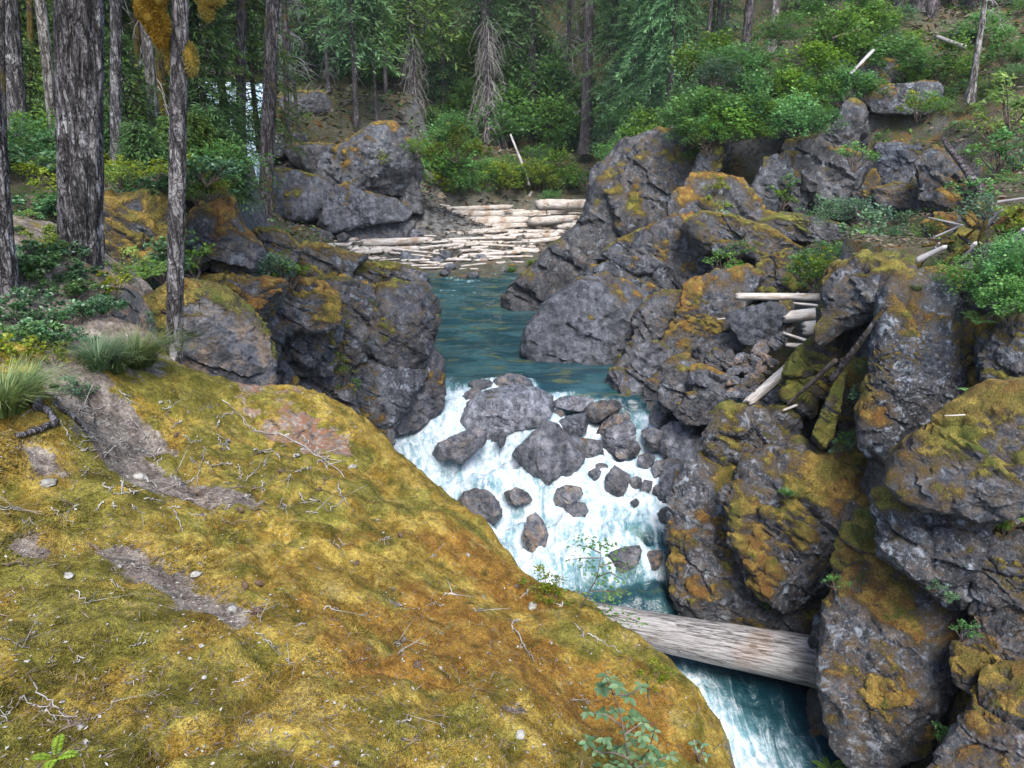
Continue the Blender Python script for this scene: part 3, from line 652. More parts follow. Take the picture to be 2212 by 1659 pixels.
rk('cubic stone under the rounded grey boulder', 'p', [(680,530),(800,530),(825,590),(800,650),(700,630)], 42, moss=-.4, tone=.8, **GF)
rk('tilted stone in the shade of the undercut', 'p', [(890,590),(1000,580),(1130,620),(1165,660),(1120,710),(1000,700),(910,650)], 41.5, moss=-.4, tone=.8, **GF)
rk('small stone at the foot of the undercut ledge', 'p', [(1185,650),(1250,620),(1315,660),(1260,700),(1200,695)], 41, moss=-.4, tone=.8, **GF)

# ---- the right wall of the gorge
GR = dict(grow=1.2, group='rocks of the right gorge wall')
rk('dark wet outcrop running down into the pool', '5', [(1105,240),(1150,190),(1250,110),(1330,60),(1450,-30),(1580,-20),(1600,80),(1520,220),(1420,310),(1340,370),(1250,375),(1160,360),(1105,310)], 30.5, moss=-.4, tone=.62, warm=.3, lichen=.1, wb=3, **GR)
rk('long ragged ridge descending to the driftwood bar', 'v', [(1215,530),(1280,470),(1290,400),(1340,350),(1400,320),(1480,370),(1500,460),(1440,540),(1340,590),(1260,620),(1180,640),(1140,620),(1160,580)], 32.0, moss=-.1, tone=.75, warm=.6, wb=3, **GR)
rk('huge rounded slate boulder standing in the pool', '5', [(1240,600),(1260,500),(1330,380),(1430,280),(1550,220),(1680,190),(1860,250),(1950,330),(1930,440),(1900,570),(1820,690),(1750,770),(1640,810),(1540,795),(1450,765),(1330,730),(1285,670)], 24.0, moss=-.38, tone=.95, warm=.05, lichen=.25, wb=2.5, wf=1.4, blocks=.6, **GR)
rk('slate ledge above the huge rounded boulder', '5', [(1560,190),(1650,110),(1800,40),(1950,50),(2060,120),(2120,260),(2020,350),(1880,290),(1700,220)], 25.5, moss=-.12, tone=.8, warm=.1, wb=2.5, **GR)
rk('broken slate slope with green tufts', '5', [(1680,30),(1800,-60),(1950,-120),(2150,-80),(2240,40),(2230,150),(2060,130),(1900,70)], 26.8, moss=.05, tone=.8, warm=.2, wb=2.5, **GR)
rk('big tilted slab with a dark overhang above the rubble', '6', [(-20,480),(80,230),(230,160),(400,130),(490,185),(400,340),(310,470),(190,570),(60,650),(-10,690),(-90,690),(-130,620),(-70,560)], 22.0, moss=.10, tone=.75, warm=.3, wb=2.0, wf=.7, p=4, blocks=.4, **GR)
rk('angular grey block between the slab and the pool boulder', '5', [(1890,430),(1980,320),(2100,270),(2220,290),(2210,500),(2120,620),(2060,700),(1950,600),(1890,530)], 22.8, moss=-.05, tone=.9, wb=2, **GR)
rk('cracked grey block at the edge of the pool', '5', [(1740,810),(1785,680),(1850,600),(1960,570),(2060,640),(2080,710),(2000,830),(1960,930),(1870,900),(1790,860)], 20.9, moss=-.15, tone=1.05, warm=.2, wb=2, **GR)
rk('jointed ledge where the pool meets the right bank', '5', [(1940,920),(1990,820),(2080,710),(2203,670),(2320,750),(2310,920),(2210,1000),(2130,980),(2020,960)], 20.2, moss=-.1, tone=.85, warm=.4, wb=2, **GR)
rk('mossy crest of the ragged ridge', 'v', [(1320,430),(1350,350),(1440,300),(1510,320),(1540,390),(1500,460),(1430,490),(1360,490)], 30.0, moss=.15, tone=.75, warm=.8, wb=3, **GR)
rk('slope block with orange moss under the shrub mound', 'v', [(1470,450),(1520,390),(1600,410),(1650,470),(1720,500),(1700,570),(1600,600),(1510,580),(1470,520)], 27.0, moss=.22, tone=.8, warm=.5, wb=3, **GR)
rk('slate block with a gold mossy edge in mid slope', 'v', [(1390,520),(1480,470),(1540,540),(1580,600),(1500,640),(1420,620),(1370,580)], 26.3, moss=.05, tone=.85, wb=3, **GR)
rk('dark smooth wedge leaning at the base of the upper wall', '3', [(430,1410),(470,1230),(560,1060),(690,1010),(710,1150),(680,1300),(600,1400),(500,1430)], 27.0, moss=-.3, tone=.65, warm=.2, wb=2, **GR)
rk('left panel of the dark upper wall', '3', [(690,1020),(840,990),(860,1150),(850,1350),(760,1350),(690,1220)], 28.2, moss=-.3, tone=.7, wb=3, p=5, **GR)
rk('right panel of the dark upper wall', '3', [(840,1000),(990,990),(1090,950),(1190,1050),(1180,1200),(1090,1340),(1000,1370),(900,1360),(840,1220)], 28.0, moss=-.3, tone=.75, wb=3, p=5, **GR)
rk('grey buttress hidden under shrubs above the dark wall', '3', [(720,1010),(740,890),(900,860),(1000,790),(1060,660),(1160,700),(1180,900),(1080,990),(900,1010)], 28.6, moss=-.05, tone=.85, wb=3, **GR)
rk('brown splintered rock right of the dark wall', '3', [(1140,1230),(1250,1090),(1300,1250),(1250,1400),(1150,1390)], 26.5, moss=-.05, tone=.9, warm=1.0, wb=3, **GR)
rk('pale blotched rock in the upper right bank', '3', [(1260,1060),(1300,920),(1420,930),(1500,930),(1570,1050),(1570,1150),(1450,1140),(1320,1150)], 27.5, moss=-.35, tone=1.2, warm=.3, lichen=1.0, wb=3, **GR)
rk('row of grey blocks below the upper shrubs', '3', [(1240,620),(1330,560),(1450,550),(1560,530),(1650,550),(1660,650),(1550,710),(1400,700),(1280,700)], 29.5, moss=-.2, tone=1.15, lichen=.8, wb=3, **GR)
rk('brown block high on the right bank', '3', [(1180,430),(1260,390),(1370,390),(1410,480),(1330,550),(1230,540)], 30.5, moss=.0, tone=.9, warm=1.0, wb=3, **GR)
rk('purple-grey block under the moss curtain', '3', [(140,1000),(230,930),(300,950),(270,1070),(180,1125),(110,1100)], 27.8, moss=-.2, tone=.9, wb=2, **GR)
rk('small grey block on the ridge below the shrub mound', '3', [(130,1150),(220,1100),(270,1150),(250,1230),(150,1235)], 27.4, moss=-.1, tone=.9, wb=2, **GR)
rk('reddish crumbling ledge in the right bank', '3', [(1270,1210),(1400,1180),(1550,1220),(1580,1310),(1450,1330),(1320,1300)], 25.5, moss=-.2, tone=1.15, warm=1.6, lichen=.1, wb=3, **GR)
rk('flat grey rubble shelf below the dark wall', '3', [(540,1430),(700,1370),(850,1380),(1000,1430),(1090,1490),(950,1530),(800,1520),(650,1500)], 24.5, moss=.02, tone=1.0, warm=.7, wb=2.5, top=.3, **GR)
rk('dark flat rock by the dead branch on the right slope', '3', [(1580,1430),(1650,1370),(1780,1390),(1810,1470),(1700,1510),(1600,1490)], 19, moss=.05, tone=.7, wb=2, **GR)
rk('rusty-mossed ledge running down to the tilted slab', '3', [(80,1460),(200,1370),(400,1400),(600,1470),(720,1560),(590,1620),(400,1590),(220,1580)], 23.8, moss=.42, tone=.8, warm=.8, wb=2, **GR)
rk('rust-mossed rock behind the bright green bush', '6', [(460,190),(540,60),(700,0),(830,50),(820,170),(710,260),(560,260)], 22.3, moss=.35, tone=.75, warm=.9, wb=2, **GR)
rk('steep blotched rock face below the fallen snag', '3', [(1560,1060),(1650,980),(1720,1040),(1800,1160),(1880,1240),(1840,1330),(1700,1360),(1580,1280)], 22.5, moss=.15, tone=.8, warm=1.0, wb=3, **GR)

# ---- rubble in the side gully
GG = dict(group='rubble in the side gully')
rk('large blue-grey slab under the stranded log', '6', [(345,390),(450,350),(600,315),(710,325),(725,420),(640,490),(560,550),(440,560),(395,480)], 19.5, moss=-.6, tone=1.0, warm=0, lichen=.1, blocks=.3, **GG)
rk('dark slab in the shade of the overhang', '6', [(130,600),(250,540),(380,505),(450,560),(360,630),(250,670),(150,660)], 20.0, moss=-.6, tone=.8, **GG)
rk('tan rounded stone in the rubble', '6', [(478,620),(520,555),(570,555),(585,620),(530,665),(488,655)], 18.6, moss=-.6, tone=1.5, warm=1.6, **GG)
rk('pale grey tilted stone beside the split log', '6', [(580,545),(660,490),(735,475),(705,555),(630,610)], 18.9, moss=-.6, tone=1.2, **GG)
rk('small dark upright stone in the rubble', '6', [(295,650),(350,615),(385,700),(340,760),(295,710)], 18.8, moss=-.6, tone=.6, **GG)
rk('dark brown stone in the middle of the rubble', '6', [(405,720),(440,635),(505,680),(515,765),(450,800)], 18.4, moss=-.6, tone=.7, warm=1, **GG)
rk('gold-mossed stone under the overhang', '6', [(160,690),(250,610),(305,650),(295,730),(230,750)], 19.0, moss=.15, tone=.9, **GG)
rk('cubic grey block with a gold mossy top', '6', [(100,820),(130,730),(250,760),(365,795),(360,900),(290,1000),(190,970),(115,900)], 17.6, moss=.12, tone=.95, warm=.2, wb=1.5, top=.2, **GG)
rk('jointed grey block left of the gold-topped cube', '6', [(-90,860),(0,710),(100,770),(120,890),(40,980),(-70,980)], 18.2, moss=-.3, tone=.85, wb=1.5, **GG)
rk('dark stone under the end of the leaning white log', '6', [(530,940),(640,860),(710,900),(610,1000),(550,995)], 15.8, moss=-.4, tone=.7, **GG)
rk('dark boulder at the lower end of the rubble', '6', [(10,1010),(60,930),(140,900),(230,960),(240,1060),(150,1080),(60,1070)], 17.2, moss=-.4, tone=.65, **GG)

# ---- right-hand rocks near the log
GN = dict(grow=1.18, group='big mossy rocks on the near right bank')
rk('ragged lichened mass above the right rapids', '6', [(215,1180),(230,1050),(320,975),(500,960),(660,980),(770,1090),(830,1210),(790,1320),(620,1360),(490,1430),(400,1480),(300,1430),(230,1310)], 14.8, moss=.16, tone=.95, warm=.8, lichen=.8, wb=2, **{**GN, 'grow': 1.04})
rk('folded grey cliff rising straight from the rapids', 'v', [(1450,1080),(1475,1010),(1540,985),(1610,1050),(1640,1130),(1660,1210),(1640,1300),(1570,1360),(1500,1370),(1455,1310),(1445,1180)], 14.0, moss=-.02, tone=.95, warm=.5, lichen=.9, wb=2, **{**GN, 'grow': 1.03})
rk('brown-mossed rock face above the dark cave', 'v', [(1590,1090),(1630,1010),(1720,985),(1810,1050),(1870,1110),(1870,1190),(1810,1260),(1700,1280),(1630,1240),(1600,1160)], 13.2, moss=.18, tone=.75, warm=.9, lichen=.8, wb=2, **GN)
rk('dark undercut rock above the log', 'v', [(1470,1250),(1560,1180),(1640,1210),(1720,1230),(1800,1230),(1820,1320),(1770,1390),(1680,1370),(1600,1390),(1510,1360)], 13.2, moss=-.05, tone=.6, warm=.4, lichen=.5, wb=2, **GN)
rk('small block coated in yellow-green moss', '6', [(1000,1260),(1080,1205),(1180,1230),(1165,1330),(1130,1500),(1050,1540),(990,1470),(970,1350)], 12.7, moss=.75, tone=.9, wb=1.5, **GN)
rk('dark mossy pillar deep in the cleft', '6', [(920,1180),(990,1000),(1050,740),(1200,720),(1250,850),(1220,1000),(1230,1160),(1150,1240),(1020,1210)], 13.6, moss=.25, tone=.6, warm=1.0, lichen=.2, wb=1.5, **GN)
rk('narrow gold-mossed rib slanting down the cleft', '6', [(870,1150),(940,980),(1010,810),(1070,790),(1020,1000),(990,1140),(930,1210)], 13.0, moss=.55, tone=.8, wb=1.0, **GN)
rk('tall lichen-spotted rock face below the mossy shelf', '6', [(1290,560),(1310,330),(1400,235),(1560,210),(1730,235),(1820,350),(1850,480),(1810,650),(1790,850),(1760,1040),(1650,1100),(1560,1170),(1480,1270),(1420,1300),(1300,1200),(1210,1140),(1200,950),(1280,750)], 12.2, moss=.02, tone=.72, warm=.4, lichen=1.1, wb=2, p=4, top=.08, blocks=.45, **GN)
rk('gold-topped block at the head of the cleft', '6', [(940,490),(960,210),(1030,110),(1150,70),(1350,40),(1520,70),(1450,230),(1330,340),(1240,400),(1100,460),(1000,510)], 14.2, moss=.25, tone=.85, warm=.9, lichen=.6, wb=2, top=.2, **GN)
rk('mossy grassy shelf on top of the tall rock face', '6', [(1420,240),(1550,165),(1700,130),(1900,160),(2010,280),(1990,440),(1850,370),(1700,310),(1560,260)], 12.9, moss=.75, tone=1.0, wb=1.5, **GN)
rk('tilted bare slab perched on the mossy shelf', '6', [(1830,270),(1890,165),(2050,15),(2130,-5),(2250,40),(2240,210),(2080,280),(1980,350),(1900,310)], 11.9, moss=-.3, tone=1.0, warm=.9, lichen=.5, wb=1.0, wf=.35, **GN)
rk('moss-capped square rock at the right edge', '6', [(1950,640),(1960,570),(2060,480),(2210,395),(2320,440),(2330,900),(2150,910),(2000,930),(1950,790)], 11.0, moss=.22, tone=.75, lichen=.6, wb=2, **GN)
rk('curtain of yellow moss between two rocks', '6', [(1770,480),(1880,400),(2010,420),(2040,520),(1980,630),(1970,870),(1910,990),(1800,1010),(1740,960),(1770,700)], 11.9, moss=.85, tone=.8, warm=1, wb=1.2, rough=1.4, **GN)
rk('large golden moss-covered boulder on the right', '6', [(1440,1310),(1550,1200),(1700,1095),(1820,1005),(1950,925),(2100,910),(2300,900),(2370,1200),(2320,1520),(2100,1590),(1950,1630),(1800,1590),(1640,1560),(1490,1490),(1425,1400)], 9.6, moss=.55, tone=.9, warm=.8, lichen=.5, wb=1.8, blocks=.5, **GN)
rk('rippled grey face under the golden boulder', '8', [(1310,100),(1320,-20),(1450,-90),(1600,-80),(1770,-10),(1900,70),(1940,160),(1920,250),(1870,340),(1900,490),(1890,660),(1700,580),(1560,460),(1410,350),(1330,300)], 10.0, moss=-.08, tone=.8, warm=.6, lichen=1.0, wb=1.5, **GN)
rk('huge rust-mossed block pinning the end of the log', '8', [(945,760),(955,650),(1035,550),(1090,430),(1200,335),(1320,262),(1460,335),(1570,435),(1710,550),(1815,690),(1855,880),(1840,1000),(1780,1110),(1700,1210),(1640,1360),(1580,1510),(1560,1680),(1400,1780),(1250,1700),(1100,1590),(1010,1470),(955,1310),(940,1050)], 10.2, moss=.20, tone=.85, warm=.9, lichen=.9, wb=2.0, wf=1.0, blocks=.45, **{**GN, 'grow': 1.04})
rk('mossy wedge stuck above the huge block', '8', [(1035,340),(1050,240),(1120,110),(1200,60),(1340,80),(1350,290),(1200,370),(1080,470),(1030,430)], 11.0, moss=.32, tone=.7, warm=.8, wb=1.5, **GN)
rk('brown pointed rock right of the huge block', '8', [(1820,910),(1840,850),(1910,705),(1990,600),(2110,590),(2260,700),(2260,1130),(2000,1120),(1920,1130),(1840,1070)], 9.0, moss=.12, tone=.8, warm=1.0, lichen=.7, wb=1.5, **GN)
rk('nearest mossy rock in the bottom right corner', '8', [(1650,1700),(1700,1560),(1790,1470),(1905,1340),(1945,1140),(2030,1080),(2140,1100),(2270,1080),(2340,1659),(2000,1800)], 8.1, moss=.22, tone=.9, warm=.9, lichen=.6, wb=1.5, **GN)
rk('dark mossy rock under the golden boulder at the right edge', '8', [(1830,330),(1960,225),(2090,200),(2260,180),(2260,660),(2110,630),(1990,640),(1870,660),(1880,470)], 9.4, moss=.05, tone=.7, warm=.8, wb=1.5, **GN)
rk('black wet rock below the log at the waterline', '8', [(850,1240),(895,1160),(960,1130),(990,1300),(1040,1450),(1120,1560),(1270,1700),(1200,1760),(1000,1740),(910,1640),(890,1500),(860,1380)], 10.6, moss=-.5, tone=.55, lichen=.2, wb=1.5, **GN)
rk('dark rock behind the torn end of the log', '8', [(845,860),(890,700),(970,590),(1050,500),(1080,560),(1000,660),(965,760),(960,870)], 11.4, moss=.1, tone=.6, warm=.7, wb=1.5, **GN)
rk('mossy rib between the huge block and the right edge', '8', [(1700,1659),(1720,1450),(1780,1250),(1850,1080),(1920,1100),(1900,1300),(1820,1450),(1760,1600)], 9.2, moss=.15, tone=.7, warm=.9, wb=1.2, **GN)
rk('small mossy stone on the shelf under the dead roots', '3', [(1820,1380),(1910,1310),(2010,1330),(2000,1410),(1880,1440)], 15.5, moss=.5, tone=1.0, wb=1, **GN)
rk('mossy lump beside the root tangle', '3', [(1725,1560),(1800,1460),(1910,1490),(1910,1590),(1800,1650)], 13.8, moss=.55, tone=1.0, wb=1, **GN)
rk('grey stone among roots at the top of the shelf', '3', [(1930,1600),(1980,1530),(2060,1540),(2080,1620),(2000,1680)], 13.0, moss=.1, tone=1.0, wb=1, **GN)
rk('gold-mossed stone at the far right of the root tangle', '3', [(2040,1440),(2100,1370),(2200,1350),(2260,1420),(2210,1500),(2100,1500)], 13.4, moss=.5, tone=1.0, wb=1, **GN)
rk('brown mossed ledge between cleft and leaning log', '6', [(740,760),(800,650),(900,560),(1000,520),(1040,600),(1000,760),(950,900),(860,1000),(760,1000),(700,900)], 14.8, moss=.32, tone=.85, warm=1.1, wb=1.5, **GN)

def sst(a, b, t):
    t = np.clip((t - a) / (b - a), 0, 1); return t * t * (3 - 2 * t)
# ------------------------------------------------------------------ the mossy bedrock in front
DP = []     # (x, y, z)
def dz(u, v, zz): DP.append(tuple(atZ(u, v, zz)))
SIL = [(560, 846, -2.35), (640, 866, -2.5), (720, 900, -2.7), (800, 938, -2.9), (870, 1000, -3.05), (940, 1055, -3.15), (1000, 1108, -3.2), (1050, 1160, -3.25), (1110, 1215, -3.3), (1160, 1268, -3.35),
       (1250, 1318, -3.3), (1320, 1362, -3.3), (1380, 1412, -3.3), (1440, 1455, -3.3), (1500, 1505, -3.35), (1545, 1570, -3.4), (1565, 1620, -3.4), (1578, 1665, -3.4), (1600, 1800, -3.4)]
sil = np.array([atZ(*s) for s in SIL])
DP += [tuple(s) for s in sil]
tn = np.gradient(sil[:, :2], axis=0); tn /= np.linalg.norm(tn, axis=1)[:, None]
nr = np.stack([-tn[:, 1], tn[:, 0]], 1)
for s, n in zip(sil, nr):
    if n[0] * s[0] + n[1] * s[1] < 0 or n @ np.array([.7, .7]) < 0: n = -n
    for d_, h_ in ((.22, -.55), (.5, -1.6), (.9, -3.6), (1.5, -6.5), (2.2, -8.5)): DP.append((s[0] + n[0] * d_, s[1] + n[1] * d_, s[2] + h_))
for q in [(1400, 1659, -2.95), (1106, 1659, -2.5), (700, 1659, -2.12), (300, 1659, -1.95), (0, 1659, -1.9), (1250, 1500, -2.95), (1000, 1450, -2.65), (1150, 1400, -2.95), (700, 1400, -2.3), (300, 1400, -2.05), (0, 1400, -1.92),
          (900, 1200, -2.75), (1000, 1250, -2.9), (1050, 1300, -2.95), (700, 1150, -2.45), (500, 1200, -2.3), (250, 1200, -2.15), (0, 1150, -1.92), (450, 1300, -2.25), (620, 1270, -2.3),
          (850, 1080, -2.8), (650, 1020, -2.45), (450, 1060, -2.35), (250, 1030, -2.15), (0, 960, -1.78), (120, 985, -1.88), (700, 940, -2.55), (500, 920, -2.35), (300, 930, -2.15),
          (120, 900, -1.72), (0, 860, -1.62), (250, 830, -1.85), (400, 810, -2.0), (480, 830, -2.2), (330, 770, -1.95), (150, 760, -1.75), (0, 720, -1.62), (370, 740, -1.98), (250, 700, -1.85), (100, 650, -1.6), (190, 665, -1.68), (20, 600, -1.4), (330, 660, -1.9), (60, 520, -1.2), (150, 560, -1.35),
          (1300, 1560, -3.0), (1450, 1600, -3.15)]:
    dz(*q)
DP += [(0, 0, -1.65), (-1.5, .3, -1.6), (1.2, .3, -2.2), (2.2, .5, -3.4), (-4, .5, -1.4), (-6, 2.5, -1.3), (-7, 5, -1.3), (-8, 8, -1.0), (-6, 9, -1.3), (-4.5, 9.2, -2.0), (1.0, -1.2, -2.2), (-2, -1, -1.5)]
DP = np.array(DP)
s1 = .026
dx = np.arange(-7.6, 4.2, s1 * 1.15); dy = np.concatenate([np.arange(-.6, 1.3, .1), np.arange(1.3, 4.6, s1), np.arange(4.6, 9.2, .04)])
DX, DY = np.meshgrid(dx, dy); Q = np.stack([DX.ravel(), DY.ravel()], 1)
# coarse solve, then fine interpolation
cx = np.linspace(-7.7, 4.3, 150); cy = np.linspace(-.7, 9.3, 130); CX, CY = np.meshgrid(cx, cy)
cz = rbf(DP[:, :2], DP[:, 2], np.stack([CX.ravel(), CY.ravel()], 1), .004).reshape(130, 150)
def bil(qx, qy):
    a = np.clip((qx - cx[0]) / (cx[1] - cx[0]), 0, 148.999); b = np.clip((qy - cy[0]) / (cy[1] - cy[0]), 0, 128.999)
    i = a.astype(int); j = b.astype(int); a = a - i; b = b - j
    return (cz[j, i] * (1 - a) + cz[j, i + 1] * a) * (1 - b) + (cz[j + 1, i] * (1 - a) + cz[j + 1, i + 1] * a) * b
z0 = bil(Q[:, 0], Q[:, 1])
P3 = np.stack([Q[:, 0], Q[:, 1], z0], 1)
def dome_blob(u, v, ru, rv, zz):
    """a patch given by its middle and extents in the photograph, turned into a patch on the rock"""
    c, a, b = atZ(u, v, zz), atZ(u + ru, v, zz), atZ(u, v + rv, zz)
    d = Q - c[:2]; M = np.linalg.inv(np.stack([(a - c)[:2], (b - c)[:2]], 1)); t = d @ M.T
    return np.exp(-(t ** 2).sum(1))
bare = np.zeros(len(Q)); needle = np.zeros(len(Q)); rust = np.zeros(len(Q))
for b in [(250, 1190, 60, 34, -2.1), (330, 1235, 75, 36, -2.15), (410, 1290, 70, 46, -2.2), (470, 1345, 50, 26, -2.25), (330, 1040, 120, 34, -2.2), (450, 1075, 140, 26, -2.3), (260, 985, 90, 20, -2.1), (220, 925, 90, 26, -2.0),
          (100, 1030, 50, 20, -1.95), (60, 1180, 60, 20, -1.95), (290, 880, 90, 20, -1.95), (160, 840, 100, 30, -1.8),  (180, 745, 160, 34, -1.75), (330, 690, 80, 40, -1.9), (120, 700, 150, 40, -1.65), (90, 600, 150, 60, -1.4),
          (510, 1390, 50, 26, -2.3), (1110, 1600, 30, 16, -2.7), (700, 1480, 30, 14, -2.3), (160, 1560, 40, 20, -1.95), (860, 1330, 40, 14, -2.7)]:
    bare += .78 * dome_blob(*b)
for b in [(640, 930, 110, 40, -2.5), (700, 975, 60, 26, -2.6), (330, 690, 90, 50, -1.9), (560, 870, 80, 20, -2.4)]:
    g_ = dome_blob(*b); needle += g_; bare += .55 * g_
for b in [(1000, 1400, 260, 130, -2.8), (1350, 1560, 200, 90, -3.0), (1050, 1250, 130, 80, -3.0), (860, 1500, 200, 60, -2.5)]: rust += dome_blob(*b)
far_ = sst(1.0, 3.5, -Q[:, 0] - 1.2 + 0 * Q[:, 0]) * sst(5.0, 6.2, Q[:, 1]); bare = np.maximum(bare, .62 * far_)
mo = np.clip(1 - bare, 0, 1)
c1, c2, ci = worley(P3 * 4.2 + .5 * fbm(P3 * 2.5, 2, 14)[:, None], 15)
z1 = z0 + mo * (.035 * (1 - c1 * c1 * 1.6) * (.4 + ci) * sst(-.5, .4, fbm(P3 * .9, 2, 16))) + .075 * fbm(P3 * 1.5, 4, 21) + mo * (.030 * fbm(P3 * 6.0, 3, 4) + .012 * fbm(P3 * 22, 2, 6) + .028 * sst(.3, .7, mo)) + .006 * fbm(P3 * 40, 2, 61)
f1, f2, idv = worley(P3 * np.array([1.3, .8, .6]) + .3 * fbm(P3 * .9, 2, 2)[:, None], 90)
z1 -= .07 * np.clip(1 - (f2 - f1) / .10, 0, 1) * sst(-.2, .3, fbm(P3 * .6, 2, 70))
o = link('bedrock', mesh('bedrock', np.stack([Q[:, 0], Q[:, 1], z1], 1), grid(len(dx), len(dy)), {'bare': np.clip(bare, 0, 1), 'needle': np.clip(needle, 0, 1), 'rust': np.clip(rust, 0, 1)}, True, M_DOME))
tag(o, 'broad mossy bedrock dome sloping down to the gorge', None, None, 'structure')
ndx, ndy = len(dx), len(dy); Z1 = z1.reshape(ndy, ndx)
BARE = np.clip(bare, 0, 1).reshape(ndy, ndx)
def dome_z(qx, qy, A=Z1):
    i = np.clip(np.searchsorted(dx, qx) - 1, 0, ndx - 2); j = np.clip(np.searchsorted(dy, qy) - 1, 0, ndy - 2)
    a = np.clip((qx - dx[i]) / (dx[i + 1] - dx[i]), 0, 1); b = np.clip((qy - dy[j]) / (dy[j + 1] - dy[j]), 0, 1)
    return (A[j, i] * (1 - a) + A[j, i + 1] * a) * (1 - b) + (A[j + 1, i] * (1 - a) + A[j + 1, i + 1] * a) * b
def on_dome(u, v):
    """where the ray through a pixel meets the mossy bedrock"""
    d = ray(u, v); t = np.linspace(.8, 12, 900); p = d[None] * t[:, None]
    below = p[:, 2] < dome_z(p[:, 0], p[:, 1])
    i = int(np.argmax(below)) if below.any() else len(t) - 1
    return p[i]
# ------------------------------------------------------------------ terrain: one sheet to the horizon, gorge carved in
TP = []
def tp(u, v, Y): TP.append(tuple(atY(u, v, Y)))
for w in [(0, 0, -4), (-3, -2, -2.8), (4, -4, -4.4), (-4, 3, -3), (-1.5, 7, -7), (0, 7.5, -9.5), (-2, 9.5, -9), (-3, 12, -9), (-.5, 12, -10), (2, 4, -9), (-3.5, 8, -6), (-2.6, 14, -8.5), (-9, 2, -1.6), (-8, -8, -1.5), (8, -10, -1.5), (-16, 6, -.6), (-25, 12, .6), (-40, 20, 4),
          (-10, 20, -2.0), (-14, 24, -2.0), (-13, 32, -7.0), (-17, 38, -7), (-22, 46, -5.5), (-26, 52, 1.5), (-35, 40, 3), (-45, 60, 10), (-60, 30, 10),
          (-2, 40, -7.3), (2, 40, -7.2), (6, 42, -7.2), (0, 46, -6.8), (5, 48, -6.8), (-4, 52, -6.2), (2, 54, -6.0), (8, 54, -6.0), (10, 50, -6.2), (5, 58, -4.8), (-5, 58, -4.2), (12, 57, -4),
          (1, 63, -2.4), (6, 63, -2.3), (-6, 63, -1.0), (12, 62, -1.6), (18, 60, 0), (-14, 60, 2.0), (-8, 72, 5), (2, 74, 4.2), (12, 73, 5), (22, 70, 6),
          (-20, 75, 9), (-30, 90, 20), (0, 95, 18), (20, 92, 18), (40, 80, 18), (60, 100, 30), (0, 135, 46), (-60, 130, 46), (60, 135, 46), (30, 55, 8), (45, 50, 14), (60, 60, 20), (60, 20, 12), (30, 20, 5), (22, 10, 2), (14, 5, -2.0), (12, -3, -3), (25, -10, 1)]:
    TP.append(w)
for q in [(60, 340, 14), (200, 345, 13), (300, 400, 13), (450, 425, 14), (600, 520, 19), (680, 500, 20), (560, 480, 20), (620, 540, 18),
          (700, 230, 52), (820, 235, 54), (600, 235, 50), (780, 205, 56), (900, 245, 57), (1000, 330, 58),
          (2100, 300, 24), (2150, 100, 31), (1700, 110, 32), (1580, 250, 31), (1900, 60, 33), (2200, 420, 18), (2000, 450, 22), (1850, 520, 22), (1900, 560, 19),
          (2100, 520, 14.5), (1750, 600, 21), (1600, 690, 20.5), (1650, 760, 18.5), (1500, 180, 44), (1350, 360, 44), (1450, 320, 38)]:
    tp(*q)
TP += [(g[0], g[1], g[2]) for g in GROUND_PTS]
TP = np.array(TP)
gx = np.unique(np.concatenate([np.linspace(-140, -26, 24), np.linspace(-26, -8, 60), np.linspace(-8, 16, 150), np.linspace(16, 34, 46), np.linspace(34, 140, 24)]))
gy = np.unique(np.concatenate([np.linspace(-60, 4, 30), np.linspace(4, 36, 170), np.linspace(36, 66, 80), np.linspace(66, 150, 40)]))
GX, GY = np.meshgrid(gx, gy); Q = np.stack([GX.ravel(), GY.ravel()], 1)
z = rbf(TP[:, :2], TP[:, 2], Q, smooth=.6)
Lx, Rx = river_x(Q[:, 1])
ins = np.minimum(Q[:, 0] - Lx, Rx - Q[:, 0]); m = (Q[:, 1] < 35.6)
bed = wz(Q[:, 1]) - 1.0
k = np.clip((ins + .9) / 1.0, 0, 1) * m
z = np.where(k > 0, np.minimum(z, z * (1 - k) + bed * k), z)
z = np.clip(z, -12, 70)
xx_, yy_ = Q[:, 0], Q[:, 1]
capL = -.95 + .12 * np.maximum(0, -xx_ - 8) + .06 * np.maximum(0, yy_ - 26)
capR = -2.7 + .75 * np.maximum(0, xx_ - 8.5 - .16 * np.maximum(0, yy_ - 14)) + .22 * np.maximum(0, yy_ - 14)
z = np.where(yy_ < 40, np.minimum(z, np.where(xx_ < .5 * (Lx + Rx), capL, capR)), z)
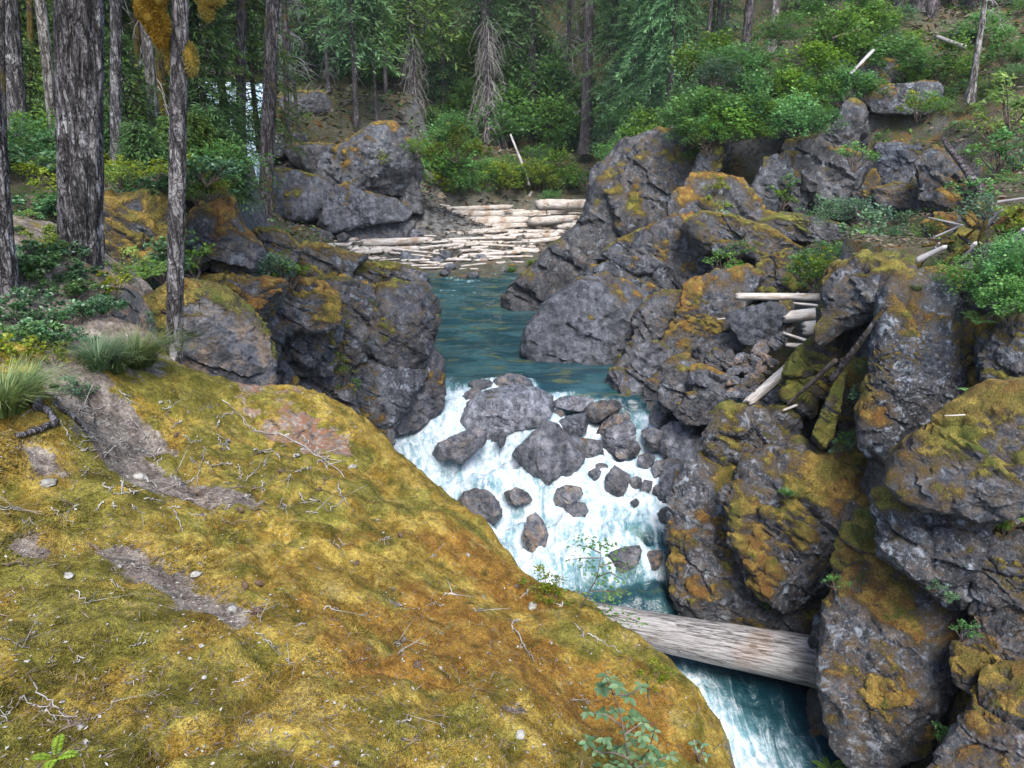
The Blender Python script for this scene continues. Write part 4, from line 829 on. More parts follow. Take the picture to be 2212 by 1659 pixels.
# the ground never stands in front of a rock or of the river that the photograph shows
TOPS = OUTL + [(np.array([(690, 545), (760, 520), (1290, 445), (1290, 480), (1180, 592), (920, 592), (830, 582), (760, 560)], float), 36.0), (np.array([(925, 640), (1110, 640), (1160, 700), (1160, 780), (1320, 820), (960, 820)], float), 20.0), (np.array([(1560, 630), (1660, 600), (1830, 560), (1800, 760), (1700, 900), (1560, 900)], float), 21.5), (np.array([(1330, 420), (1330, 360), (1500, 300), (1560, 330), (1500, 440)], float), 37.0)]
for _ in range(2):
    dpt = np.maximum(Q[:, 1] * CP - z * SP, .2); uu = 1106 + Q[:, 0] / dpt * FPX
    for ol, cy_ in TOPS:
        us = np.linspace(ol[:, 0].min() + 2, ol[:, 0].max() - 2, 30); vb = np.full(30, -1e9)
        for A_, B_ in zip(ol, np.roll(ol, -1, 0)):
            if A_[0] == B_[0]: continue
            t_ = (us - A_[0]) / (B_[0] - A_[0]); vb = np.where((t_ >= 0) & (t_ <= 1), np.maximum(vb, A_[1] + t_ * (B_[1] - A_[1])), vb)
        mm = (uu > us[0]) & (uu < us[-1]) & (Q[:, 1] > 1) & (Q[:, 1] < cy_ - .1)
        y_ = -(np.interp(uu[mm], us, vb) + 6 - 829.5) / FPX
        z[mm] = np.minimum(z[mm], Q[mm, 1] * (-SP + y_ * CP) / (CP + y_ * SP))
# take away needles narrower than a couple of metres
def shift(A, f, r):
    B = A.copy()
    for k_ in range(1, r + 1):
        B[k_:] = f(B[k_:], A[:-k_]); B[:-k_] = f(B[:-k_], A[k_:])
    return B
g2 = z.reshape(len(gy), len(gx))
for f_ in (np.minimum, np.maximum):
    g2 = shift(g2, f_, 5); g2 = shift(g2.T, f_, 5).T
z = np.where(Q[:, 1] < 40, g2.ravel(), z)
z = np.clip(z, -12, 70)
md = (Q[:, 0] > -7.9) & (Q[:, 0] < 4.4) & (Q[:, 1] > -1) & (Q[:, 1] < 9.4)
z[md] = np.minimum(z[md], bil(Q[md, 0], Q[md, 1]) - .55)
n3 = np.stack([Q[:, 0], Q[:, 1], z], 1)
z += np.where(md | (Q[:, 1] < 24), .25, 1) * (.35 * fbm(n3 * .35, 4, 5) + .10 * fbm(n3 * 1.7, 3, 9))
grav = np.clip(1 - abs(Q[:, 1] - 46) / 12, 0, 1) * np.clip((12 - abs(Q[:, 0] - 2)) / 3, 0, 1)
grav = np.maximum(grav, np.clip((ins + 1.5), 0, 1) * m)
TERR = (gx, gy, z.reshape(len(gy), len(gx)))
def ground_z(x, y):
    i = np.clip(np.searchsorted(gx, x) - 1, 0, len(gx) - 2); j = np.clip(np.searchsorted(gy, y) - 1, 0, len(gy) - 2)
    a = (x - gx[i]) / (gx[i + 1] - gx[i]); b = (y - gy[j]) / (gy[j + 1] - gy[j]); t = TERR[2]
    return (t[j, i] * (1 - a) + t[j, i + 1] * a) * (1 - b) + (t[j + 1, i] * (1 - a) + t[j + 1, i + 1] * a) * b
o = link('ground', mesh('ground', np.stack([Q[:, 0], Q[:, 1], z], 1), grid(len(gx), len(gy)), {'gravel': grav}, True, M_TERR))
tag(o, 'dark forest soil and gravel of the gorge floor and hillside', None, None, 'structure')

# ------------------------------------------------------------------ the river
ry = np.concatenate([np.arange(-6, 8, .3), np.arange(8, 22.5, .055), np.arange(22.5, 36.6, .09)])
nxr = 120
l, r = river_x(ry); l = l - 2.2; r = r + 2.0
tx = np.linspace(0, 1, nxr)[None]
RX = l[:, None] * (1 - tx) + r[:, None] * tx; RY = np.repeat(ry[:, None], nxr, 1)
P2 = np.stack([RX.ravel(), RY.ravel()], 1); x, y = P2[:, 0], P2[:, 1]
def blob(u, v, rx, ry_=None, s=1.0):
    p = atW(u, v); ry_ = ry_ or rx
    return s * np.exp(-(((x - p[0]) / rx) ** 2 + ((y - p[1]) / ry_) ** 2))
p3 = np.stack([x, y, 0 * x], 1)
casc = sst(12.4, 14.0, y) * sst(20.7, 19.3, y)
foam = .64 * casc
foam += blob(1500, 1500, 1.6, 2.0, .25)
for b in [(1380, 1290, 1.0, .8, -.70), (1420, 1330, .9, .6, -.5), (1330, 845, 1.6, .9, -.6), (1450, 870, 1.2, .7, -.35), (1180, 1090, .7, .5, -.25), (1030, 1060, .7, .5, -.28), (1400, 1010, .5, .4, -.25),
          (960, 840, .5, .9, .5), (940, 940, 1.0, 1.0, .25), (1100, 1230, 1.2, 1.0, .2), (1260, 1170, 1.2, .8, .15), (1400, 1180, .6, .5, -.35), (1150, 810, .6, .5, .15),
          (1480, 900, .7, .5, .5), (1400, 880, .5, .4, .5), (1350, 1100, .8, .8, .15), (1000, 1130, .9, .7, -.3)]:
    foam += blob(*b)
lx = np.interp(y, LB[::-1, 1], LB[::-1, 0])
e = np.array([atW(1400, 1440), atW(1480, 1540), atW(1590, 1659)])       # plume under the mossy bank
px_ = np.interp(y, e[::-1, 1], e[::-1, 0])
foam += sst(12.4, 11.4, y) * (1.0 * sst(1.35, -.1, x - px_) + .02)
foam += blob(1650, 1600, .9, .9, .12) + blob(1740, 1620, .5, .5, .2)
pool = sst(20.3, 21.5, y)
caps = sst(.28, .62, fbm(p3 * np.array([1.1, 1.7, 1]), 4, 77)) * pool
foam += caps * (.05 + .30 * sst(28, 34, y)) + .02 * pool
foam += .5 * sst(.45, .05, abs(np.minimum(x - lx, 9) - .0)) * pool * .3
lift = np.zeros(len(x))
for o_, C_, S_ in BOULD:                         # water piles up against each boulder and leaves a foam collar
    r_ = .5 * S_[0]; d_ = np.hypot(x - C_[0], (y - C_[1]) * .9); near = (d_ < r_ * 2.2) & (y < 21)
    foam[near] += .45 * np.exp(-((d_[near] - r_ * 1.05) / (.22 * r_ + .08)) ** 2)
    lift[near] += .10 * min(r_, 1.0) * np.exp(-((d_[near] - r_ * 1.0) / (.3 * r_ + .05)) ** 2) * (.6 + .4 * np.sign(y[near] - C_[1]))
foam = np.clip(foam, -.2, 1.05)
turb = casc + .45 * sst(12.6, 11.5, y) * (.4 + foam)
zz = wz(y) + turb * (.28 * fbm(p3 * np.array([1.0, .8, 1]), 4, 3) + .10 * fbm(p3 * 3.1, 3, 8)) + .035 * pool * fbm(p3 * np.array([1.3, 2.0, 1]), 3, 31) + lift
zz -= casc * .34 * sst(-.2, .5, fbm(p3 * np.array([.35, 1.3, 1]), 2, 55))
zz += blob(1040, 1075, .45, .5, .28) + blob(1140, 1070, .4, .4, .2)
deep = sst(13.6, 11.8, y)
o = link('river', mesh('river', np.stack([x, y, zz], 1), grid(nxr, len(ry)), {'foam': foam, 'deep': deep}, True, M_WATER))
tag(o, 'teal river with white rapids running through the gorge', None, None, 'structure')

def on_ground(u, v, t0=8, t1=140):
    d = ray(u, v); t = np.linspace(t0, t1, 3000); p = d[None] * t[:, None]
    below = p[:, 2] < ground_z(p[:, 0], p[:, 1]); i = int(np.argmax(below)) if below.any() else len(t) - 1
    return p[i]

# ------------------------------------------------------------------ the big log across the gorge
a, b = atY(1010, 1290, 12.6), atY(1835, 1442, 11.1)
n = 150; sg = 72; tt = np.linspace(0, 1, n)[:, None]
ax_ = b - a; Ll = np.linalg.norm(ax_); rr = np.interp(tt[:, 0], [0, .35, .65, .9, 1], [.26, .31, .385, .45, .50])
pts = np.stack([tt[:, 0] * Ll - Ll / 2, .05 * np.sin(tt[:, 0] * 3), .04 * np.sin(tt[:, 0] * 5 + 1)], 1)
V, F = tube(pts, rr, sg)
th = np.arctan2(V[:, 2], V[:, 1]); X = V[:, 0]
k = np.interp(X, [Ll / 2 - 1.3, Ll / 2], [0, 1])
rad = np.hypot(V[:, 1], V[:, 2])
g = np.cos(th) * 3.1; cc = np.stack([X * .35, np.cos(th) * 2.2, np.sin(th) * 2.2], 1)
ds = .020 * fbm(cc, 4, 5) + .010 * fbm(cc * np.array([.6, 6, 6]), 3, 7) - k * .16 * np.clip(1 - abs(vn(np.stack([X * .12, np.cos(th) * 5.5, np.sin(th) * 5.5], 1), 12)) * 2.6, 0, 1)
V[:, 1:] *= (1 + ds / np.maximum(rad, .05))[:, None] * np.where(rad < .02, 0, 1)[:, None]
V[:, 0] += k * .22 * vn(np.stack([np.cos(th) * 7, np.sin(th) * 7, th * 0], 1), 3)
o = link('fallen_log', mesh('fallen_log', V, F, None, True, M_LOG), None, tuple((a + b) / 2), (0, -math.asin(ax_[2] / Ll), math.atan2(ax_[1], ax_[0])))
tag(o, 'thick weathered log wedged across the gorge above the water', 'log')

# ------------------------------------------------------------------ trees
def unit(a): return a / (np.linalg.norm(a, axis=-1, keepdims=True) + 1e-9)
def trunk_geo(H, r0, r1, seed, lean=(0, 0), curve=0.0, seg=28, ring=90, bark=.06, flare=.55, roots=5, bottom=.5):
    """a tapered trunk with flared root collar and furrowed bark, base at the origin"""
    t = np.concatenate([np.linspace(-bottom, 1.2, ring // 4), np.linspace(1.2, H, ring - ring // 4 + 1)[1:]])
    u = np.clip(t / H, 0, 1)
    pts = np.stack([lean[0] * t + curve * np.sin(u * 3.0 + seed), lean[1] * t + curve * np.cos(u * 2.3 + seed) - curve * cos(seed), t], 1)
    pts[:, 0] -= curve * sin(seed)
    rad = r0 + (r1 - r0) * u ** .9
    V, F = tube(pts, rad, seg, False)
    k = np.repeat(np.arange(ring), seg); th = np.tile(np.arange(seg) / seg * 2 * pi, ring)
    c = pts[k]; d = V - c
    fl = np.exp(-np.clip(t[k] + .1, 0, 9) / (r0 * 1.5)) * flare
    lobes = .5 + .5 * np.cos(th * roots + seed + .5 * np.sin(th * 2 + seed))
    sc = 1 + fl * (.35 + 1.0 * lobes)
    q = np.stack([np.cos(th) * 3.2, np.sin(th) * 3.2, t[k] * .55 / (r0 * 3)], 1)
    sc += bark * (.8 * (1 - 2.4 * abs(fbm(q * np.array([4.2, 4.2, 1.3]) + 7, 2, seed + 9))) * (seg > 50) + fbm(q * 1.6 + seed, 3, seed) + .7 * (1 - 2 * abs(fbm(q * np.array([2.2, 2.2, .8]) + 3, 3, seed + 5))))
    return c + d * sc[:, None], F
def conifer_crown(rs, H, hb, R, nb=110, st=9, nl=5, LL=.30, LW=.075, droop=.45, top=1.0, dens=1.0):
    Ps, Ds, Ns, Ls, Ts = [], [], [], [], []; sticks = []
    for b in range(nb):
        f = ((b + rs.rand()) / nb) ** .85; h = hb + (H - hb) * f
        L = R * (1 - f * top * .93) ** .75 * rs.uniform(.65, 1.15); a = b * 2.39996 + rs.uniform(-.4, .4)
        d = np.array([cos(a), sin(a), 0]); sd = np.array([-sin(a), cos(a), 0]); up = rs.uniform(-.1, .25); dr = droop * rs.uniform(.7, 1.3)
        s = np.linspace(.14, 1, st); s = s + rs.uniform(-.03, .03, st)
        P = np.array([0, 0, h]) + d * (L * s)[:, None] + np.array([0, 0, 1.0]) * (L * (up * s - dr * s * s))[:, None]
        sticks.append((np.vstack([[0, 0, h], P[::3], P[-1]]), L))
        tw = .40 * L * (1 - .72 * s) + .12
        for side in (-1, 1):
            q = np.linspace(.15, 1, nl)
            pp = P[:, None] + (side * sd * .85 + d * .55)[None, None] * (tw[:, None] * q)[..., None] + np.array([0, 0, -1.0]) * (tw[:, None] * q ** 2 * .35)[..., None]
            pp = pp.reshape(-1, 3); n = len(pp); pp = pp + rs.normal(0, .035, (n, 3))
            dd = np.tile(side * sd * .75 + d * .7, (n, 1)) + rs.normal(0, .38, (n, 3)); dd[:, 2] -= .35
            nn = np.tile([0, 0, 1.0], (n, 1)) + rs.normal(0, .30, (n, 3))
            Ps.append(pp); Ds.append(dd); Ns.append(nn); Ls.append(rs.uniform(.7, 1.3, n) * LL)
            Ts.append(np.clip(np.repeat(s, nl) * .55 + rs.uniform(-.15, .35, n) + rs.uniform(-.1, .15), 0, 1))
    P, D, N, L, T = np.vstack(Ps), np.vstack(Ds), np.vstack(Ns), np.concatenate(Ls), np.concatenate(Ts)
    if dens < 1:
        m = rs.rand(len(P)) < dens; P, D, N, L, T = P[m], D[m], N[m], L[m], T[m]
    V, F = leaves(P, D, N, L, L * (LW / LL))
    sp = [tube(p, np.linspace(.022 + .006 * l, .006, len(p)), 3, False) for p, l in sticks]
    return V, F, np.repeat(T, 4), join(sp)
def dead_geo(rs, h0, h1, n, L, hang=.8, thick=.02, out=1.0):
    """bare grey drooping branches with side twigs"""
    parts = []
    for i in range(n):
        h = rs.uniform(h0, h1); a = rs.uniform(0, 2 * pi); l = L * rs.uniform(.5, 1.1); d = np.array([cos(a), sin(a), 0]) * out
        s = np.linspace(0, 1, 5)[:, None]
        p = np.array([0, 0, h]) + d * l * s * (1 - .35 * s) + np.array([0, 0, -1.0]) * (l * hang * s ** 1.7) + rs.normal(0, .03 * l, (5, 3)) * s
        parts.append(tube(p, np.linspace(thick, thick * .3, 5), 3, False))
        for j in range(5):
            q = p[rs.randint(1, 5)]; dd = np.array([rs.normal(), rs.normal(), -abs(rs.normal()) * .9 - hang * .6]); dd = dd / np.linalg.norm(dd) * l * rs.uniform(.2, .45)
            parts.append(tube(np.stack([q, q + dd * .5 + rs.normal(0, .03, 3), q + dd]), np.array([thick * .5, thick * .4, thick * .2]), 3, False))
    return join(parts)
def leafmesh(name, V, F, T, mat): return mesh(name, V, F, {'tint': T}, False, mat)

PROTO = []
def make_proto(i, H, hb, R, nb, mat, dead=None, LL=.34, LW=.085, droop=.45, st=9, nl=5):
    rs = np.random.RandomState(100 + i)
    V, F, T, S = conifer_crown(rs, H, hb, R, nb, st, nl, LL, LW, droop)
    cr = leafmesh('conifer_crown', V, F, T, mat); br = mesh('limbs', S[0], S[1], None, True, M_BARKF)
    tv, tf = trunk_geo(H, .019 * H, .02, i, (0, 0), .12, 12, 36, .03, .4)
    tr = mesh('conifer_trunk', tv, tf, None, True, M_BARKF)
    de = None
    if dead: de = mesh('dead_branches', *dead_geo(rs, *dead), None, True, M_DEAD)
    PROTO.append((tr, cr, br, de))
make_proto(0, 26, 1.0, 3.4, 150, M_NEED)
make_proto(1, 24, 2.5, 3.0, 120, M_NEEDB, (.8, 4.2, 44, 1.7, .9, .03))
make_proto(2, 30, 5.5, 3.2, 120, M_NEED, (1.2, 8.0, 50, 2.0, .9, .026))
make_proto(3, 16, .3, 2.6, 130, M_NEEDB, None, .26, .07)
make_proto(4, 34, 9.0, 3.4, 110, M_NEED, (2.0, 12, 40, 1.5, .6))
make_proto(5, 22, .5, 3.8, 150, M_NEEDB, None, .42, .09, .75)
def conifer(p, label, loc, rz, sc, lean=(0, 0), name='conifer_tree', group=None):
    tr, cr, br, de = PROTO[p]
    e = empty(name, tuple(loc), (lean[0], lean[1], rz), sc); tag(e, label, 'tree', group)
    link('trunk', tr, e); c = link('crown', cr, e); link('limbs', br, c)
    if de: link('dead_branches', de, e)
    return e
def upx(loc): 
    dp = loc[1] * CP - loc[2] * SP; return 1106 + loc[0] / max(dp, .1) * FPX
# ---- trees of the far hillside that stand out in the photograph
def ctree(u, v, Y, p, sc, label, rz=0.0, lean=(0, 0), drop=.3):
    q = atY(u, v, Y); g = ground_z(q[0], q[1]); q[2] = min(q[2], g) - drop * 0 if abs(q[2] - g) < 1.5 else q[2]
    return conifer(p, label, q, rz, sc, lean)
def bare_trunk(u, v, Y, wpx, H, label, mat, seed, lean=(0, 0), name='tree', dead=None, crown=None, detail=(20, 60), bark=.04, flare=.4, taper=.75):
    """a single tree: a real trunk, optional dead limbs, and its green crown high above"""
    q = atY(u, v, Y); dp = q[1] * CP - q[2] * SP; r = wpx * dp / FPX / 2
    e = empty(name, tuple(q)); tag(e, label, 'tree')
    V, F = trunk_geo(H, r, r * (1 - taper), seed, lean, .02 * H * .2, detail[0], detail[1], bark, flare)
    link('trunk', mesh('trunk', V, F, None, True, mat), e)
    rs = np.random.RandomState(seed)
    if dead: link('dead_branches', mesh('dead_branches', *dead_geo(rs, *dead), None, True, M_DEAD), e, (lean[0] * dead[0], lean[1] * dead[0], 0))
    if crown:
        hb, R, nb, mt = crown
        cv, cf, ct, cs = conifer_crown(rs, H, hb, R, nb, 7, 3, .46, .11)
        cv[:, :2] += cv[:, 2:3] * np.array([lean]); cs[0][:, :2] += cs[0][:, 2:3] * np.array([lean])
        c = link('crown', leafmesh('crown', cv, cf, ct, mt), e); link('limbs', mesh('limbs', cs[0], cs[1], None, True, M_BARKF), c)
    return e
bare_trunk(1264, 318, 60, 24, 36, 'tall bare reddish-brown trunk standing alone at the eroded bank', M_BARKF, 1, (-.004, 0), dead=(2, 14, 26, 1.3, .3, .02), crown=(15, 3.4, 90, M_NEED))
bare_trunk(1226, 250, 66, 11, 28, 'thin grey tree with shaggy dead limbs left of the tall bare trunk', M_BARKF, 2, dead=(1, 11, 70, 2.6, .55, .035), crown=(13, 3.0, 70, M_NEED))
bare_trunk(1056, 335, 61, 17, 30, 'conifer draped in grey drooping dead branches above the driftwood', M_BARKF, 3, (-.012, 0), dead=(1, 10, 130, 2.6, .9, .028), crown=(9, 3.6, 130, M_NEEDB))
bare_trunk(897, 238, 60, 14, 27, 'conifer with a grey skirt of dead branches behind the terrace', M_BARKF, 4, (-.004, 0), dead=(.5, 5.2, 90, 1.6, 1.1, .026), crown=(4.6, 3.6, 170, M_NEED))
bare_trunk(770, 255, 50, 11, 20, 'small conifer growing on the edge of the grey cliff top', M_BARKF, 5, (.012, 0), dead=(2, 6, 20, 1.2, .6, .015), crown=(3.6, 2.6, 120, M_NEEDB))
bare_trunk(814, 258, 51, 7, 14, 'thin young conifer just right of the cliff-top tree', M_BARKF, 6, (-.01, 0), crown=(3.2, 1.8, 80, M_NEEDB))
bare_trunk(645, 285, 46, 8, 12, 'dead snag with an umbrella of bare twigs on the terrace', M_BARKF, 7, (-.01, 0), dead=(3.2, 8.5, 60, 1.9, .45, .032))
bare_trunk(632, 300, 43, 5, 7, 'slim white dead stem on the terrace edge', M_PALE, 8, (-.004, 0), dead=(1, 5, 12, .5, .5, .01))
bare_trunk(1480, 215, 46, 34, 30, 'massive moss-hung brown trunk right of the gorge', M_BARKM, 9, dead=(1, 9, 30, 1.0, 1.0, .03), crown=(7, 5.0, 170, M_NEEDB), bark=.10)
bare_trunk(1665, 125, 38, 19, 26, 'pale trunk rising from the shrub mound', M_PALE, 10, (.002, 0), crown=(11, 3.2, 70, M_NEED))
bare_trunk(1611, 100, 41, 20, 28, 'grey trunk just left of the pale trunk on the mound', M_BARKF, 11, crown=(10, 3.2, 70, M_NEED))
bare_trunk(1519, 200, 40, 8, 18, 'thin straight stem at the left edge of the shrub mound', M_BARKF, 12, crown=(7, 2.0, 60, M_NEED))
bare_trunk(2001, 85, 36, 22, 28, 'straight grey trunk at the top of the right slope', M_BARKF, 13, (-.01, 0), crown=(10, 3.2, 70, M_NEED))
bare_trunk(2104, 66, 40, 48, 34, 'thick brown trunk at the top right corner', M_BARK2, 14, crown=(12, 4.0, 70, M_NEED), bark=.07)
bare_trunk(2100, 190, 28, 15, 6.2, 'broken pale snag leaning on the right slope', M_PALE, 15, (-.045, 0), dead=(2, 5.5, 10, .9, .6, .015))
bare_trunk(2180, 30, 38, 20, 26, 'dark trunk at the far right edge of the slope', M_BARK2, 16, crown=(9, 3.2, 70, M_NEED))
bare_trunk(1570, 60, 52, 9, 22, 'slender trunk behind the shrub mound', M_BARKF, 17, crown=(6, 2.6, 70, M_NEED))
bare_trunk(710, 190, 58, 9, 24, 'slender conifer at the back of the terrace', M_BARKF, 18, crown=(3.5, 3.2, 140, M_NEEDB), dead=(1, 5, 20, 1.4, .8, .015))
bare_trunk(835, 215, 60, 10, 24, 'grey conifer trunk behind the cliff-top trees', M_BARKF, 19, crown=(4.5, 3.2, 140, M_NEED))
for i, (u, v, Y, p, sc, lb) in enumerate([(1395, 345, 44, 5, .62, 'drooping grey-green conifer left of the moss-hung trunk'), (1440, 330, 41, 5, .55, 'drooping conifer in front of the moss-hung trunk'), (1360, 340, 50, 3, .9, 'bushy conifer at the head of the ragged ridge'), (1420, 260, 54, 5, .9, 'tall drooping conifer behind the ragged ridge'), (1320, 300, 58, 3, .9, 'bushy conifer right of the tall bare trunk'), (1545, 190, 42, 3, .8, 'bushy conifer at the back of the shrub mound')]):
    conifer(p, lb, atY(u, v, Y), i * 1.3, sc)
# ---- the mass of the far forest
rs = np.random.RandomState(4)
FOR = []
spots = [(1150, 300, 66), (1340, 250, 60), (1390, 240, 52), (1430, 230, 50), (960, 215, 66), (1110, 230, 72), (1310, 200, 75), (1180, 160, 84), (1060, 150, 82), (930, 150, 76), (820, 160, 70), (740, 150, 66), (660, 170, 62), (580, 190, 60), (520, 190, 62), (460, 180, 58), (1250, 110, 92), (1380, 120, 80), (990, 90, 94), (1120, 60, 100), (870, 80, 90), (770, 80, 84), (690, 90, 78), (600, 90, 74), (1440, 60, 70), (1540, 40, 60), (1350, 40, 98), (1480, 20, 92)]
for u, v, Y in spots:
    q = atY(u, v, Y); q[2] = ground_z(q[0], q[1]) - .2
    FOR.append((q, rs.choice([0, 1, 2, 3, 5], p=[.26, .2, .16, .14, .24])))
for i in range(66):
    y = rs.uniform(66, 112); x = rs.uniform(-.62, .66) * y
    FOR.append((np.array([x, y, ground_z(x, y) - .2]), rs.choice([0, 1, 2, 4, 5])))
for x, y in [(20, 40), (26, 46), (24, 34), (30, 38), (33, 50), (27, 58), (20, 52), (36, 44), (-30, 34), (-36, 40), (-28, 48), (-40, 52), (-33, 58), (-24, 56)]:
    FOR.append((np.array([x, y, ground_z(x, y) - .2]), rs.choice([0, 2, 4, 5])))
FOR.sort(key=lambda t: upx(t[0]))
for i, (q, p) in enumerate(FOR):
    conifer(int(p), f'green conifer of the distant forest, {ordw(i)} from the left', q, rs.uniform(0, 6.28), rs.uniform(.8, 1.2), (rs.normal(0, .012), rs.normal(0, .012)), 'conifer_tree', 'conifers of the distant forest')

# ---- the trees of the left bank
def near_tree(base, top, wpx, label, mat, seed, Hx=16.0, bark=.07, flare=.6, curve=.04, detail=(56, 200), crown=None, taper=.45, dead=None, roots=5):
    u0, v0, Y = base; q = atY(u0, v0, Y); dp = q[1] * CP - q[2] * SP; r = wpx * dp / FPX / 2
    w = atY(top[0], top[1], Y + top[2]); h = w[2] - q[2]; lean = ((w[0] - q[0]) / h, (w[1] - q[1]) / h)
    e = empty('conifer_tree', tuple(q)); tag(e, label, 'tree', 'trees of the left bank')
    V, F = trunk_geo(Hx, r, r * (1 - taper), seed, lean, curve, detail[0], detail[1], bark, flare, roots)
    link('trunk', mesh('trunk', V, F, None, True, mat), e)
    rs = np.random.RandomState(seed)
    if crown:
        hb, R, nb, mt = crown
        cv, cf, ct, cs = conifer_crown(rs, Hx, hb, R, nb, 8, 4, .26, .06, .5)
        cv[:, :2] += cv[:, 2:3] * np.array([lean]); cs[0][:, :2] += cs[0][:, 2:3] * np.array([lean])
        c = link('crown', leafmesh('crown', cv, cf, ct, mt), e); link('limbs', mesh('limbs', cs[0], cs[1], None, True, M_BARK2), c)
    if dead: link('dead_branches', mesh('dead_branches', *dead_geo(rs, *dead), None, True, M_DEAD), e)
    return e
near_tree((175, 668, 7.5), (170, 0, 0), 80, 'thickest rough-barked trunk on the left, shrubs around its base', M_BARK, 31, 24, .085, .35, .02, (96, 420), (13, 3.5, 60, M_HEM), .3)
near_tree((18, 712, 6.4), (-22, 300, 0), 52, 'rough trunk cut by the left edge of the picture', M_BARK, 32, 18, .06, .45, .02, (64, 260), (12, 3, 40, M_HEM), .3)
near_tree((376, 775, 6.3), (392, 0, 0), 33, 'slim grey trunk standing at the gorge edge beside the grass tuft', M_BARK, 33, 15, .035, .35, .03, (56, 300), (9, 2.4, 50, M_HEM), .35)
near_tree((572, 492, 20), (593, 0, .5), 29, 'leaning dark trunk with spreading roots at the end of the left wall', M_BARK2, 34, 24, .05, .8, .06, (40, 160), (14, 3.2, 70, M_HEM), .4)
near_tree((44, 330, 16), (16, 0, 0), 38, 'broad grey trunk at the upper left', M_BARK, 35, 24, .05, .3, .03, (40, 120), (12, 3.2, 60, M_HEM), .25)
near_tree((120, 300, 16), (86, 0, 0), 22, 'smooth grey leaning trunk left of the thickest trunk', M_PALE, 36, 22, .03, .3, .03, (32, 100), (10, 3, 60, M_HEM), .25)
near_tree((250, 360, 14), (249, 0, 0), 22, 'straight grey trunk right of the thickest trunk', M_BARK, 37, 22, .045, .3, .03, (36, 120), (9, 3, 60, M_HEM), .25)
near_tree((342, 335, 17), (314, 60, 0), 22, 'pale barkless trunk leaning left behind the slim grey trunk', M_PALE, 38, 20, .012, .25, .02, (32, 90), None, .3)
near_tree((520, 320, 28), (522, 0, 0), 20, 'dark trunk in the middle of the left grove', M_BARK2, 39, 24, .05, .3, .05, (28, 90), (7.5, 3.0, 90, M_HEM), .25)
near_tree((490, 290, 29), (470, 60, 0), 17, 'curved dark trunk left of the middle dark trunk', M_BARK2, 40, 22, .05, .3, .22, (28, 90), (5.5, 3.0, 100, M_HEM), .25)
near_tree((420, 290, 25), (418, 0, 0), 19, 'dark trunk close behind the slim grey trunk', M_BARK2, 41, 24, .05, .3, .04, (28, 90), (6, 3.0, 100, M_HEM), .25)
near_tree((352, 300, 23), (345, 0, 0), 22, 'mossy dark trunk behind the pale barkless trunk', M_BARKM, 42, 22, .08, .3, .05, (28, 90), (5.0, 3.2, 90, M_HEM), .25, (1, 7, 30, 1.0, 1.0, .02))
near_tree((70, 300, 22), (62, 0, 0), 12, 'thin dark stem between the upper left trunks', M_BARKM, 43, 20, .06, .3, .05, (24, 80), (4.5, 2.6, 90, M_HEM), .25)
near_tree((4, 330, 13), (-4, 0, 0), 20, 'dark trunk in the upper left corner', M_BARK2, 44, 20, .05, .3, .03, (28, 90), (9, 2.6, 40, M_HEM), .25)
near_tree((300, 310, 24), (296, 0, 0), 14, 'thin mossy trunk right of the straight grey trunk', M_BARKM, 45, 20, .08, .3, .05, (24, 80), (3.6, 3.0, 100, M_HEM), .25, (1, 6, 26, .9, 1.0, .02))
near_tree((620, 290, 42), (616, 0, 0), 12, 'thin trunk on the terrace right of the leaning dark trunk', M_BARK2, 46, 22, .05, .3, .05, (20, 60), (6, 2.6, 90, M_HEM), .25)
near_tree((160, 310, 26), (150, 0, 0), 14, 'slender trunk glimpsed behind the thickest trunk', M_BARK2, 47, 22, .05, .3, .05, (20, 60), (5, 3.0, 110, M_HEM), .25)
near_tree((215, 310, 27), (222, 0, 0), 15, 'shaded trunk between the thickest and the straight grey trunk', M_BARK2, 48, 22, .05, .3, .05, (20, 60), (4, 3.2, 110, M_HEM), .25)

# ------------------------------------------------------------------ shrubs
def shrub_geo(rs, n, rx, rz, L, W, stems=9, flat=.7, clump=14):
    """stems from the base carrying clumps of leaves through a lumpy volume"""
    cl = []
    for i in range(clump):
        a = rs.uniform(0, 2 * pi); r = rx * rs.uniform(.05, 1.0); cl.append((cos(a) * r, sin(a) * r, rz * rs.uniform(.25, 1.0) * (1 - .35 * (r / rx) ** 2)))
    cl = np.array(cl); k = rs.randint(0, clump, n)
    off = rs.normal(0, 1, (n, 3)); csz = rs.uniform(.12, .42, clump)[k][:, None]; off = unit(off) * (rs.rand(n, 1) ** .6) * np.array([rx, rx, rz * .7]) * csz
    P = cl[k] + off; P[:, 2] = np.maximum(P[:, 2], .02)
    D = unit(P - np.array([0, 0, rz * .3])) + rs.normal(0, .6, (n, 3)); D[:, 2] = D[:, 2] * .4 - .1
    N = np.array([0, 0, 1.0]) * flat + rs.normal(0, .45, (n, 3)) + .4 * unit(off)
    LL = L * rs.uniform(.4, 1.3, n)
    V, F = leaves(P, D, N, LL, LL * (W / L))
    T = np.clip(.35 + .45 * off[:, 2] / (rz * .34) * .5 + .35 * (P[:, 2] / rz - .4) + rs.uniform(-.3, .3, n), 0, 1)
    st = []
    for c in cl[:stems]:
        s = np.linspace(0, 1, 4)[:, None]; st.append(tube(c * s * np.array([1, 1, 1.0]) + np.array([0, 0, -.15]) * (1 - s) + rs.normal(0, .03, (4, 3)) * s * (1 - s) * 4, np.linspace(.014, .005, 4) * max(1, rz), 3, False))
    return V, F, np.repeat(T, 4), join(st)
SH = {}
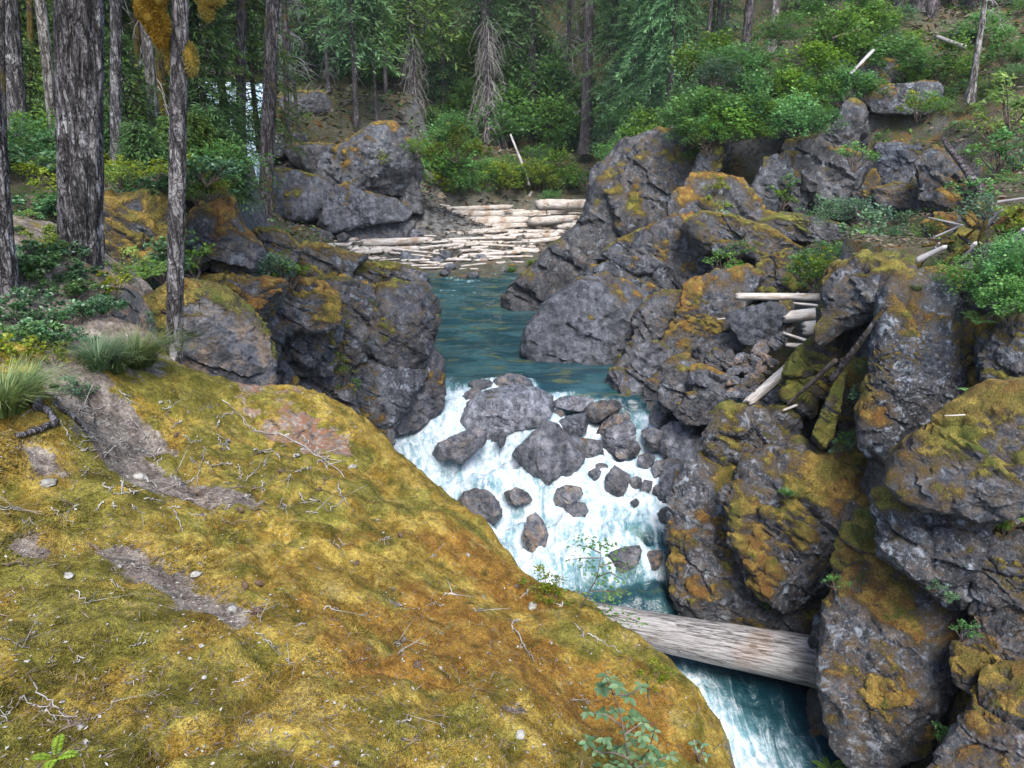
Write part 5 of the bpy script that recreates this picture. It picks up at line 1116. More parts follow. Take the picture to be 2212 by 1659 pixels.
def shrub_proto(key, seed, n, rx, rz, L, W, mat, **k):
    V, F, T, S = shrub_geo(np.random.RandomState(seed), n, rx, rz, L, W, **k)
    SH.setdefault(key, []).append((leafmesh('foliage', V, F, T, mat), mesh('stems', S[0], S[1], None, True, M_TWIGD), rx, rz))
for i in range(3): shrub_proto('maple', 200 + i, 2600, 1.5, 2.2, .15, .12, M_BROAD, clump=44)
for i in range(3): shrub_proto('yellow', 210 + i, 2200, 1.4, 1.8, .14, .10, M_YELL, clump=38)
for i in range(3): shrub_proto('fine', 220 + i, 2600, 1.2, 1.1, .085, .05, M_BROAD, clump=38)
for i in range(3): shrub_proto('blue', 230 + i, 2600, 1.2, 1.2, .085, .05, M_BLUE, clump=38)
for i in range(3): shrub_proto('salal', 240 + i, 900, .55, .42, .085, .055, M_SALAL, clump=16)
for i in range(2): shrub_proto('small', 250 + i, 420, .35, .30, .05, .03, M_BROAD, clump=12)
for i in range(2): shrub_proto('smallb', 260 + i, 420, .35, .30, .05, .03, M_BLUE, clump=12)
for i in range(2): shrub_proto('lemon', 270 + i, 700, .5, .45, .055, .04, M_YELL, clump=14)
SHRUBS = {}
def shrub(key, loc, sc, fam, rs, sq=1.0):
    fo, st, rx, rz = SH[key][rs.randint(len(SH[key]))]
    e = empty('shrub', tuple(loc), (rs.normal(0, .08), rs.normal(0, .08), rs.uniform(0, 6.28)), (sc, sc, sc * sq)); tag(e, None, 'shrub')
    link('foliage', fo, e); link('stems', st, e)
    SHRUBS.setdefault(fam, []).append((upx(loc), e)); return e
def hit(u, v):
    """what a pixel's ray meets first, the front bedrock or the ground behind it"""
    p = on_dome(u, v)
    if p[1] < 8.9 and u < 700: return p
    return on_ground(u, v, 6)
rs = np.random.RandomState(7)
# far bank and hillside
for i in range(62):
    u = rs.uniform(560, 1440); v = rs.uniform(150, 400)
    if v > 330 and not (920 < u < 1300): v = rs.uniform(150, 320)
    if u < 900 and v > 190: v = rs.uniform(120, 185)
    q = on_ground(u, v, 40)
    if q[1] < 50: continue
    shrub(rs.choice(['maple', 'maple', 'fine', 'fine', 'blue']), q - np.array([0, 0, .2]), rs.uniform(.7, 1.5), 'far', rs, rs.uniform(.7, 1.4))
for u, v, s in [(1150, 120, 2.4), (1180, 180, 2.4), (1120, 220, 2.0), (1200, 240, 1.7), (1000, 110, 2.0), (1010, 200, 1.4), (990, 330, 1.2), (1090, 250, 1.6), (1230, 260, 1.3)]:
    q = on_ground(u, v + 45 * s, 40); shrub('maple', q, s, 'far', rs)
for u, v, k, s in [(950, 390, 'maple', 1.3), (985, 400, 'maple', 1.2), (1020, 405, 'fine', 1.3), (930, 420, 'yellow', .8), (1080, 400, 'yellow', 1.1), (1120, 395, 'fine', 1.4), (1160, 400, 'yellow', 1.2), (1200, 400, 'maple', 1.2), (1230, 400, 'fine', 1.5), (1060, 375, 'fine', 1.3), (915, 440, 'fine', .8), (1190, 430, 'fine', .9)]:
    q = on_ground(u, v + 12, 40); q[1] = max(q[1], 53); shrub(k, q, s, 'bank', rs)
for u, v, k, s in [(843, 345, 'yellow', .9), (900, 325, 'fine', .9), (985, 330, 'yellow', 1.1), (975, 310, 'maple', .9)]:
    shrub(k, atY(u, v + 14, 44.5), s, 'bank', rs)
for u, v, Y, k, s in [(1340, 345, 44, 'fine', 1.3), (1375, 335, 42, 'fine', 1.2), (1400, 330, 40, 'maple', 1.0), (1440, 320, 37, 'fine', 1.2), (1470, 330, 34, 'fine', 1.1), (1500, 300, 32, 'maple', .9), (1360, 300, 48, 'maple', 1.4), (1420, 280, 44, 'fine', 1.5), (1480, 270, 38, 'fine', 1.2), (1530, 250, 33, 'fine', 1.2), (1550, 200, 33, 'maple', 1.1)]:
    shrub(k, atY(u, v + 10, Y), s, 'mound', rs)
# the mound on the right and the slope above
for i in range(76):
    u = rs.uniform(1490, 1960); lo = np.interp(u, [1490, 1540, 1600, 1700, 1800, 1900, 1960], [300, 300, 290, 260, 230, 200, 170]); hi = np.interp(u, [1490, 1560, 1700, 1960], [230, 110, 20, 10])
    v = rs.uniform(hi, lo); Y = np.interp(v, [0, 300], [34, 27.2]) + rs.uniform(-.5, .5)
    shrub(rs.choice(['fine', 'fine', 'maple', 'fine', 'blue']), atY(u, v + 22, Y), rs.uniform(.5, .95), 'mound', rs, rs.uniform(.6, 1.1))
for i in range(26):
    u = rs.uniform(1850, 2215); v = rs.uniform(-10, 230); q = on_ground(u, v, 15)
    if q[1] > 60: continue
    shrub(rs.choice(['fine', 'fine', 'maple', 'blue']), q, rs.uniform(.4, .8), 'slope', rs, rs.uniform(.6, 1.1))
for i in range(20):
    u = rs.uniform(1860, 2212); v = rs.uniform(230, 520); q = on_ground(u, v, 12)
    shrub(rs.choice(['small', 'small', 'smallb', 'lemon']), q, rs.uniform(.7, 2.0), 'slope', rs)
for u, v, Y, k, s in [(1500, 300, 28, 'fine', .8), (1480, 335, 29, 'lemon', 1.4), (1530, 310, 27.2, 'lemon', 1.5), (1500, 345, 28.4, 'fine', .6), (1760, 280, 27.2, 'fine', .8), (1720, 285, 27.0, 'maple', .6), (1690, 430, 26.2, 'small', 2.0), (1690, 395, 26.4, 'small', 1.6), (1560, 440, 26, 'lemon', 1.2), (1545, 400, 26.2, 'lemon', 1.0), (1560, 480, 25.6, 'small', 1.8),
                      (1590, 540, 23, 'small', 1.6), (1650, 510, 23.5, 'smallb', 1.6), (1560, 565, 23, 'small', 1.8), (1790, 470, 22.5, 'blue', .7), (1850, 465, 22, 'blue', .6), (1900, 480, 21, 'smallb', 2.0), (1860, 510, 20, 'smallb', 2.4), (1920, 530, 19, 'blue', .6), (1880, 545, 18.5, 'smallb', 2.2), (1775, 600, 20.3, 'lemon', 2.0), (1800, 580, 20.0, 'fine', .8), (1765, 615, 19.8, 'fine', .7), (1740, 590, 20.5, 'small', 2), (1850, 340, 25, 'small', 2), (1985, 235, 26, 'lemon', 1.6),
                      (2010, 240, 25.5, 'fine', .7), (2160, 330, 17, 'small', 2.2), (2190, 240, 18, 'lemon', 2.0), (2130, 460, 14.5, 'smallb', 1.4)]:
    shrub(k, atY(u, v + 12, Y), s, 'ledge', rs)
# the left bank: low broad leaves around the trunks, brighter growth behind
for i in range(30):
    u = rs.uniform(0, 230); v = rs.uniform(330, 640); q = hit(u, v)
    shrub(rs.choice(['salal', 'salal', 'salal', 'lemon']), q, rs.uniform(.6, 1.1) * np.interp(q[1], [5, 9, 14], [.35, .42, 1.5]), 'left', rs, .8)
for i in range(26):
    u = rs.uniform(225, 470); v = rs.uniform(370, 440); q = atY(u, v, rs.uniform(11.5, 14))
    q[2] = min(q[2], ground_z(q[0], q[1]) + .1) if abs(q[2] - ground_z(q[0], q[1])) < .8 else q[2]
    shrub(rs.choice(['salal', 'salal', 'lemon']), q, rs.uniform(.5, .9), 'left', rs, .8)
for u, v, Y, k, s in [(30, 300, 22, 'yellow', 1.2), (60, 270, 24, 'yellow', 1.4), (100, 290, 24, 'yellow', 1.2), (150, 300, 20, 'fine', 1.2), (225, 300, 22, 'yellow', 1.2), (90, 230, 30, 'yellow', 2.0), (20, 200, 30, 'yellow', 2.0), (240, 260, 30, 'maple', 1.8), (280, 330, 18, 'fine', 1.0), (450, 300, 26, 'fine', 1.2), (380, 300, 26, 'maple', 1.2), (200, 330, 16, 'fine', .9), (110, 330, 16, 'fine', .9), (60, 340, 15, 'fine', .8), (300, 280, 30, 'maple', 1.6), (560, 270, 40, 'fine', 1.0)]:
    shrub(k, atY(u, v + 20, Y), s, 'left', rs)
for u, v, k, s in [(60, 585, 'salal', .42), (60, 610, 'salal', .55), (110, 590, 'salal', .42), (130, 560, 'salal', .4), (90, 540, 'lemon', .5), (120, 640, 'salal', .36), (200, 690, 'salal', .42), (220, 680, 'salal', .4), (170, 700, 'salal', .42), (60, 740, 'salal', .4), (100, 745, 'salal', .4), (140, 750, 'salal', .34), (10, 750, 'salal', .36), (40, 700, 'salal', .4), (70, 670, 'salal', .45), (320, 700, 'smallb', .4), (345, 725, 'smallb', .4), (150, 850, 'smallb', .4), (60, 860, 'salal', .3), (190, 860, 'smallb', .35), (110, 780, 'lemon', .4), (30, 790, 'lemon', .45), (340, 600, 'small', .7), (330, 640, 'lemon', .7), (262, 600, 'lemon', .5), (240, 640, 'lemon', .5), (290, 560, 'lemon', .9)]:
    shrub(k, hit(u, v), s, 'left', rs)
# plants on the ledges of the left wall and elsewhere on rock
for u, v, Y, k, s in [(740, 800, 16.6, 'lemon', .7), (742, 845, 16.7, 'small', 1.1), (728, 780, 16.5, 'lemon', .6), (760, 830, 16.8, 'small', .7), (795, 735, 18.0, 'small', .7), (745, 700, 17.6, 'small', .5), (810, 650, 18.3, 'small', .6), (880, 840, 18.1, 'small', .5), (605, 595, 15.2, 'smallb', 1.8), (580, 600, 15.0, 'smallb', 1.4), (630, 600, 15.3, 'small', 1.3), (610, 560, 16.6, 'small', 1.0), (560, 500, 19.6, 'salal', 1.0), (590, 515, 19.4, 'salal', .9), (360, 560, 11.4, 'small', 1.5), (420, 580, 11.6, 'small', 1.3), (350, 585, 11.0, 'smallb', 1.5), (300, 600, 10.0, 'lemon', .9), (445, 470, 13.4, 'lemon', .8), (470, 400, 14.5, 'fine', .8),
                      (1850, 855, 12.8, 'smallb', .8), (1830, 950, 12.6, 'small', .8), (1840, 955, 12.4, 'smallb', .7), (1700, 1065, 12.4, 'small', .5), (1640, 1250, 12.5, 'small', .6), (1660, 1255, 12.3, 'small', .7), (1690, 1280, 12.1, 'small', .8), (1670, 1310, 12.2, 'small', .7), (1805, 1260, 10.4, 'small', .6), (2020, 1265, 9.2, 'smallb', .5), (2050, 1290, 9.1, 'smallb', .5), (2085, 1365, 8.6, 'small', .6), (2030, 1590, 8.5, 'small', .6), (1810, 970, 12.6, 'smallb', .7), (2100, 640, 11.8, 'fine', .6), (2160, 660, 11.0, 'maple', .32), (2190, 620, 11, 'maple', .35), (2180, 690, 10.6, 'maple', .3), (2200, 580, 11.5, 'fine', .5), (2150, 600, 11.8, 'small', 1.0), (2120, 560, 12.5, 'smallb', 1.0), (1870, 800, 13, 'smallb', .6), (1480, 830, 21, 'small', .5), (2205, 480, 13, 'lemon', 1.2), (2190, 520, 12.8, 'small', 1.2), (2170, 1140, 9.0, 'small', .4)]:
    shrub(k, atY(u, v + 6, Y), s, 'rock', rs)
for fam, ph, gr in [('far', 'green leafy shrub on the far hillside, {} from the left', 'shrubs on the far hillside'), ('bank', 'bright green shrub on the eroded bank behind the driftwood, {} from the left', 'shrubs behind the driftwood'),
                    ('mound', 'dense green shrub on the right-hand mound, {} from the left', 'shrubs on the right mound'), ('slope', 'green shrub scattered on the steep right slope, {} from the left', 'shrubs on the right slope'),
                    ('ledge', 'green bush on a ledge of the right wall, {} from the left', 'bushes on the right wall'), ('left', 'low leafy shrub on the left bank, {} from the left', 'shrubs of the left bank'), ('rock', 'small green plant growing on bare rock, {} from the left', 'plants growing on rocks')]:
    for i, (_, e) in enumerate(sorted(SHRUBS[fam], key=lambda t: t[0])): tag(e, ph.format(ordw(i)), None, gr)

# ------------------------------------------------------------------ driftwood
ZO['d'] = (707.8, 389.3, .28); ZO['9'] = (0, 1092.7, .3414)
def log_geo(L, r0, r1, seed, seg=14, ring=26, rag=.5, bend=.02, knots=True):
    """a stripped log along x: taper, slight bend, flats, ragged broken ends"""
    rs = np.random.RandomState(seed); t = np.linspace(0, 1, ring)
    pts = np.stack([(t - .5) * L, bend * L * np.sin(t * 3 + seed), .5 * bend * L * np.cos(t * 2.3 + seed)], 1); pts[:, 1:] -= pts[:, 1:].mean(0)
    V, F = tube(pts, r0 + (r1 - r0) * t, seg)
    n = ring * seg; th = np.tile(np.arange(seg), ring) / seg * 2 * pi; k = np.repeat(t, seg); c = np.repeat(pts, seg, 0)
    q = np.stack([np.cos(th) * 1.6, np.sin(th) * 1.6, k * L * 1.2], 1)
    sc = 1 + .10 * fbm(q + seed, 3, seed) + .05 * fbm(q * np.array([3, 3, .6]), 2, seed + 3)
    V[:n] = c + (V[:n] - c) * sc[:, None]
    for e, s_ in ((0, -1), (ring - 1, 1)):
        V[e * seg:(e + 1) * seg, 0] += s_ * rag * r0 * rs.uniform(-.3, 1.6, seg)
        V[e * seg:(e + 1) * seg, 1:] = c[e * seg:(e + 1) * seg, 1:] + (V[e * seg:(e + 1) * seg, 1:] - c[e * seg:(e + 1) * seg, 1:]) * .85
    parts = [(V, F)]
    if knots:
        for i in range(rs.randint(1, 4)):                     # stubs of broken limbs
            x = rs.uniform(-.42, .42) * L; a = rs.uniform(0, 2 * pi); d = np.array([rs.normal(0, .3), cos(a), sin(a)]); rr = r0 * rs.uniform(.12, .22)
            p = np.array([x, 0, 0]) + d * r0 * .8
            parts.append(tube(np.stack([p, p + d * r0 * rs.uniform(.35, .8)]), np.array([rr, rr * .6]), 5))
    return join(parts)
LOGS = {}
def lay_log(A, B, r0, r1, seed, label, fam=None, mat=None, name='driftwood_log', cat='log', **k):
    A, B = np.asarray(A), np.asarray(B); d = B - A; L = np.linalg.norm(d)
    V, F = log_geo(L, r0, r1, seed, **k)
    o = link(name, mesh(name, V, F, None, True, mat or M_WOOD), None, tuple((A + B) / 2), (0, -math.asin(d[2] / L), math.atan2(d[1], d[0])))
    tag(o, label, cat)
    if fam: LOGS.setdefault(fam, []).append((A, B, o))
    return o
DL = [(1630,190,2100,190,50),(790,235,1420,205,25),(1000,240,1530,235,18),(610,268,1350,262,38),(1340,280,1780,245,35),(1760,245,1890,215,26),(800,305,1350,290,18),(650,350,1530,312,48),(1000,370,1540,347,28),(1570,320,2090,290,38),(1570,337,1850,337,24),(1850,310,1920,380,26),(1900,330,2090,325,22),(1780,365,2070,360,24),(1920,385,2050,380,16),(920,425,1340,378,28),(1000,412,1330,407,16),(1340,400,1820,400,24),(1340,440,1780,427,30),(1560,475,1950,437,22),(880,470,1240,442,16),(1240,460,1340,422,18),(270,490,800,460,36),(170,525,640,507,20),(240,555,700,527,32),(630,490,800,475,26),(690,530,960,497,16),(880,480,1200,464,14),(960,497,1200,482,13),(820,550,1040,512,14),(1020,510,1600,520,24),(1440,540,1630,555,28),(1020,545,1240,537,13),(690,640,830,548,13),(970,610,1250,552,16),(1230,575,1440,552,20),(1060,580,1250,562,14),(1560,500,1720,490,16),(1400,482,1560,477,11),(1450,520,1640,530,10),(400,620,560,607,10),(400,650,700,640,13),(420,665,860,655,13),(560,680,900,675,10),(860,655,1230,612,15),(1030,665,1220,642,10),(1300,640,1510,632,13),(1020,685,1160,685,8),(480,635,700,627,8),(1990,245,2090,240,12),(1990,262,2090,258,11),(0,495,250,452,24),(-60,505,180,498,20)]
rs = np.random.RandomState(12)
for i in range(64):
    u = rs.uniform(-100, 1900); v = rs.uniform(380, 640) if u < 1300 else rs.uniform(260, 500); l = rs.uniform(110, 420); DL.append((u, v, u + l, v + rs.normal(-4, 18), rs.uniform(7, 18)))
for i, (x0, y0, x1, y1, w) in enumerate(DL):
    (u0, v0), (u1, v1) = Z('d', [(x0, y0), (x1, y1)])
    A, B = on_ground(u0, v0 + 1.5, 33), on_ground(u1, v1 + 1.5, 33)
    m = .5 * (A[1] + B[1]); m = min(max(m, 36), 54.5)
    Ya, Yb = m + np.clip(A[1] - m, -1.2, 1.2), m + np.clip(B[1] - m, -1.2, 1.2)
    if i < 53: A, B = atY(u0, v0, Ya), atY(u1, v1, Yb)
    else: A, B = A + np.array([0, 0, .12]), B + np.array([0, 0, .12])
    r = w * .28 * m / FPX / 2 * 1.7
    lay_log(A, B, r * 1.1, r * .85, 300 + i, None, 'jam', seg=12, ring=18, bend=.006)
for i, (A, B, o) in enumerate(sorted(LOGS['jam'], key=lambda t: -(t[0][1] + t[1][1]))):
    tag(o, f'bleached log of the driftwood jam, {ordw(i)} counted from the far bank', None, 'logs of the driftwood jam')
for i, (pts, tn_) in enumerate([([(560,600),(575,555),(620,550),(655,590),(650,618),(600,622)], 'pale grey stone at the front of the driftwood'), ([(655,610),(670,588),(710,585),(730,605),(700,622),(665,622)], 'low grey stone beside the pale stone in the driftwood'), ([(865,580),(885,548),(925,542),(955,570),(945,605),(900,610)], 'dark rough stone under the diagonal drift stick'),
                              ([(780,625),(800,605),(850,590),(890,600),(885,630),(830,640)], 'speckled stones heap in front of the driftwood'), ([(900,670),(920,645),(980,645),(990,670),(950,690)], 'flat stone on the gravel bar'), ([(1100,600),(1130,575),(1200,572),(1230,595),(1170,612)], 'pale boulder among the front drift logs'), ([(1070,750),(1090,720),(1140,705),(1170,735),(1130,755)], 'dark wet stone at the edge of the bar'),
                              ([(1200,800),(1220,765),(1260,760),(1300,790),(1260,815)], 'black wet stone at the waterline of the bar'), ([(1330,690),(1360,672),(1390,680),(1380,700),(1345,702)], 'light stone beside the green tufts on the bar'), ([(1380,665),(1420,650),(1460,660),(1440,685),(1400,690)], 'grey stone under the green tufts on the bar'), ([(860,720),(890,690),(930,690),(950,715),(900,730)], 'dark stone by the water left of the bar'), ([(950,790),(980,765),(1030,770),(1040,800),(980,812)], 'low black stone in the shallows of the bar'),
                              ([(1830,400),(1860,385),(1910,385),(1930,405),(1880,418)], 'grey stone under the right-hand drift logs'), ([(600,440),(650,380),(720,390),(735,420),(680,450)], 'brown block where the drift logs meet the cliff'), ([(1100,820),(1150,790),(1220,815),(1190,840)], 'dark stone half in the river below the bar'), ([(1310,800),(1350,760),(1420,770),(1430,810),(1370,835)], 'dark mossy stone at the right end of the bar')]):
    ol = Z('d', pts); b = max(ol, key=lambda q: q[1]); Y = min(on_ground(b[0], b[1], 33)[1], 50)
    rock('stone', tn_, ol, Y, moss=-.6, tone=1.25 if 'pale' in tn_ or 'light' in tn_ else .75 if 'dark' in tn_ or 'black' in tn_ else 1.0, warm=.2, lichen=.1, cat='stone', group='stones of the driftwood bar', gp=False)

def stick6(t, p0, p1, Y0, Y1, w0, w1, label, seed, mat=None, name='driftwood_log', **k):
    (u0, v0), (u1, v1) = Z(t, [p0, p1]); A, B = atY(u0, v0, Y0), atY(u1, v1, Y1); s = ZO[t][2]
    r = lambda w, P: w * s * (P[1] * CP - P[2] * SP) / FPX / 2
    return lay_log(A, B, r(w0, A), r(w1, B), seed, label, None, mat, name, **k)
stick6('6', (385, 268), (1000, 278), 20.2, 19.6, 44, 58, 'white stranded log lying level above the gully rubble', 401, ring=40, seg=20, bend=.004)
stick6('6', (690, 400), (985, 375), 19.0, 18.6, 70, 95, 'split reddish log under the level white log', 402, ring=40, seg=20, bend=.004)
stick6('6', (818, 475), (985, 455), 18.4, 18.2, 95, 95, 'short pale sawn-off log end below the split log', 403, seg=20)
stick6('6', (680, 500), (850, 555), 18.3, 18.1, 16, 24, 'thin white stick lying below the split log', 404)
stick6('6', (700, 575), (870, 590), 17.9, 17.6, 26, 44, 'splintered pale log piece beside the leaning white log', 405)
stick6('6', (660, 300), (900, 330), 19.4, 19.0, 14, 20, 'grey drift stick on the blue-grey slab', 406)
stick6('6', (455, 935), (860, 600), 15.6, 17.2, 62, 74, 'smooth white log leaning down the rubble', 407, ring=44, seg=24, bend=.006)
stick6('6', (710, 955), (1010, 670), 14.4, 13.4, 18, 34, 'dark thin pole slanting below the leaning white log', 408, M_TWIGD, 'deadwood', ring=40, seg=12, bend=.01)
stick6('6', (985, 800), (1340, 320), 13.0, 12.2, 44, 30, 'dark rotten trunk leaning up to the mossy shelf', 409, M_BARK2, 'deadwood', ring=40, seg=16, bend=.012)
stick6('6', (680, 990), (765, 955), 14.2, 14.2, 14, 18, 'short white stick on the brown mossy ledge', 410)
stick6('6', (1700, 1023), (1830, 1018), 9.1, 9.0, 6, 9, 'thin white twig poking out from the golden boulder', 411)
stick6('6', (260, 412), (340, 405), 20.6, 20.4, 8, 8, 'tiny bright stick in the dark overhang', 412)
stick6('3', (1712, 885), (1930, 1230), 21.5, 20.0, 30, 64, 'twisted grey snag lying down the right slope', 413, M_BARKF, 'deadwood', ring=40, seg=18, bend=.03, rag=1.5)
stick6('3', (1608, 1130), (1690, 1175), 22.5, 22.2, 18, 18, 'short pale stick on the right slope', 414)
stick6('3', (1600, 1380), (1820, 1425), 18.4, 17.5, 10, 14, 'long bare branch lying across the right slope', 415, M_DEAD)
stick6('3', (1640, 1500), (1800, 1430), 16.8, 16.5, 12, 16, 'grey stick below the long bare branch', 416, M_DEAD)
stick6('3', (1650, 230), (1830, 300), 30, 29.5, 22, 30, 'grey log lodged below the straight trunk', 417, M_DEAD)
stick6('3', (990, 240), (1165, 190), 31, 31, 16, 22, 'brown dead branch in the mound shrubs', 418, M_TWIGD)
stick6('3', (1100, 465), (1255, 320), 28.6, 29.4, 18, 22, 'bleached stick slanting out of the mound shrubs', 419, M_DEAD)
stick6('2', (1100, 850), (1206, 1170), 58, 55, 13, 18, 'thin pale snag leaning over the eroded bank', 420, M_DEAD, 'deadwood')
stick6('2', (1190, 1290), (1225, 1215), 54.5, 54.8, 24, 16, 'short broken stub at the foot of the leaning snag', 421, M_DEAD)
stick6('2', (545, 1275), (710, 1305), 50, 50, 9, 12, 'thin curved branch beside the cliff foot', 422, M_DEAD)
stick6('2', (880, 1110), (985, 1230), 56, 54.5, 9, 12, 'grey pole on the eroded bank left of the snag', 423, M_DEAD)
stick6('4', (1285, 775), (1490, 850), 6.9, 6.7, 34, 30, 'charred chunk of branch at the gorge edge by the slim trunk', 424, M_TWIGD, 'branch', rag=1.0)
stick6('4', (1735, 928), (1905, 922), 6.6, 6.6, 9, 5, 'white splinter of wood at the top of the mossy slope', 425)
stick6('4', (870, 300), (1080, 275), 8.6, 8.3, 20, 24, 'dark branch lying behind the slim trunk', 426, M_TWIGD, 'branch', bend=.03)
stick6('4', (1080, 280), (1300, 310), 8.3, 8.1, 18, 10, 'thinner end of a dark branch right of the slim trunk', 427, M_TWIGD, 'branch', bend=.02)
stick6('4', (1470, 885), (1540, 890), 6.6, 6.6, 10, 12, 'small pale wood chip at the crest of the dome', 428)
# roots and dead sticks at the head of the cleft
rs = np.random.RandomState(5)
RT = []
for i, (p0, p1, Y, w) in enumerate([((1530, 1650), (1700, 1560), 13.4, 40), ((1700, 1659), (1860, 1560), 13.0, 46), ((1780, 1659), (1900, 1540), 12.9, 34), ((1890, 1640), (1960, 1400), 13.2, 30), ((1960, 1440), (2060, 1330), 13.6, 26), ((2080, 1420), (2203, 1300), 13.2, 36), ((1990, 1290), (2203, 1250), 14.4, 20), ((1560, 1560), (1760, 1520), 14.0, 22), ((2100, 1560), (2203, 1450), 12.8, 30), ((1830, 1500), (1930, 1420), 13.6, 18), ((1600, 1620), (1660, 1540), 13.8, 20)]):
    RT.append(stick6('3', p0, p1, Y, Y - .3, w, w * .7, None, 440 + i, M_BARKM if i % 2 else M_DEAD, 'root', cat='root', bend=.04, ring=26, seg=12))
for i, o in enumerate(sorted(RT, key=lambda o: o.location[0])): tag(o, f'mossy dead root in the tangle on the right shelf, {ordw(i)} from the left', None, 'roots on the right shelf')
# small stones of the side gully
rs = np.random.RandomState(8); ST = []
for i in range(58):
    cx_, cy_ = rs.uniform(330, 640), rs.uniform(640, 900)
    if cy_ > 900 - (cx_ - 330) * .45 and cx_ > 430: cx_ -= 90
    r = rs.uniform(14, 36); n = rs.randint(5, 8); a0 = rs.uniform(0, 6)
    pts = [(cx_ + r * 1.3 * cos(a0 + j * 2 * pi / n) * rs.uniform(.8, 1.1), cy_ + r * .8 * sin(a0 + j * 2 * pi / n) * rs.uniform(.8, 1.1)) for j in range(n)]
    Y = np.interp(cy_, [600, 900], [18.9, 16.4])
    ST.append((cx_, cy_, rock('stone', None, Z('6', pts), Y, moss=-.6, tone=rs.uniform(.8, 1.3), warm=rs.choice([.2, 1.2, 2.0]), lichen=.0, cat='stone', group='small stones of the side gully', gp=False, wb=r * .3414 * 1.2 * Y / FPX)))
for i, (_, _, o) in enumerate(sorted(ST, key=lambda t: t[0])): tag(o, f'small brown stone of the gully rubble, {ordw(i)} from the left')

# ------------------------------------------------------------------ the falls glimpsed through the left grove
nu, nv_ = 60, 70; uu, vv = np.meshgrid(np.linspace(0, 1, nu), np.linspace(0, 1, nv_))
X = -20.2 + 7.4 * uu; zt = 1.6 - 8.9 * vv; Yw = 41.5 - 5.5 * vv ** .8
q = np.stack([X.ravel(), zt.ravel() * .35, 0 * X.ravel()], 1)
Yw = Yw.ravel() + .35 * fbm(q * 1.4, 4, 3) + .9 * np.sin(uu.ravel() * 9) * .2
V = np.stack([X.ravel(), Yw, zt.ravel()], 1); Vb = V + np.array([0, .8, -.3]); n = len(V)
F1 = grid(nu, nv_); F = np.vstack([F1, F1[:, ::-1] + n])
o = link('waterfall', mesh('waterfall', np.vstack([V, Vb]), F, {'foam': np.full(2 * n, .85), 'deep': np.ones(2 * n)}, True, M_WATER)); tag(o, 'white waterfall glimpsed between the trunks of the left grove', 'waterfall')

# ------------------------------------------------------------------ foreground: twigs, roots, tufts, ferns, saplings
def up(p, h): return np.array([p[0], p[1], p[2] + h])
def dome_path(t, pts, lift, n=14):
    P = np.array([on_dome(*q) for q in Z(t, pts)]); s = np.linspace(0, len(P) - 1, n); k = np.clip(s.astype(int), 0, len(P) - 2); f = (s - k)[:, None]
    C = P[k] * (1 - f) + P[k + 1] * f
    C[:, 2] = np.maximum(dome_z(C[:, 0], C[:, 1]), C[:, 2] - .01) + lift
    return C
TW = []
def twig(t, pts, w, mat=None, lift=.008, forks=2, seed=0):
    rs = np.random.RandomState(seed); C = dome_path(t, pts, lift); r = w * .3414 * (C[:, 1] * CP - C[:, 2] * SP).mean() / FPX / 2
    C += rs.normal(0, .006, C.shape); parts = [tube(C, np.linspace(r, r * .45, len(C)), 6)]
    for i in range(forks):
        j = rs.randint(3, len(C) - 2); d = C[j + 1] - C[j]; d = d / np.linalg.norm(d); s = np.array([-d[1], d[0], .35]) * rs.choice([-1, 1]); l = rs.uniform(.05, .14)
        parts.append(tube(np.stack([C[j], C[j] + (d + s * .8) * l * .5, C[j] + (d * 1.2 + s) * l]), np.array([r * .55, r * .45, r * .2]), 5))
    V, F = join(parts); o0 = C[0]
    o = link('twig', mesh('twig', V - o0, F, None, True, mat or M_TWIG), None, tuple(o0)); tag(o, None, 'twig', 'twigs lying on the mossy bedrock'); TW.append(o); return o
L4 = [([(1290,1230),(1300,1300),(1260,1380),(1245,1480)],9),([(1510,1340),(1530,1440)],10),([(1540,1450),(1640,1360),(1710,1300)],8),([(1600,1500),(1740,1420),(1835,1320)],9),([(1600,1130),(1750,1140),(1870,1190),(1980,1270),(2100,1350),(2180,1420)],11),([(890,1240),(930,1280)],8),([(760,1190),(830,1240)],9),([(500,1220),(620,1200),(740,1205)],8),([(490,1180),(600,1100)],10),([(370,1060),(440,1150),(440,1200)],9),([(450,1130),(560,1150),(640,1170)],9),([(1030,990),(1085,985),(1080,950)],10),([(1400,910),(1480,990),(1540,1060),(1580,1110)],9),([(1140,1560),(1300,1590),(1500,1620)],10),([(840,1480),(1000,1500),(1100,1550)],10),([(920,1430),(1000,1490)],20),([(0,1610),(150,1630)],9),([(2140,1450),(2160,1540),(2203,1600)],10),([(1970,1540),(2050,1600),(2100,1650)],8),([(600,1000),(700,980),(800,960)],8),([(760,880),(840,960)],12),([(520,900),(570,950)],12),([(640,1010),(700,1060),(790,1080)],8),([(300,900),(350,900),(340,1000)],14),([(190,960),(215,940),(210,1020)],12)]
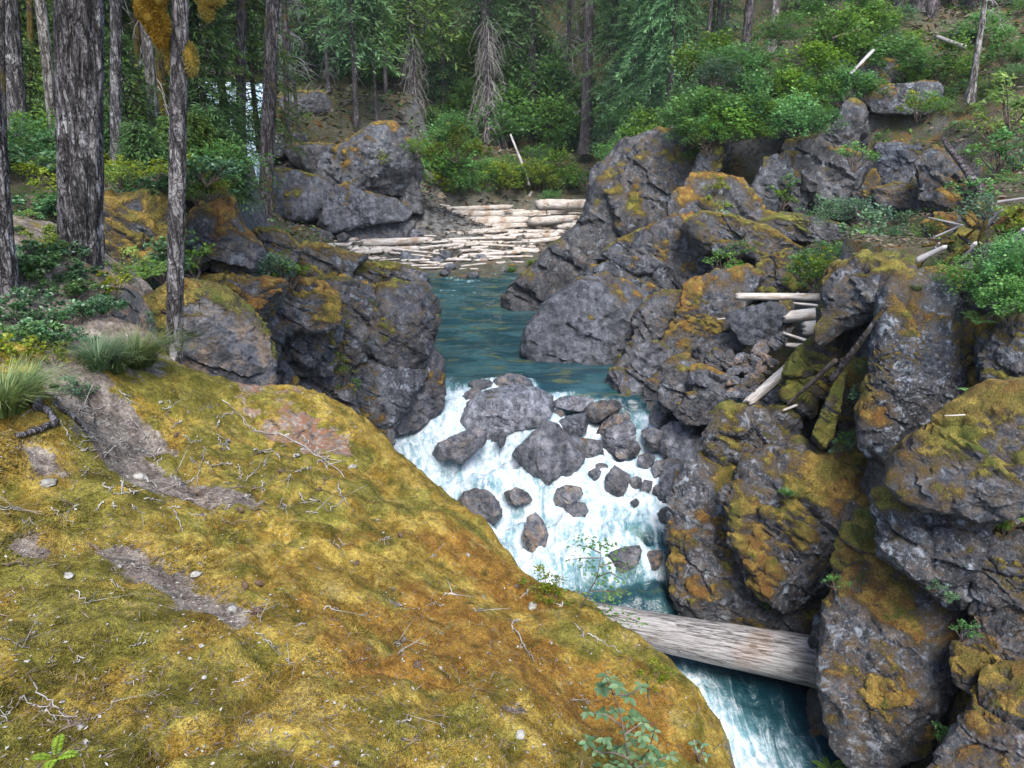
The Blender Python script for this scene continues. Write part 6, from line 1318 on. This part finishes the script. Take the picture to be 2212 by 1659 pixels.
L9 = [([(1100,40),(1130,110),(1165,165)],11),([(330,20),(400,80),(470,140)],9),([(140,100),(250,170)],8),([(560,240),(640,300),(700,340)],14),([(0,850),(100,880),(200,920)],9),([(830,400),(920,410),(1000,450)],10),([(1620,820),(1700,880),(1800,950)],10),([(1800,970),(1860,1030)],8),([(1410,100),(1500,115),(1600,145)],9),([(210,1140),(290,1240),(380,1320),(440,1370)],14),([(160,1220),(280,1310),(380,1380)],11),([(600,1350),(700,1300),(790,1240)],8),([(0,1400),(60,1330),(80,1230)],9),([(860,1330),(970,1255)],7),([(1480,1130),(1540,1110),(1610,1080)],7),([(1080,400),(1090,490)],8),([(2080,240),(2200,250)],9),([(1830,1390),(1870,1330)],6),([(30,385),(120,390),(200,385)],16),([(1600,640),(1640,700),(1660,750)],10),([(1540,690),(1640,690)],8),([(480,560),(560,640),(620,560)],10),([(1200,60),(1300,70),(1420,60)],7),([(1280,60),(1300,100)],8),([(700,480),(800,560)],7),([(0,30),(150,40)],8)]
L7 = [([(480,825),(560,870),(690,930)],10),([(0,770),(60,870),(140,990)],16),([(850,1110),(855,1200),(875,1285)],12),([(360,1230),(450,1240),(530,1290)],7),([(1150,1490),(1160,1560),(1180,1610)],14),([(400,760),(440,800),(460,850)],8)]
i = 0
for t, LL in (('4', L4), ('9', L9), ('7', L7)):
    for pts, w in LL:
        twig(t, pts, w * .75, M_TWIGD if i % 5 == 3 else M_TWIG, .010, 1 + i % 3, 500 + i); i += 1
rs = np.random.RandomState(15)
for j in range(130):                                   # smaller twigs, thickest in the litter hollows
    if j % 3: u, v = rs.uniform(130, 720), rs.uniform(880, 1110)
    else: u, v = rs.uniform(20, 1300), rs.uniform(1000, 1640)
    if v < 860 + max(0, u - 560) * .55: continue
    a = rs.uniform(0, pi); l = rs.uniform(14, 46)
    pts = [(u, v), (u + l * cos(a) * .5 + rs.normal(0, 3), v + l * sin(a) * .3), (u + l * cos(a), v + l * sin(a) * .6)]
    twig('v', pts, rs.uniform(5, 11), M_TWIGD if j % 4 == 0 else M_TWIG, .008, rs.randint(0, 3), 700 + j)
for i, o in enumerate(sorted(TW, key=lambda o: upx(o.location))): tag(o, f'bare twig lying on the mossy bedrock, {ordw(i)} from the left')
# exposed roots at the foot of the left bank
def root(t, pts, w, label, mat, seed):
    C = dome_path(t, pts, .015, 24); r = w * .3414 * (C[:, 1] * CP - C[:, 2] * SP).mean() / FPX / 2
    C[:, 2] += r * .55; V, F = tube(C, r * (1.0 - .4 * np.linspace(0, 1, 24)), 14)
    V = V + .12 * r * np.stack([fbm(V * 18, 3, seed + k) for k in range(3)], 1) * 1.6
    o = link('exposed_root', mesh('exposed_root', V - C[0], F, None, True, mat), None, tuple(C[0])); tag(o, label, 'root', 'exposed roots of the left bank')
root('4', [(250, 930), (240, 1000), (330, 1040), (355, 1110), (250, 1150), (110, 1180)], 56, 'thick dark crooked root at the edge of the moss', M_BARK, 1)
root('4', [(350, 960), (420, 1020), (500, 1090), (560, 1140)], 34, 'grey straight root pointing down into the twig litter', M_BARK, 2)
root('4', [(500, 880), (560, 950), (600, 1050), (590, 1110)], 12, 'thin curling root right of the straight root', M_BARK, 3)
root('4', [(640, 330), (720, 300), (800, 330), (880, 400)], 16, 'fibrous root spreading from the thickest trunk', M_BARK, 4)
root('4', [(620, 300), (700, 240), (800, 240), (860, 290)], 14, 'upper fibrous root beside the thickest trunk', M_BARK, 5)
root('4', [(600, 350), (660, 380), (720, 400), (800, 410)], 12, 'low fibrous root below the thickest trunk', M_BARK, 6)
root('4', [(80, 440), (130, 470), (180, 490)], 26, 'root flare running out from the left-edge trunk', M_BARK, 7)

# moss pile standing up from the bedrock: one uncountable mass
rs = np.random.RandomState(21)
def scatter_dome(n, ymax=8.0, mossy=True):
    out = []
    tot = 0
    while tot < n:
        u = rs.uniform(-30, 1620, 60000); v = rs.uniform(840, 1690, 60000)
        zz = np.full(60000, -2.3); x_ = (u - 1106) / FPX; y_ = -(v - 829.5) / FPX; dy_ = CP + y_ * SP; dz_ = -SP + y_ * CP
        for _ in range(12):
            t = zz / dz_; zz = .5 * zz + .5 * dome_z(x_ * t, dy_ * t)
        P = np.stack([x_ * t, dy_ * t, zz], 1)
        ok = (P[:, 1] < ymax) & (P[:, 2] > -3.9) & (abs(zz / dz_ - t) < .05)
        b_ = dome_z(P[:, 0], P[:, 1], BARE)
        ok &= (b_ < .45) if mossy else (rs.rand(60000) < .12 + b_)
        out.append(P[ok]); tot += ok.sum()
    P = np.vstack(out)[:n]; P[:, 2] = dome_z(P[:, 0], P[:, 1]); return P
P = scatter_dome(200000); n = len(P)
a = rs.uniform(0, 2 * pi, n); D = np.stack([np.cos(a), np.sin(a), rs.uniform(.15, 1.1, n)], 1); D /= np.linalg.norm(D, axis=1)[:, None]
S = np.stack([-np.sin(a), np.cos(a), 0 * a], 1); L = rs.uniform(.005, .014, n)[:, None] * (1 + .8 * np.clip(fbm(P * 5, 2, 3), -.5, 1))[:, None]; W = L * rs.uniform(.16, .30, (n, 1))
P[:, 2] -= .002
V = np.stack([P - S * W, P + S * W, P + D * L], 1).reshape(-1, 3); F = np.arange(3 * n).reshape(-1, 3)
rust_t = np.zeros(3 * n)
o = link('moss', mesh('moss', V, F, {'bare': rust_t, 'needle': rust_t, 'rust': np.repeat(dome_z(P[:, 0], P[:, 1], np.clip(rust, 0, 1).reshape(ndy, ndx)), 3)}, False, M_DOME)); tag(o, 'short golden and olive moss covering the bedrock', 'moss', None, 'stuff')
# litter: lichen flakes, needles, bark bits
P = scatter_dome(2400, mossy=False); n = len(P); a = rs.uniform(0, 2 * pi, n)
D = np.stack([np.cos(a), np.sin(a), rs.normal(0, .25, n)], 1); N = np.stack([rs.normal(0, .4, n), rs.normal(0, .4, n), np.ones(n)], 1); L = rs.uniform(.006, .022, n)
P[:, 2] += .006
V, F = leaves(P, D, N, L, L * rs.uniform(.12, .7, n)); o = link('leaf_litter', mesh('leaf_litter', V, F, None, False, M_CHIP)); tag(o, 'pale lichen flakes and wood bits strewn on the moss', 'litter', None, 'stuff')
P = scatter_dome(7000, mossy=False); n = len(P); a = rs.uniform(0, 2 * pi, n)
D = np.stack([np.cos(a), np.sin(a), rs.normal(0, .3, n)], 1); N = np.stack([rs.normal(0, .4, n), rs.normal(0, .4, n), np.ones(n)], 1); L = rs.uniform(.015, .06, n); P[:, 2] += .006
V, F = leaves(P, D, N, L, L * .09); o = link('needle_litter', mesh('needle_litter', V, F, None, False, M_TWIGD)); tag(o, 'dark needles and fine twigs strewn on the moss', 'litter', None, 'stuff')
# cones
CN = []
cv, cf = ico(3); cv = cv * np.array([.014, .014, .021]); cv = cv * (1 + .25 * np.sin(np.arctan2(cv[:, 1], cv[:, 0]) * 5 + cv[:, 2] * 500))[:, None]; cone_me = mesh('fir_cone', cv, cf, None, False, M_CONE)
for u, v in [(383, 942), (605, 1020), (690, 1060), (520, 1105), (528, 1270), (555, 1325), (770, 1220), (560, 1265), (865, 1160), (1115, 1270), (900, 1440), (430, 1070)]:
    p = on_dome(u, v); o = link('fir_cone', cone_me, None, (p[0], p[1], p[2] + .012), (rs.uniform(0, 3), 1.4, rs.uniform(0, 6)), rs.uniform(.8, 1.2)); CN.append(o)
for i, o in enumerate(sorted(CN, key=lambda o: upx(o.location))): tag(o, f'small dark fir cone on the moss, {ordw(i)} from the left', 'cone', 'fir cones on the moss')
# pale stones and lichen lumps on the moss
PB = []
for u, v, r in [(57, 1432, 6), (192, 1543, 6), (436, 1396, 5), (441, 1464, 5), (258, 1225, 6), (425, 1242, 9), (500, 1320, 10), (145, 1455, 5), (440, 1610, 6), (1150, 1312, 10), (170, 1575, 10), (148, 1245, 10), (300, 1035, 14), (105, 1045, 14), (345, 870, 5), (725, 1650, 6), (1120, 1590, 12), (620, 940, 5), (1010, 1200, 5), (760, 1010, 7), (640, 985, 6)]:
    p = on_dome(u, v); R = r * (p[1] * CP - p[2] * SP) / FPX; V, F = ico(2); V = V * R * np.array([1.2, 1, .55]) * (1 + .35 * fbm(V * 2 + u, 3, int(u)))[:, None]
    o = link('stone', mesh('stone', V, F, None, True, M_CHIP), None, (p[0], p[1], p[2] + R * .25), (0, 0, rs.uniform(0, 6))); PB.append(o)
for i, o in enumerate(sorted(PB, key=lambda o: upx(o.location))): tag(o, f'pale pebble-sized lump on the moss, {ordw(i)} from the left', 'stone', 'pale lumps on the moss')

# grass tufts
def grass_geo(rs, n, L, lean=(0, 0), w=.0055):
    Vs, Fs, Ts = [], [], []; s = np.linspace(0, 1, 5)
    for i in range(n):
        a = rs.uniform(0, 2 * pi); r = rs.uniform(0, .25) * L; l = L * rs.uniform(.5, 1.1); d = np.array([cos(a) + lean[0], sin(a) + lean[1], 0]); sp = rs.uniform(.25, .8)
        p = np.array([cos(a) * r, sin(a) * r, 0]) + d * (l * sp * s ** 1.5)[:, None] + np.array([0, 0, 1.0]) * (l * (s - .62 * sp * s ** 2.2) * .8)[:, None]
        sd = np.array([-sin(a), cos(a), 0]) * w * (1 - s * .9)[:, None]; V = np.vstack([p - sd, p + sd]); k = np.arange(4)
        Fs.append(np.stack([k, k + 1, k + 6, k + 5], 1) + i * 10); Vs.append(V); Ts.append(np.tile(np.clip(s * .7 + rs.uniform(-.2, .4), 0, 1), 2))
    return np.vstack(Vs), tri(np.vstack(Fs)), np.concatenate(Ts)
for i, (u, v, L, n, lean, lb) in enumerate([(300, 790, .48, 650, (.5, -.2), 'big arching grass tuft beside the slim grey trunk'), (215, 795, .42, 360, (.2, -.2), 'smaller grass tuft left of the big tuft'), (15, 890, .44, 520, (.4, -.1), 'grass tuft cut by the left edge of the picture'), (255, 800, .30, 160, (.3, -.3), 'short grass between the two tufts'), (60, 845, .3, 160, (.3, 0), 'short grass right of the left-edge tuft')]):
    p = on_dome(u, v); V, F, T = grass_geo(np.random.RandomState(40 + i), n, L, lean); o = link('grass_tuft', leafmesh('grass_tuft', V, F, T, M_GRASS), None, tuple(p)); tag(o, lb, 'grass', 'grass tufts of the left bank')
for i, (u, v, Y, s, lb) in enumerate([(345, 590, 11.2, .8, 'grassy clump behind the slim trunk on the left terrace'), (410, 585, 11.6, .7, 'grassy clump right of the slim trunk on the terrace'), (605, 590, 15.4, .9, 'pale grass clump on the ledge of the left wall'), (2020, 610, 12.3, .5, 'grass clump on the mossy right shelf'), (1980, 625, 12.2, .4, 'small grass clump at the edge of the right shelf'), (1150, 572, 38, 1.3, 'bright green tuft on the gravel bar'), (1105, 585, 37.5, 1.0, 'green tuft beside the water on the gravel bar'), (1170, 590, 37, 1.2, 'right-hand green tuft on the gravel bar'), (1700, 1066, 12.2, .35, 'fine green tuft on the brown rock face')]):
    V, F, T = grass_geo(np.random.RandomState(60 + i), 260, s * .6, (0, -.1), .006 * (1 + s)); o = link('grass_tuft', leafmesh('grass_tuft', V, F, T, M_GRASS if i < 5 else M_FERN), None, tuple(atY(u, v + 5, Y))); tag(o, lb, 'grass')

# ferns
def fern_geo(rs, nf, L, lean=(0, 0)):
    Ps, Ds, Ns, Ls = [], [], [], []; st = []
    for i in range(nf):
        a = i * 2 * pi / nf + rs.uniform(-.4, .4); l = L * rs.uniform(.7, 1.1); d = np.array([cos(a) + lean[0], sin(a) + lean[1], 0]); d /= np.linalg.norm(d); sd = np.array([-d[1], d[0], 0]); rise = rs.uniform(.5, 1.0)
        s = np.linspace(.12, 1, 30); p = d * (l * s * .8)[:, None] + np.array([0, 0, 1.0]) * (l * (rise * s - .75 * rise * s * s))[:, None]
        st.append(tube(np.vstack([[0, 0, 0], p[::5], p[-1]]), np.linspace(.006, .001, 8)[:len(p[::5]) + 2] * L * 1.4, 4, False))
        w = l * .16 * np.sin(np.clip(s * 1.05, 0, 1) * pi) ** .7 + .004
        for side in (-1, 1):
            Ps.append(p); Ds.append(side * sd + d * .35 + rs.normal(0, .06, (30, 3))); Ns.append(np.tile([0, 0, 1.0], (30, 1)) + rs.normal(0, .15, (30, 3))); Ls.append(w)
    P, D, N, LL = np.vstack(Ps), np.vstack(Ds), np.vstack(Ns), np.concatenate(Ls); V, F = leaves(P, D, N, LL, np.maximum(LL * .2, L * .012)); return V, F, np.repeat(rs.uniform(.3, 1, len(P)), 4), join(st)
for i, (u, v, Y, L, nf, lb) in enumerate([(120, 1640, None, .10, 4, 'small pale green fern on the moss at lower left'), (2130, 880, 9.6, .55, 9, 'bright sword fern on the golden boulder'), (2205, 870, 9.3, .45, 8, 'fern cut by the right edge on the golden boulder'), (1790, 1668, 9.6, .45, 8, 'fern tip rising at the bottom edge below the log'), (2190, 400, 15, .7, 9, 'fern hanging from the right slope'), (330, 600, 10.5, .6, 8, 'light fern behind the thickest trunk'), (2200, 1120, 8.8, .3, 6, 'small fern on the face of the golden boulder'), (2110, 700, 11.2, .5, 8, 'fern beside the leafy bush on the right'), (1880, 790, 13.2, .4, 7, 'small fern in the mouth of the cleft'), (310, 605, 9.8, .5, 8, 'fern growing at the path edge left of the slim trunk')]):
    p = on_dome(u, v) if Y is None else atY(u, v, Y); V, F, T, S = fern_geo(np.random.RandomState(80 + i), nf, L)
    e = empty('fern', tuple(p)); tag(e, lb, 'fern'); link('fronds', leafmesh('fronds', V, F, T, M_FERN), e); link('stalks', mesh('stalks', S[0], S[1], None, True, M_FERN), e)

# saplings in front of the water
def oval_leaves(P, D, N, L, W):
    n = len(P); D = unit(D); S = unit(np.cross(D, N)); U = np.cross(S, D); L = L[:, None]; W = W[:, None]
    prof = [(0, 0), (.25, .42), (.55, .5), (.82, .28), (1, 0)]
    rows = []
    for t, w in prof:
        m = P + D * L * t - U * L * (.18 * t * t); rows += [m - S * W * w + U * W * .16 * w * 2, m, m + S * W * w + U * W * .16 * w * 2]
    V = np.stack(rows, 1).reshape(-1, 3); i = np.arange(n)[:, None] * 15; F = []
    for r in range(4):
        for c in (0, 1):
            a = r * 3 + c; F.append(i + np.array([[a, a + 1, a + 4]])); F.append(i + np.array([[a, a + 4, a + 3]]))
    return V, np.vstack(F)
def sapling(name, lb, t, stems, clusters, Y, Lpx, nleaf, mat, sw, seed, fine=False):
    rs = np.random.RandomState(seed); s = ZO[t][2]
    def w(q, dy=0): (u, v), = Z(t, [q]); return atY(u, v, Y + dy)
    e = empty(name, tuple(w(stems[0][0]))); tag(e, lb, 'sapling'); o0 = w(stems[0][0]); dpt = o0[1] * CP - o0[2] * SP; k = s * dpt / FPX
    parts = []
    for st in stems:
        P = np.array([w(q, rs.uniform(-.05, .05)) for q in st]); tt = np.linspace(0, len(P) - 1, 12); ii = np.clip(tt.astype(int), 0, len(P) - 2); f = (tt - ii)[:, None]; C = P[ii] * (1 - f) + P[ii + 1] * f
        parts.append(tube(C - o0, np.linspace(sw, sw * .4, 12) * k / 2, 6))
    link('stem', mesh('stem', *join(parts), None, True, M_TWIGD), e)
    Ps, Ds, Ns, Ls = [], [], [], []
    for c in clusters:
        base = w(c, rs.uniform(-.10, .10)) - o0; n = nleaf + rs.randint(-1, 2); a0 = rs.uniform(0, 6)
        for j in range(n):
            a = a0 + j * 2 * pi / n + rs.uniform(-.3, .3)
            off = np.array([cos(a), sin(a), 0]) * (0 if not fine else rs.uniform(0, 2.2) * Lpx * k)
            Ps.append(base + off + np.array([0, 0, rs.normal(0, .01)])); Ds.append((cos(a), sin(a), rs.uniform(-.35, .15))); Ns.append((rs.normal(0, .25), rs.normal(0, .25) - .25, 1)); Ls.append(Lpx * k * rs.uniform(.7, 1.15))
    P, D, N, L = map(np.array, (Ps, Ds, Ns, Ls)); V, F = oval_leaves(P, D, N, L, L * .52); T = np.repeat(rs.uniform(.2, 1, len(P)), 15)
    link('leaves', mesh('leaves', V, F, {'tint': T}, True, mat), e)
CL = [(590,1070),(620,1090),(560,1150),(680,1150),(600,1130),(740,1200),(820,1145),(480,1310),(570,1310),(650,1310),(790,1320),(830,1380),(750,1350),(730,1440),(900,1430),(820,1450),(470,1500),(590,1480),(540,1560),(640,1550),(700,1530),(760,1490),(850,1530),(900,1560),(1000,1580),(930,1600),(860,1600),(720,1640),(470,1620),(780,1600),(640,1640),(560,1660),(940,1660),(820,1670)]
pY = on_dome(*Z('7', [(760, 1655)])[0])[1]
sapling('sapling', 'grey-green leafy sapling in front of the rusty moss at lower right', '7', [[(770,1690),(730,1560),(710,1450),(690,1330),(640,1190),(590,1080)],[(710,1450),(780,1400),(830,1380)],[(700,1400),(600,1320),(480,1310)],[(740,1600),(640,1560),(540,1560),(470,1500)],[(760,1640),(860,1560),(900,1430)],[(640,1190),(740,1200),(820,1145)],[(770,1660),(900,1620),(1000,1580)]], CL, pY - .12, 62, 5, M_BLUE, 14, 1)
sapling('sapling', 'short pale-stemmed sprout right of the leafy sapling', '7', [[(1180,1620),(1165,1560),(1150,1490)],[(1180,1600),(1215,1540)]], [(1160,1510),(1210,1510),(1210,1570),(1230,1590),(1190,1560)], on_dome(*Z('7', [(1180, 1620)])[0])[1], 42, 3, M_BLUE, 14, 2)
p_ = on_dome(*Z('7', [(430, 652)])[0])
sapling('sapling', 'slender airy sapling leaning out over the white water', '7', [[(425,660),(480,560),(540,450),(560,330),(555,240)],[(540,450),(620,420),(700,470)],[(550,380),(650,360),(740,380)],[(560,300),(480,260),(410,250)],[(550,330),(450,330),(380,340)],[(500,540),(580,540),(680,540)],[(480,560),(420,540),(370,540)],[(560,260),(600,240),(650,260)],[(470,590),(560,620),(620,620)],[(480,700),(580,700),(680,690),(800,730)],[(425,660),(480,710),(560,740)]],
        [(460,215),(500,205),(530,240),(480,260),(410,250),(560,230),(600,240),(650,260),(390,335),(450,320),(440,390),(500,380),(560,370),(620,290),(650,350),(700,370),(740,380),(640,430),(700,460),(600,450),(560,440),(540,500),(600,510),(650,530),(700,545),(560,570),(490,570),(400,545),(590,600),(640,570),(600,650),(650,680),(720,700),(780,715),(800,735),(640,740),(680,760),(560,690),(600,720)], p_[1], 27, 8, M_BROAD, 9, 3, True)
# low leafy clumps on the lip of the dome
for u, v, s, lb in [(1175, 1270, .30, 'pale green clump on the lip of the mossy dome'), (1195, 1290, .26, 'second pale clump just below on the dome lip'), (1420, 1465, .22, 'small green sprig at the dome edge below the log')]:
    fo, st, rx, rz = SH['lemon'][0]; e = empty('shrub', tuple(on_dome(u, v + 4)), (0, 0, u), s); tag(e, lb, 'shrub'); link('foliage', fo, e); link('stems', st, e)

# hanging moss on the slim trunk
def moss_clump(lb, t, blobs, Y, seed, nh=9000):
    rs = np.random.RandomState(seed); (u, v), = Z(t, [blobs[0][:2]]); o0 = atY(u, v, Y); Vs = []; H = []
    for x_, y_, rx, ry in blobs:
        (u, v), = Z(t, [(x_, y_)]); c = atY(u, v, Y) - o0; k = ZO[t][2] * Y * 1.02 / FPX; V, F = ico(3)
        V = V * np.array([rx, (rx + ry) * .35, ry]) * k; V = V * (1 + .18 * fbm(V * 14 + x_, 3, seed))[:, None] + c; Vs.append((V, F)); n = int(nh * rx * ry / 9000)
        d = unit(rs.normal(0, 1, (n, 3))); H.append((c + d * np.array([rx, (rx + ry) * .35, ry]) * k * .95, d))
    e = empty('hanging_moss', tuple(o0)); tag(e, lb, 'moss'); V, F = join(Vs); link('core', mesh('core', V, F, {'tint': np.full(len(V), .35)}, True, M_TUFT), e)
    P = np.vstack([h[0] for h in H]); D = np.vstack([h[1] for h in H]) * .8 + rs.normal(0, .45, (len(P), 3)); D[:, 2] -= .35; L = rs.uniform(.012, .036, len(P)); V, F = leaves(P, D, rs.normal(0, 1, P.shape), L, L * .14)
    link('strands', leafmesh('strands', V, F, np.repeat(rs.uniform(.1, 1, len(P)), 4), M_TUFT), e)
moss_clump('big shaggy golden moss clump hanging beside the slim trunk', '1', [(955, -60, 78, 110), (950, 50, 74, 100), (985, 140, 58, 80), (1010, 220, 38, 60), (1035, 150, 26, 60)], 6.15, 1)
moss_clump('shaggy moss pad on the right side of the slim trunk', '1', [(1205, 380, 34, 85), (1200, 320, 24, 40)], 6.3, 2)
moss_clump('shaggy moss pad on the left side of the slim trunk', '1', [(1075, 330, 24, 80), (1078, 410, 18, 45)], 6.3, 3)
moss_clump('moss hanging from a branch at the top of the picture', '1', [(1330, 0, 80, 40), (1310, 60, 40, 60), (1250, 560, 10, 10)][:2], 9.0, 4)
# young hemlocks of the left grove
def young_hemlock(u, v, Y, H, R, nb, lb, seed, hb=.15, LL=.11):
    p = atY(u, v, Y); rs = np.random.RandomState(seed); V, F, T, S = conifer_crown(rs, H, hb, R, nb, 9, 6, LL * 1.1, LL * .24, .35)
    e = empty('young_hemlock', tuple(p)); tag(e, lb, 'tree'); tv, tf = trunk_geo(H, .012 * H + .015, .006, seed, (0, 0), .04, 10, 24, .02, .2, bottom=.2)
    link('trunk', mesh('trunk', tv, tf, None, True, M_BARK2), e); c = link('crown', leafmesh('crown', V, F, T, M_HEM), e); link('limbs', mesh('limbs', S[0], S[1], None, True, M_BARK2), c)
for a in [(470, 440, 15.5, 1.9, .85, 60, 'young hemlock in front of the waterfall', 1), (505, 440, 15.5, 1.4, .55, 50, 'young hemlock right of the waterfall glimpse', 2), (440, 420, 15, 1.5, .7, 50, 'young hemlock just right of the slim grey trunk', 3), (290, 360, 16, 2.6, 1.1, 70, 'young hemlock between the straight and the pale trunk', 4), (395, 420, 14.5, 1.4, .7, 50, 'young hemlock half hidden by the slim trunk', 5), (215, 350, 18, 3.2, 1.3, 80, 'young hemlock behind the thickest trunk on its right', 6), (90, 350, 19, 2.8, 1.2, 80, 'young hemlock behind the smooth leaning trunk', 7), (320, 420, 13.5, 1.2, .6, 50, 'low young hemlock on the left bank under the pale trunk', 8), 
          (455, 330, 24, 6.5, 1.9, 110, 'tall young hemlock in the middle of the left grove', 10), (560, 320, 30, 8.5, 2.4, 120, 'drooping hemlock right of the middle dark trunk', 11), (270, 320, 26, 7.5, 2.2, 120, 'drooping hemlock behind the straight grey trunk', 12), (380, 320, 28, 8.5, 2.4, 120, 'drooping hemlock behind the slim grey trunk', 13), (130, 320, 28, 8.0, 2.4, 120, 'drooping hemlock behind the smooth leaning trunk', 14), (30, 310, 27, 8.0, 2.4, 120, 'drooping hemlock in the upper left corner', 15)]:
    young_hemlock(*a, LL=.10 if a[2] < 20 else .2)

# litter of the forest floor: one uncountable mass of sticks, chips and leaves
rs = np.random.RandomState(33)
n = 52000; yy_ = rs.uniform(8.5, 60, n); xx_ = rs.uniform(-.75, .75, n) * yy_
zz_ = ground_z(xx_, yy_); lx_, rx_ = river_x(yy_)
ok = ~((xx_ > lx_ - .5) & (xx_ < rx_ + .5) & (yy_ < 36)) & (zz_ > -7.2)
P = np.stack([xx_, yy_, zz_ + .02], 1)[ok]; n = len(P); a = rs.uniform(0, 2 * pi, n); sc = P[:, 1] / 20
D = np.stack([np.cos(a), np.sin(a), rs.normal(0, .3, n)], 1); N = np.stack([rs.normal(0, .5, n), rs.normal(0, .5, n), np.ones(n)], 1); L = rs.uniform(.05, .30, n) * np.maximum(sc, .5)
V, F = leaves(P, D, N, L, np.minimum(L * rs.uniform(.06, .5, n), .09 * np.maximum(sc, .6)), .3)
o = link('forest_litter', mesh('forest_litter', V, F, None, False, M_LITT)); tag(o, 'brown litter of sticks, chips and dead leaves on the banks', 'litter', None, 'stuff')
n = 26000; yy_ = rs.uniform(9, 75, n); xx_ = rs.uniform(-.75, .75, n) * yy_
zz_ = ground_z(xx_, yy_); lx_, rx_ = river_x(yy_); P = np.stack([xx_, yy_, zz_ + .03], 1)
ok = ~((xx_ > lx_ - .5) & (xx_ < rx_ + .5) & (yy_ < 36)) & (zz_ > -5.5) & (fbm(P * .5, 3, 8) > .05); P = P[ok]; n = len(P); a = rs.uniform(0, 2 * pi, n); sc = np.maximum(P[:, 1] / 20, .5)
D = np.stack([np.cos(a), np.sin(a), rs.uniform(.1, 1.2, n)], 1); N = np.stack([rs.normal(0, .5, n), rs.normal(0, .5, n), np.ones(n)], 1); L = rs.uniform(.06, .16, n) * sc; P[:, 2] += rs.uniform(0, .15, n)
V, F = leaves(P, D, N, L, L * .5); o = link('ground_cover', leafmesh('ground_cover', V, F, np.repeat(rs.rand(n), 4), M_BROAD)); tag(o, 'low green ground cover spread over the banks', 'ground cover', None, 'stuff')

# ------------------------------------------------------------------ damp air of the gorge
bx = (-139, 139, -59, 149, -14, 76)
V = np.array([(x, y, z_) for x in bx[:2] for y in bx[2:4] for z_ in bx[4:]], float)
F = np.array([(0, 1, 3, 2), (4, 6, 7, 5), (0, 4, 5, 1), (2, 3, 7, 6), (0, 2, 6, 4), (1, 5, 7, 3)])
mh = bpy.data.materials.new("haze"); mh.use_nodes = True; nt = mh.node_tree
nt.nodes.remove(nt.nodes["Principled BSDF"]); pv = nt.nodes.new("ShaderNodeVolumePrincipled")
pv.inputs['Color'].default_value = (.86, .93, 1, 1); pv.inputs['Density'].default_value = .0003; pv.inputs['Anisotropy'].default_value = .2
nt.links.new(pv.outputs[0], nt.nodes["Material Output"].inputs['Volume'])
o = link('haze', mesh('haze', V, F, None, False, mh)); tag(o, 'faint bluish damp air filling the gorge', None, None, 'stuff')
print('TRIS', sum(len(m.loops) - 2 * len(m.polygons) for m in bpy.data.meshes))
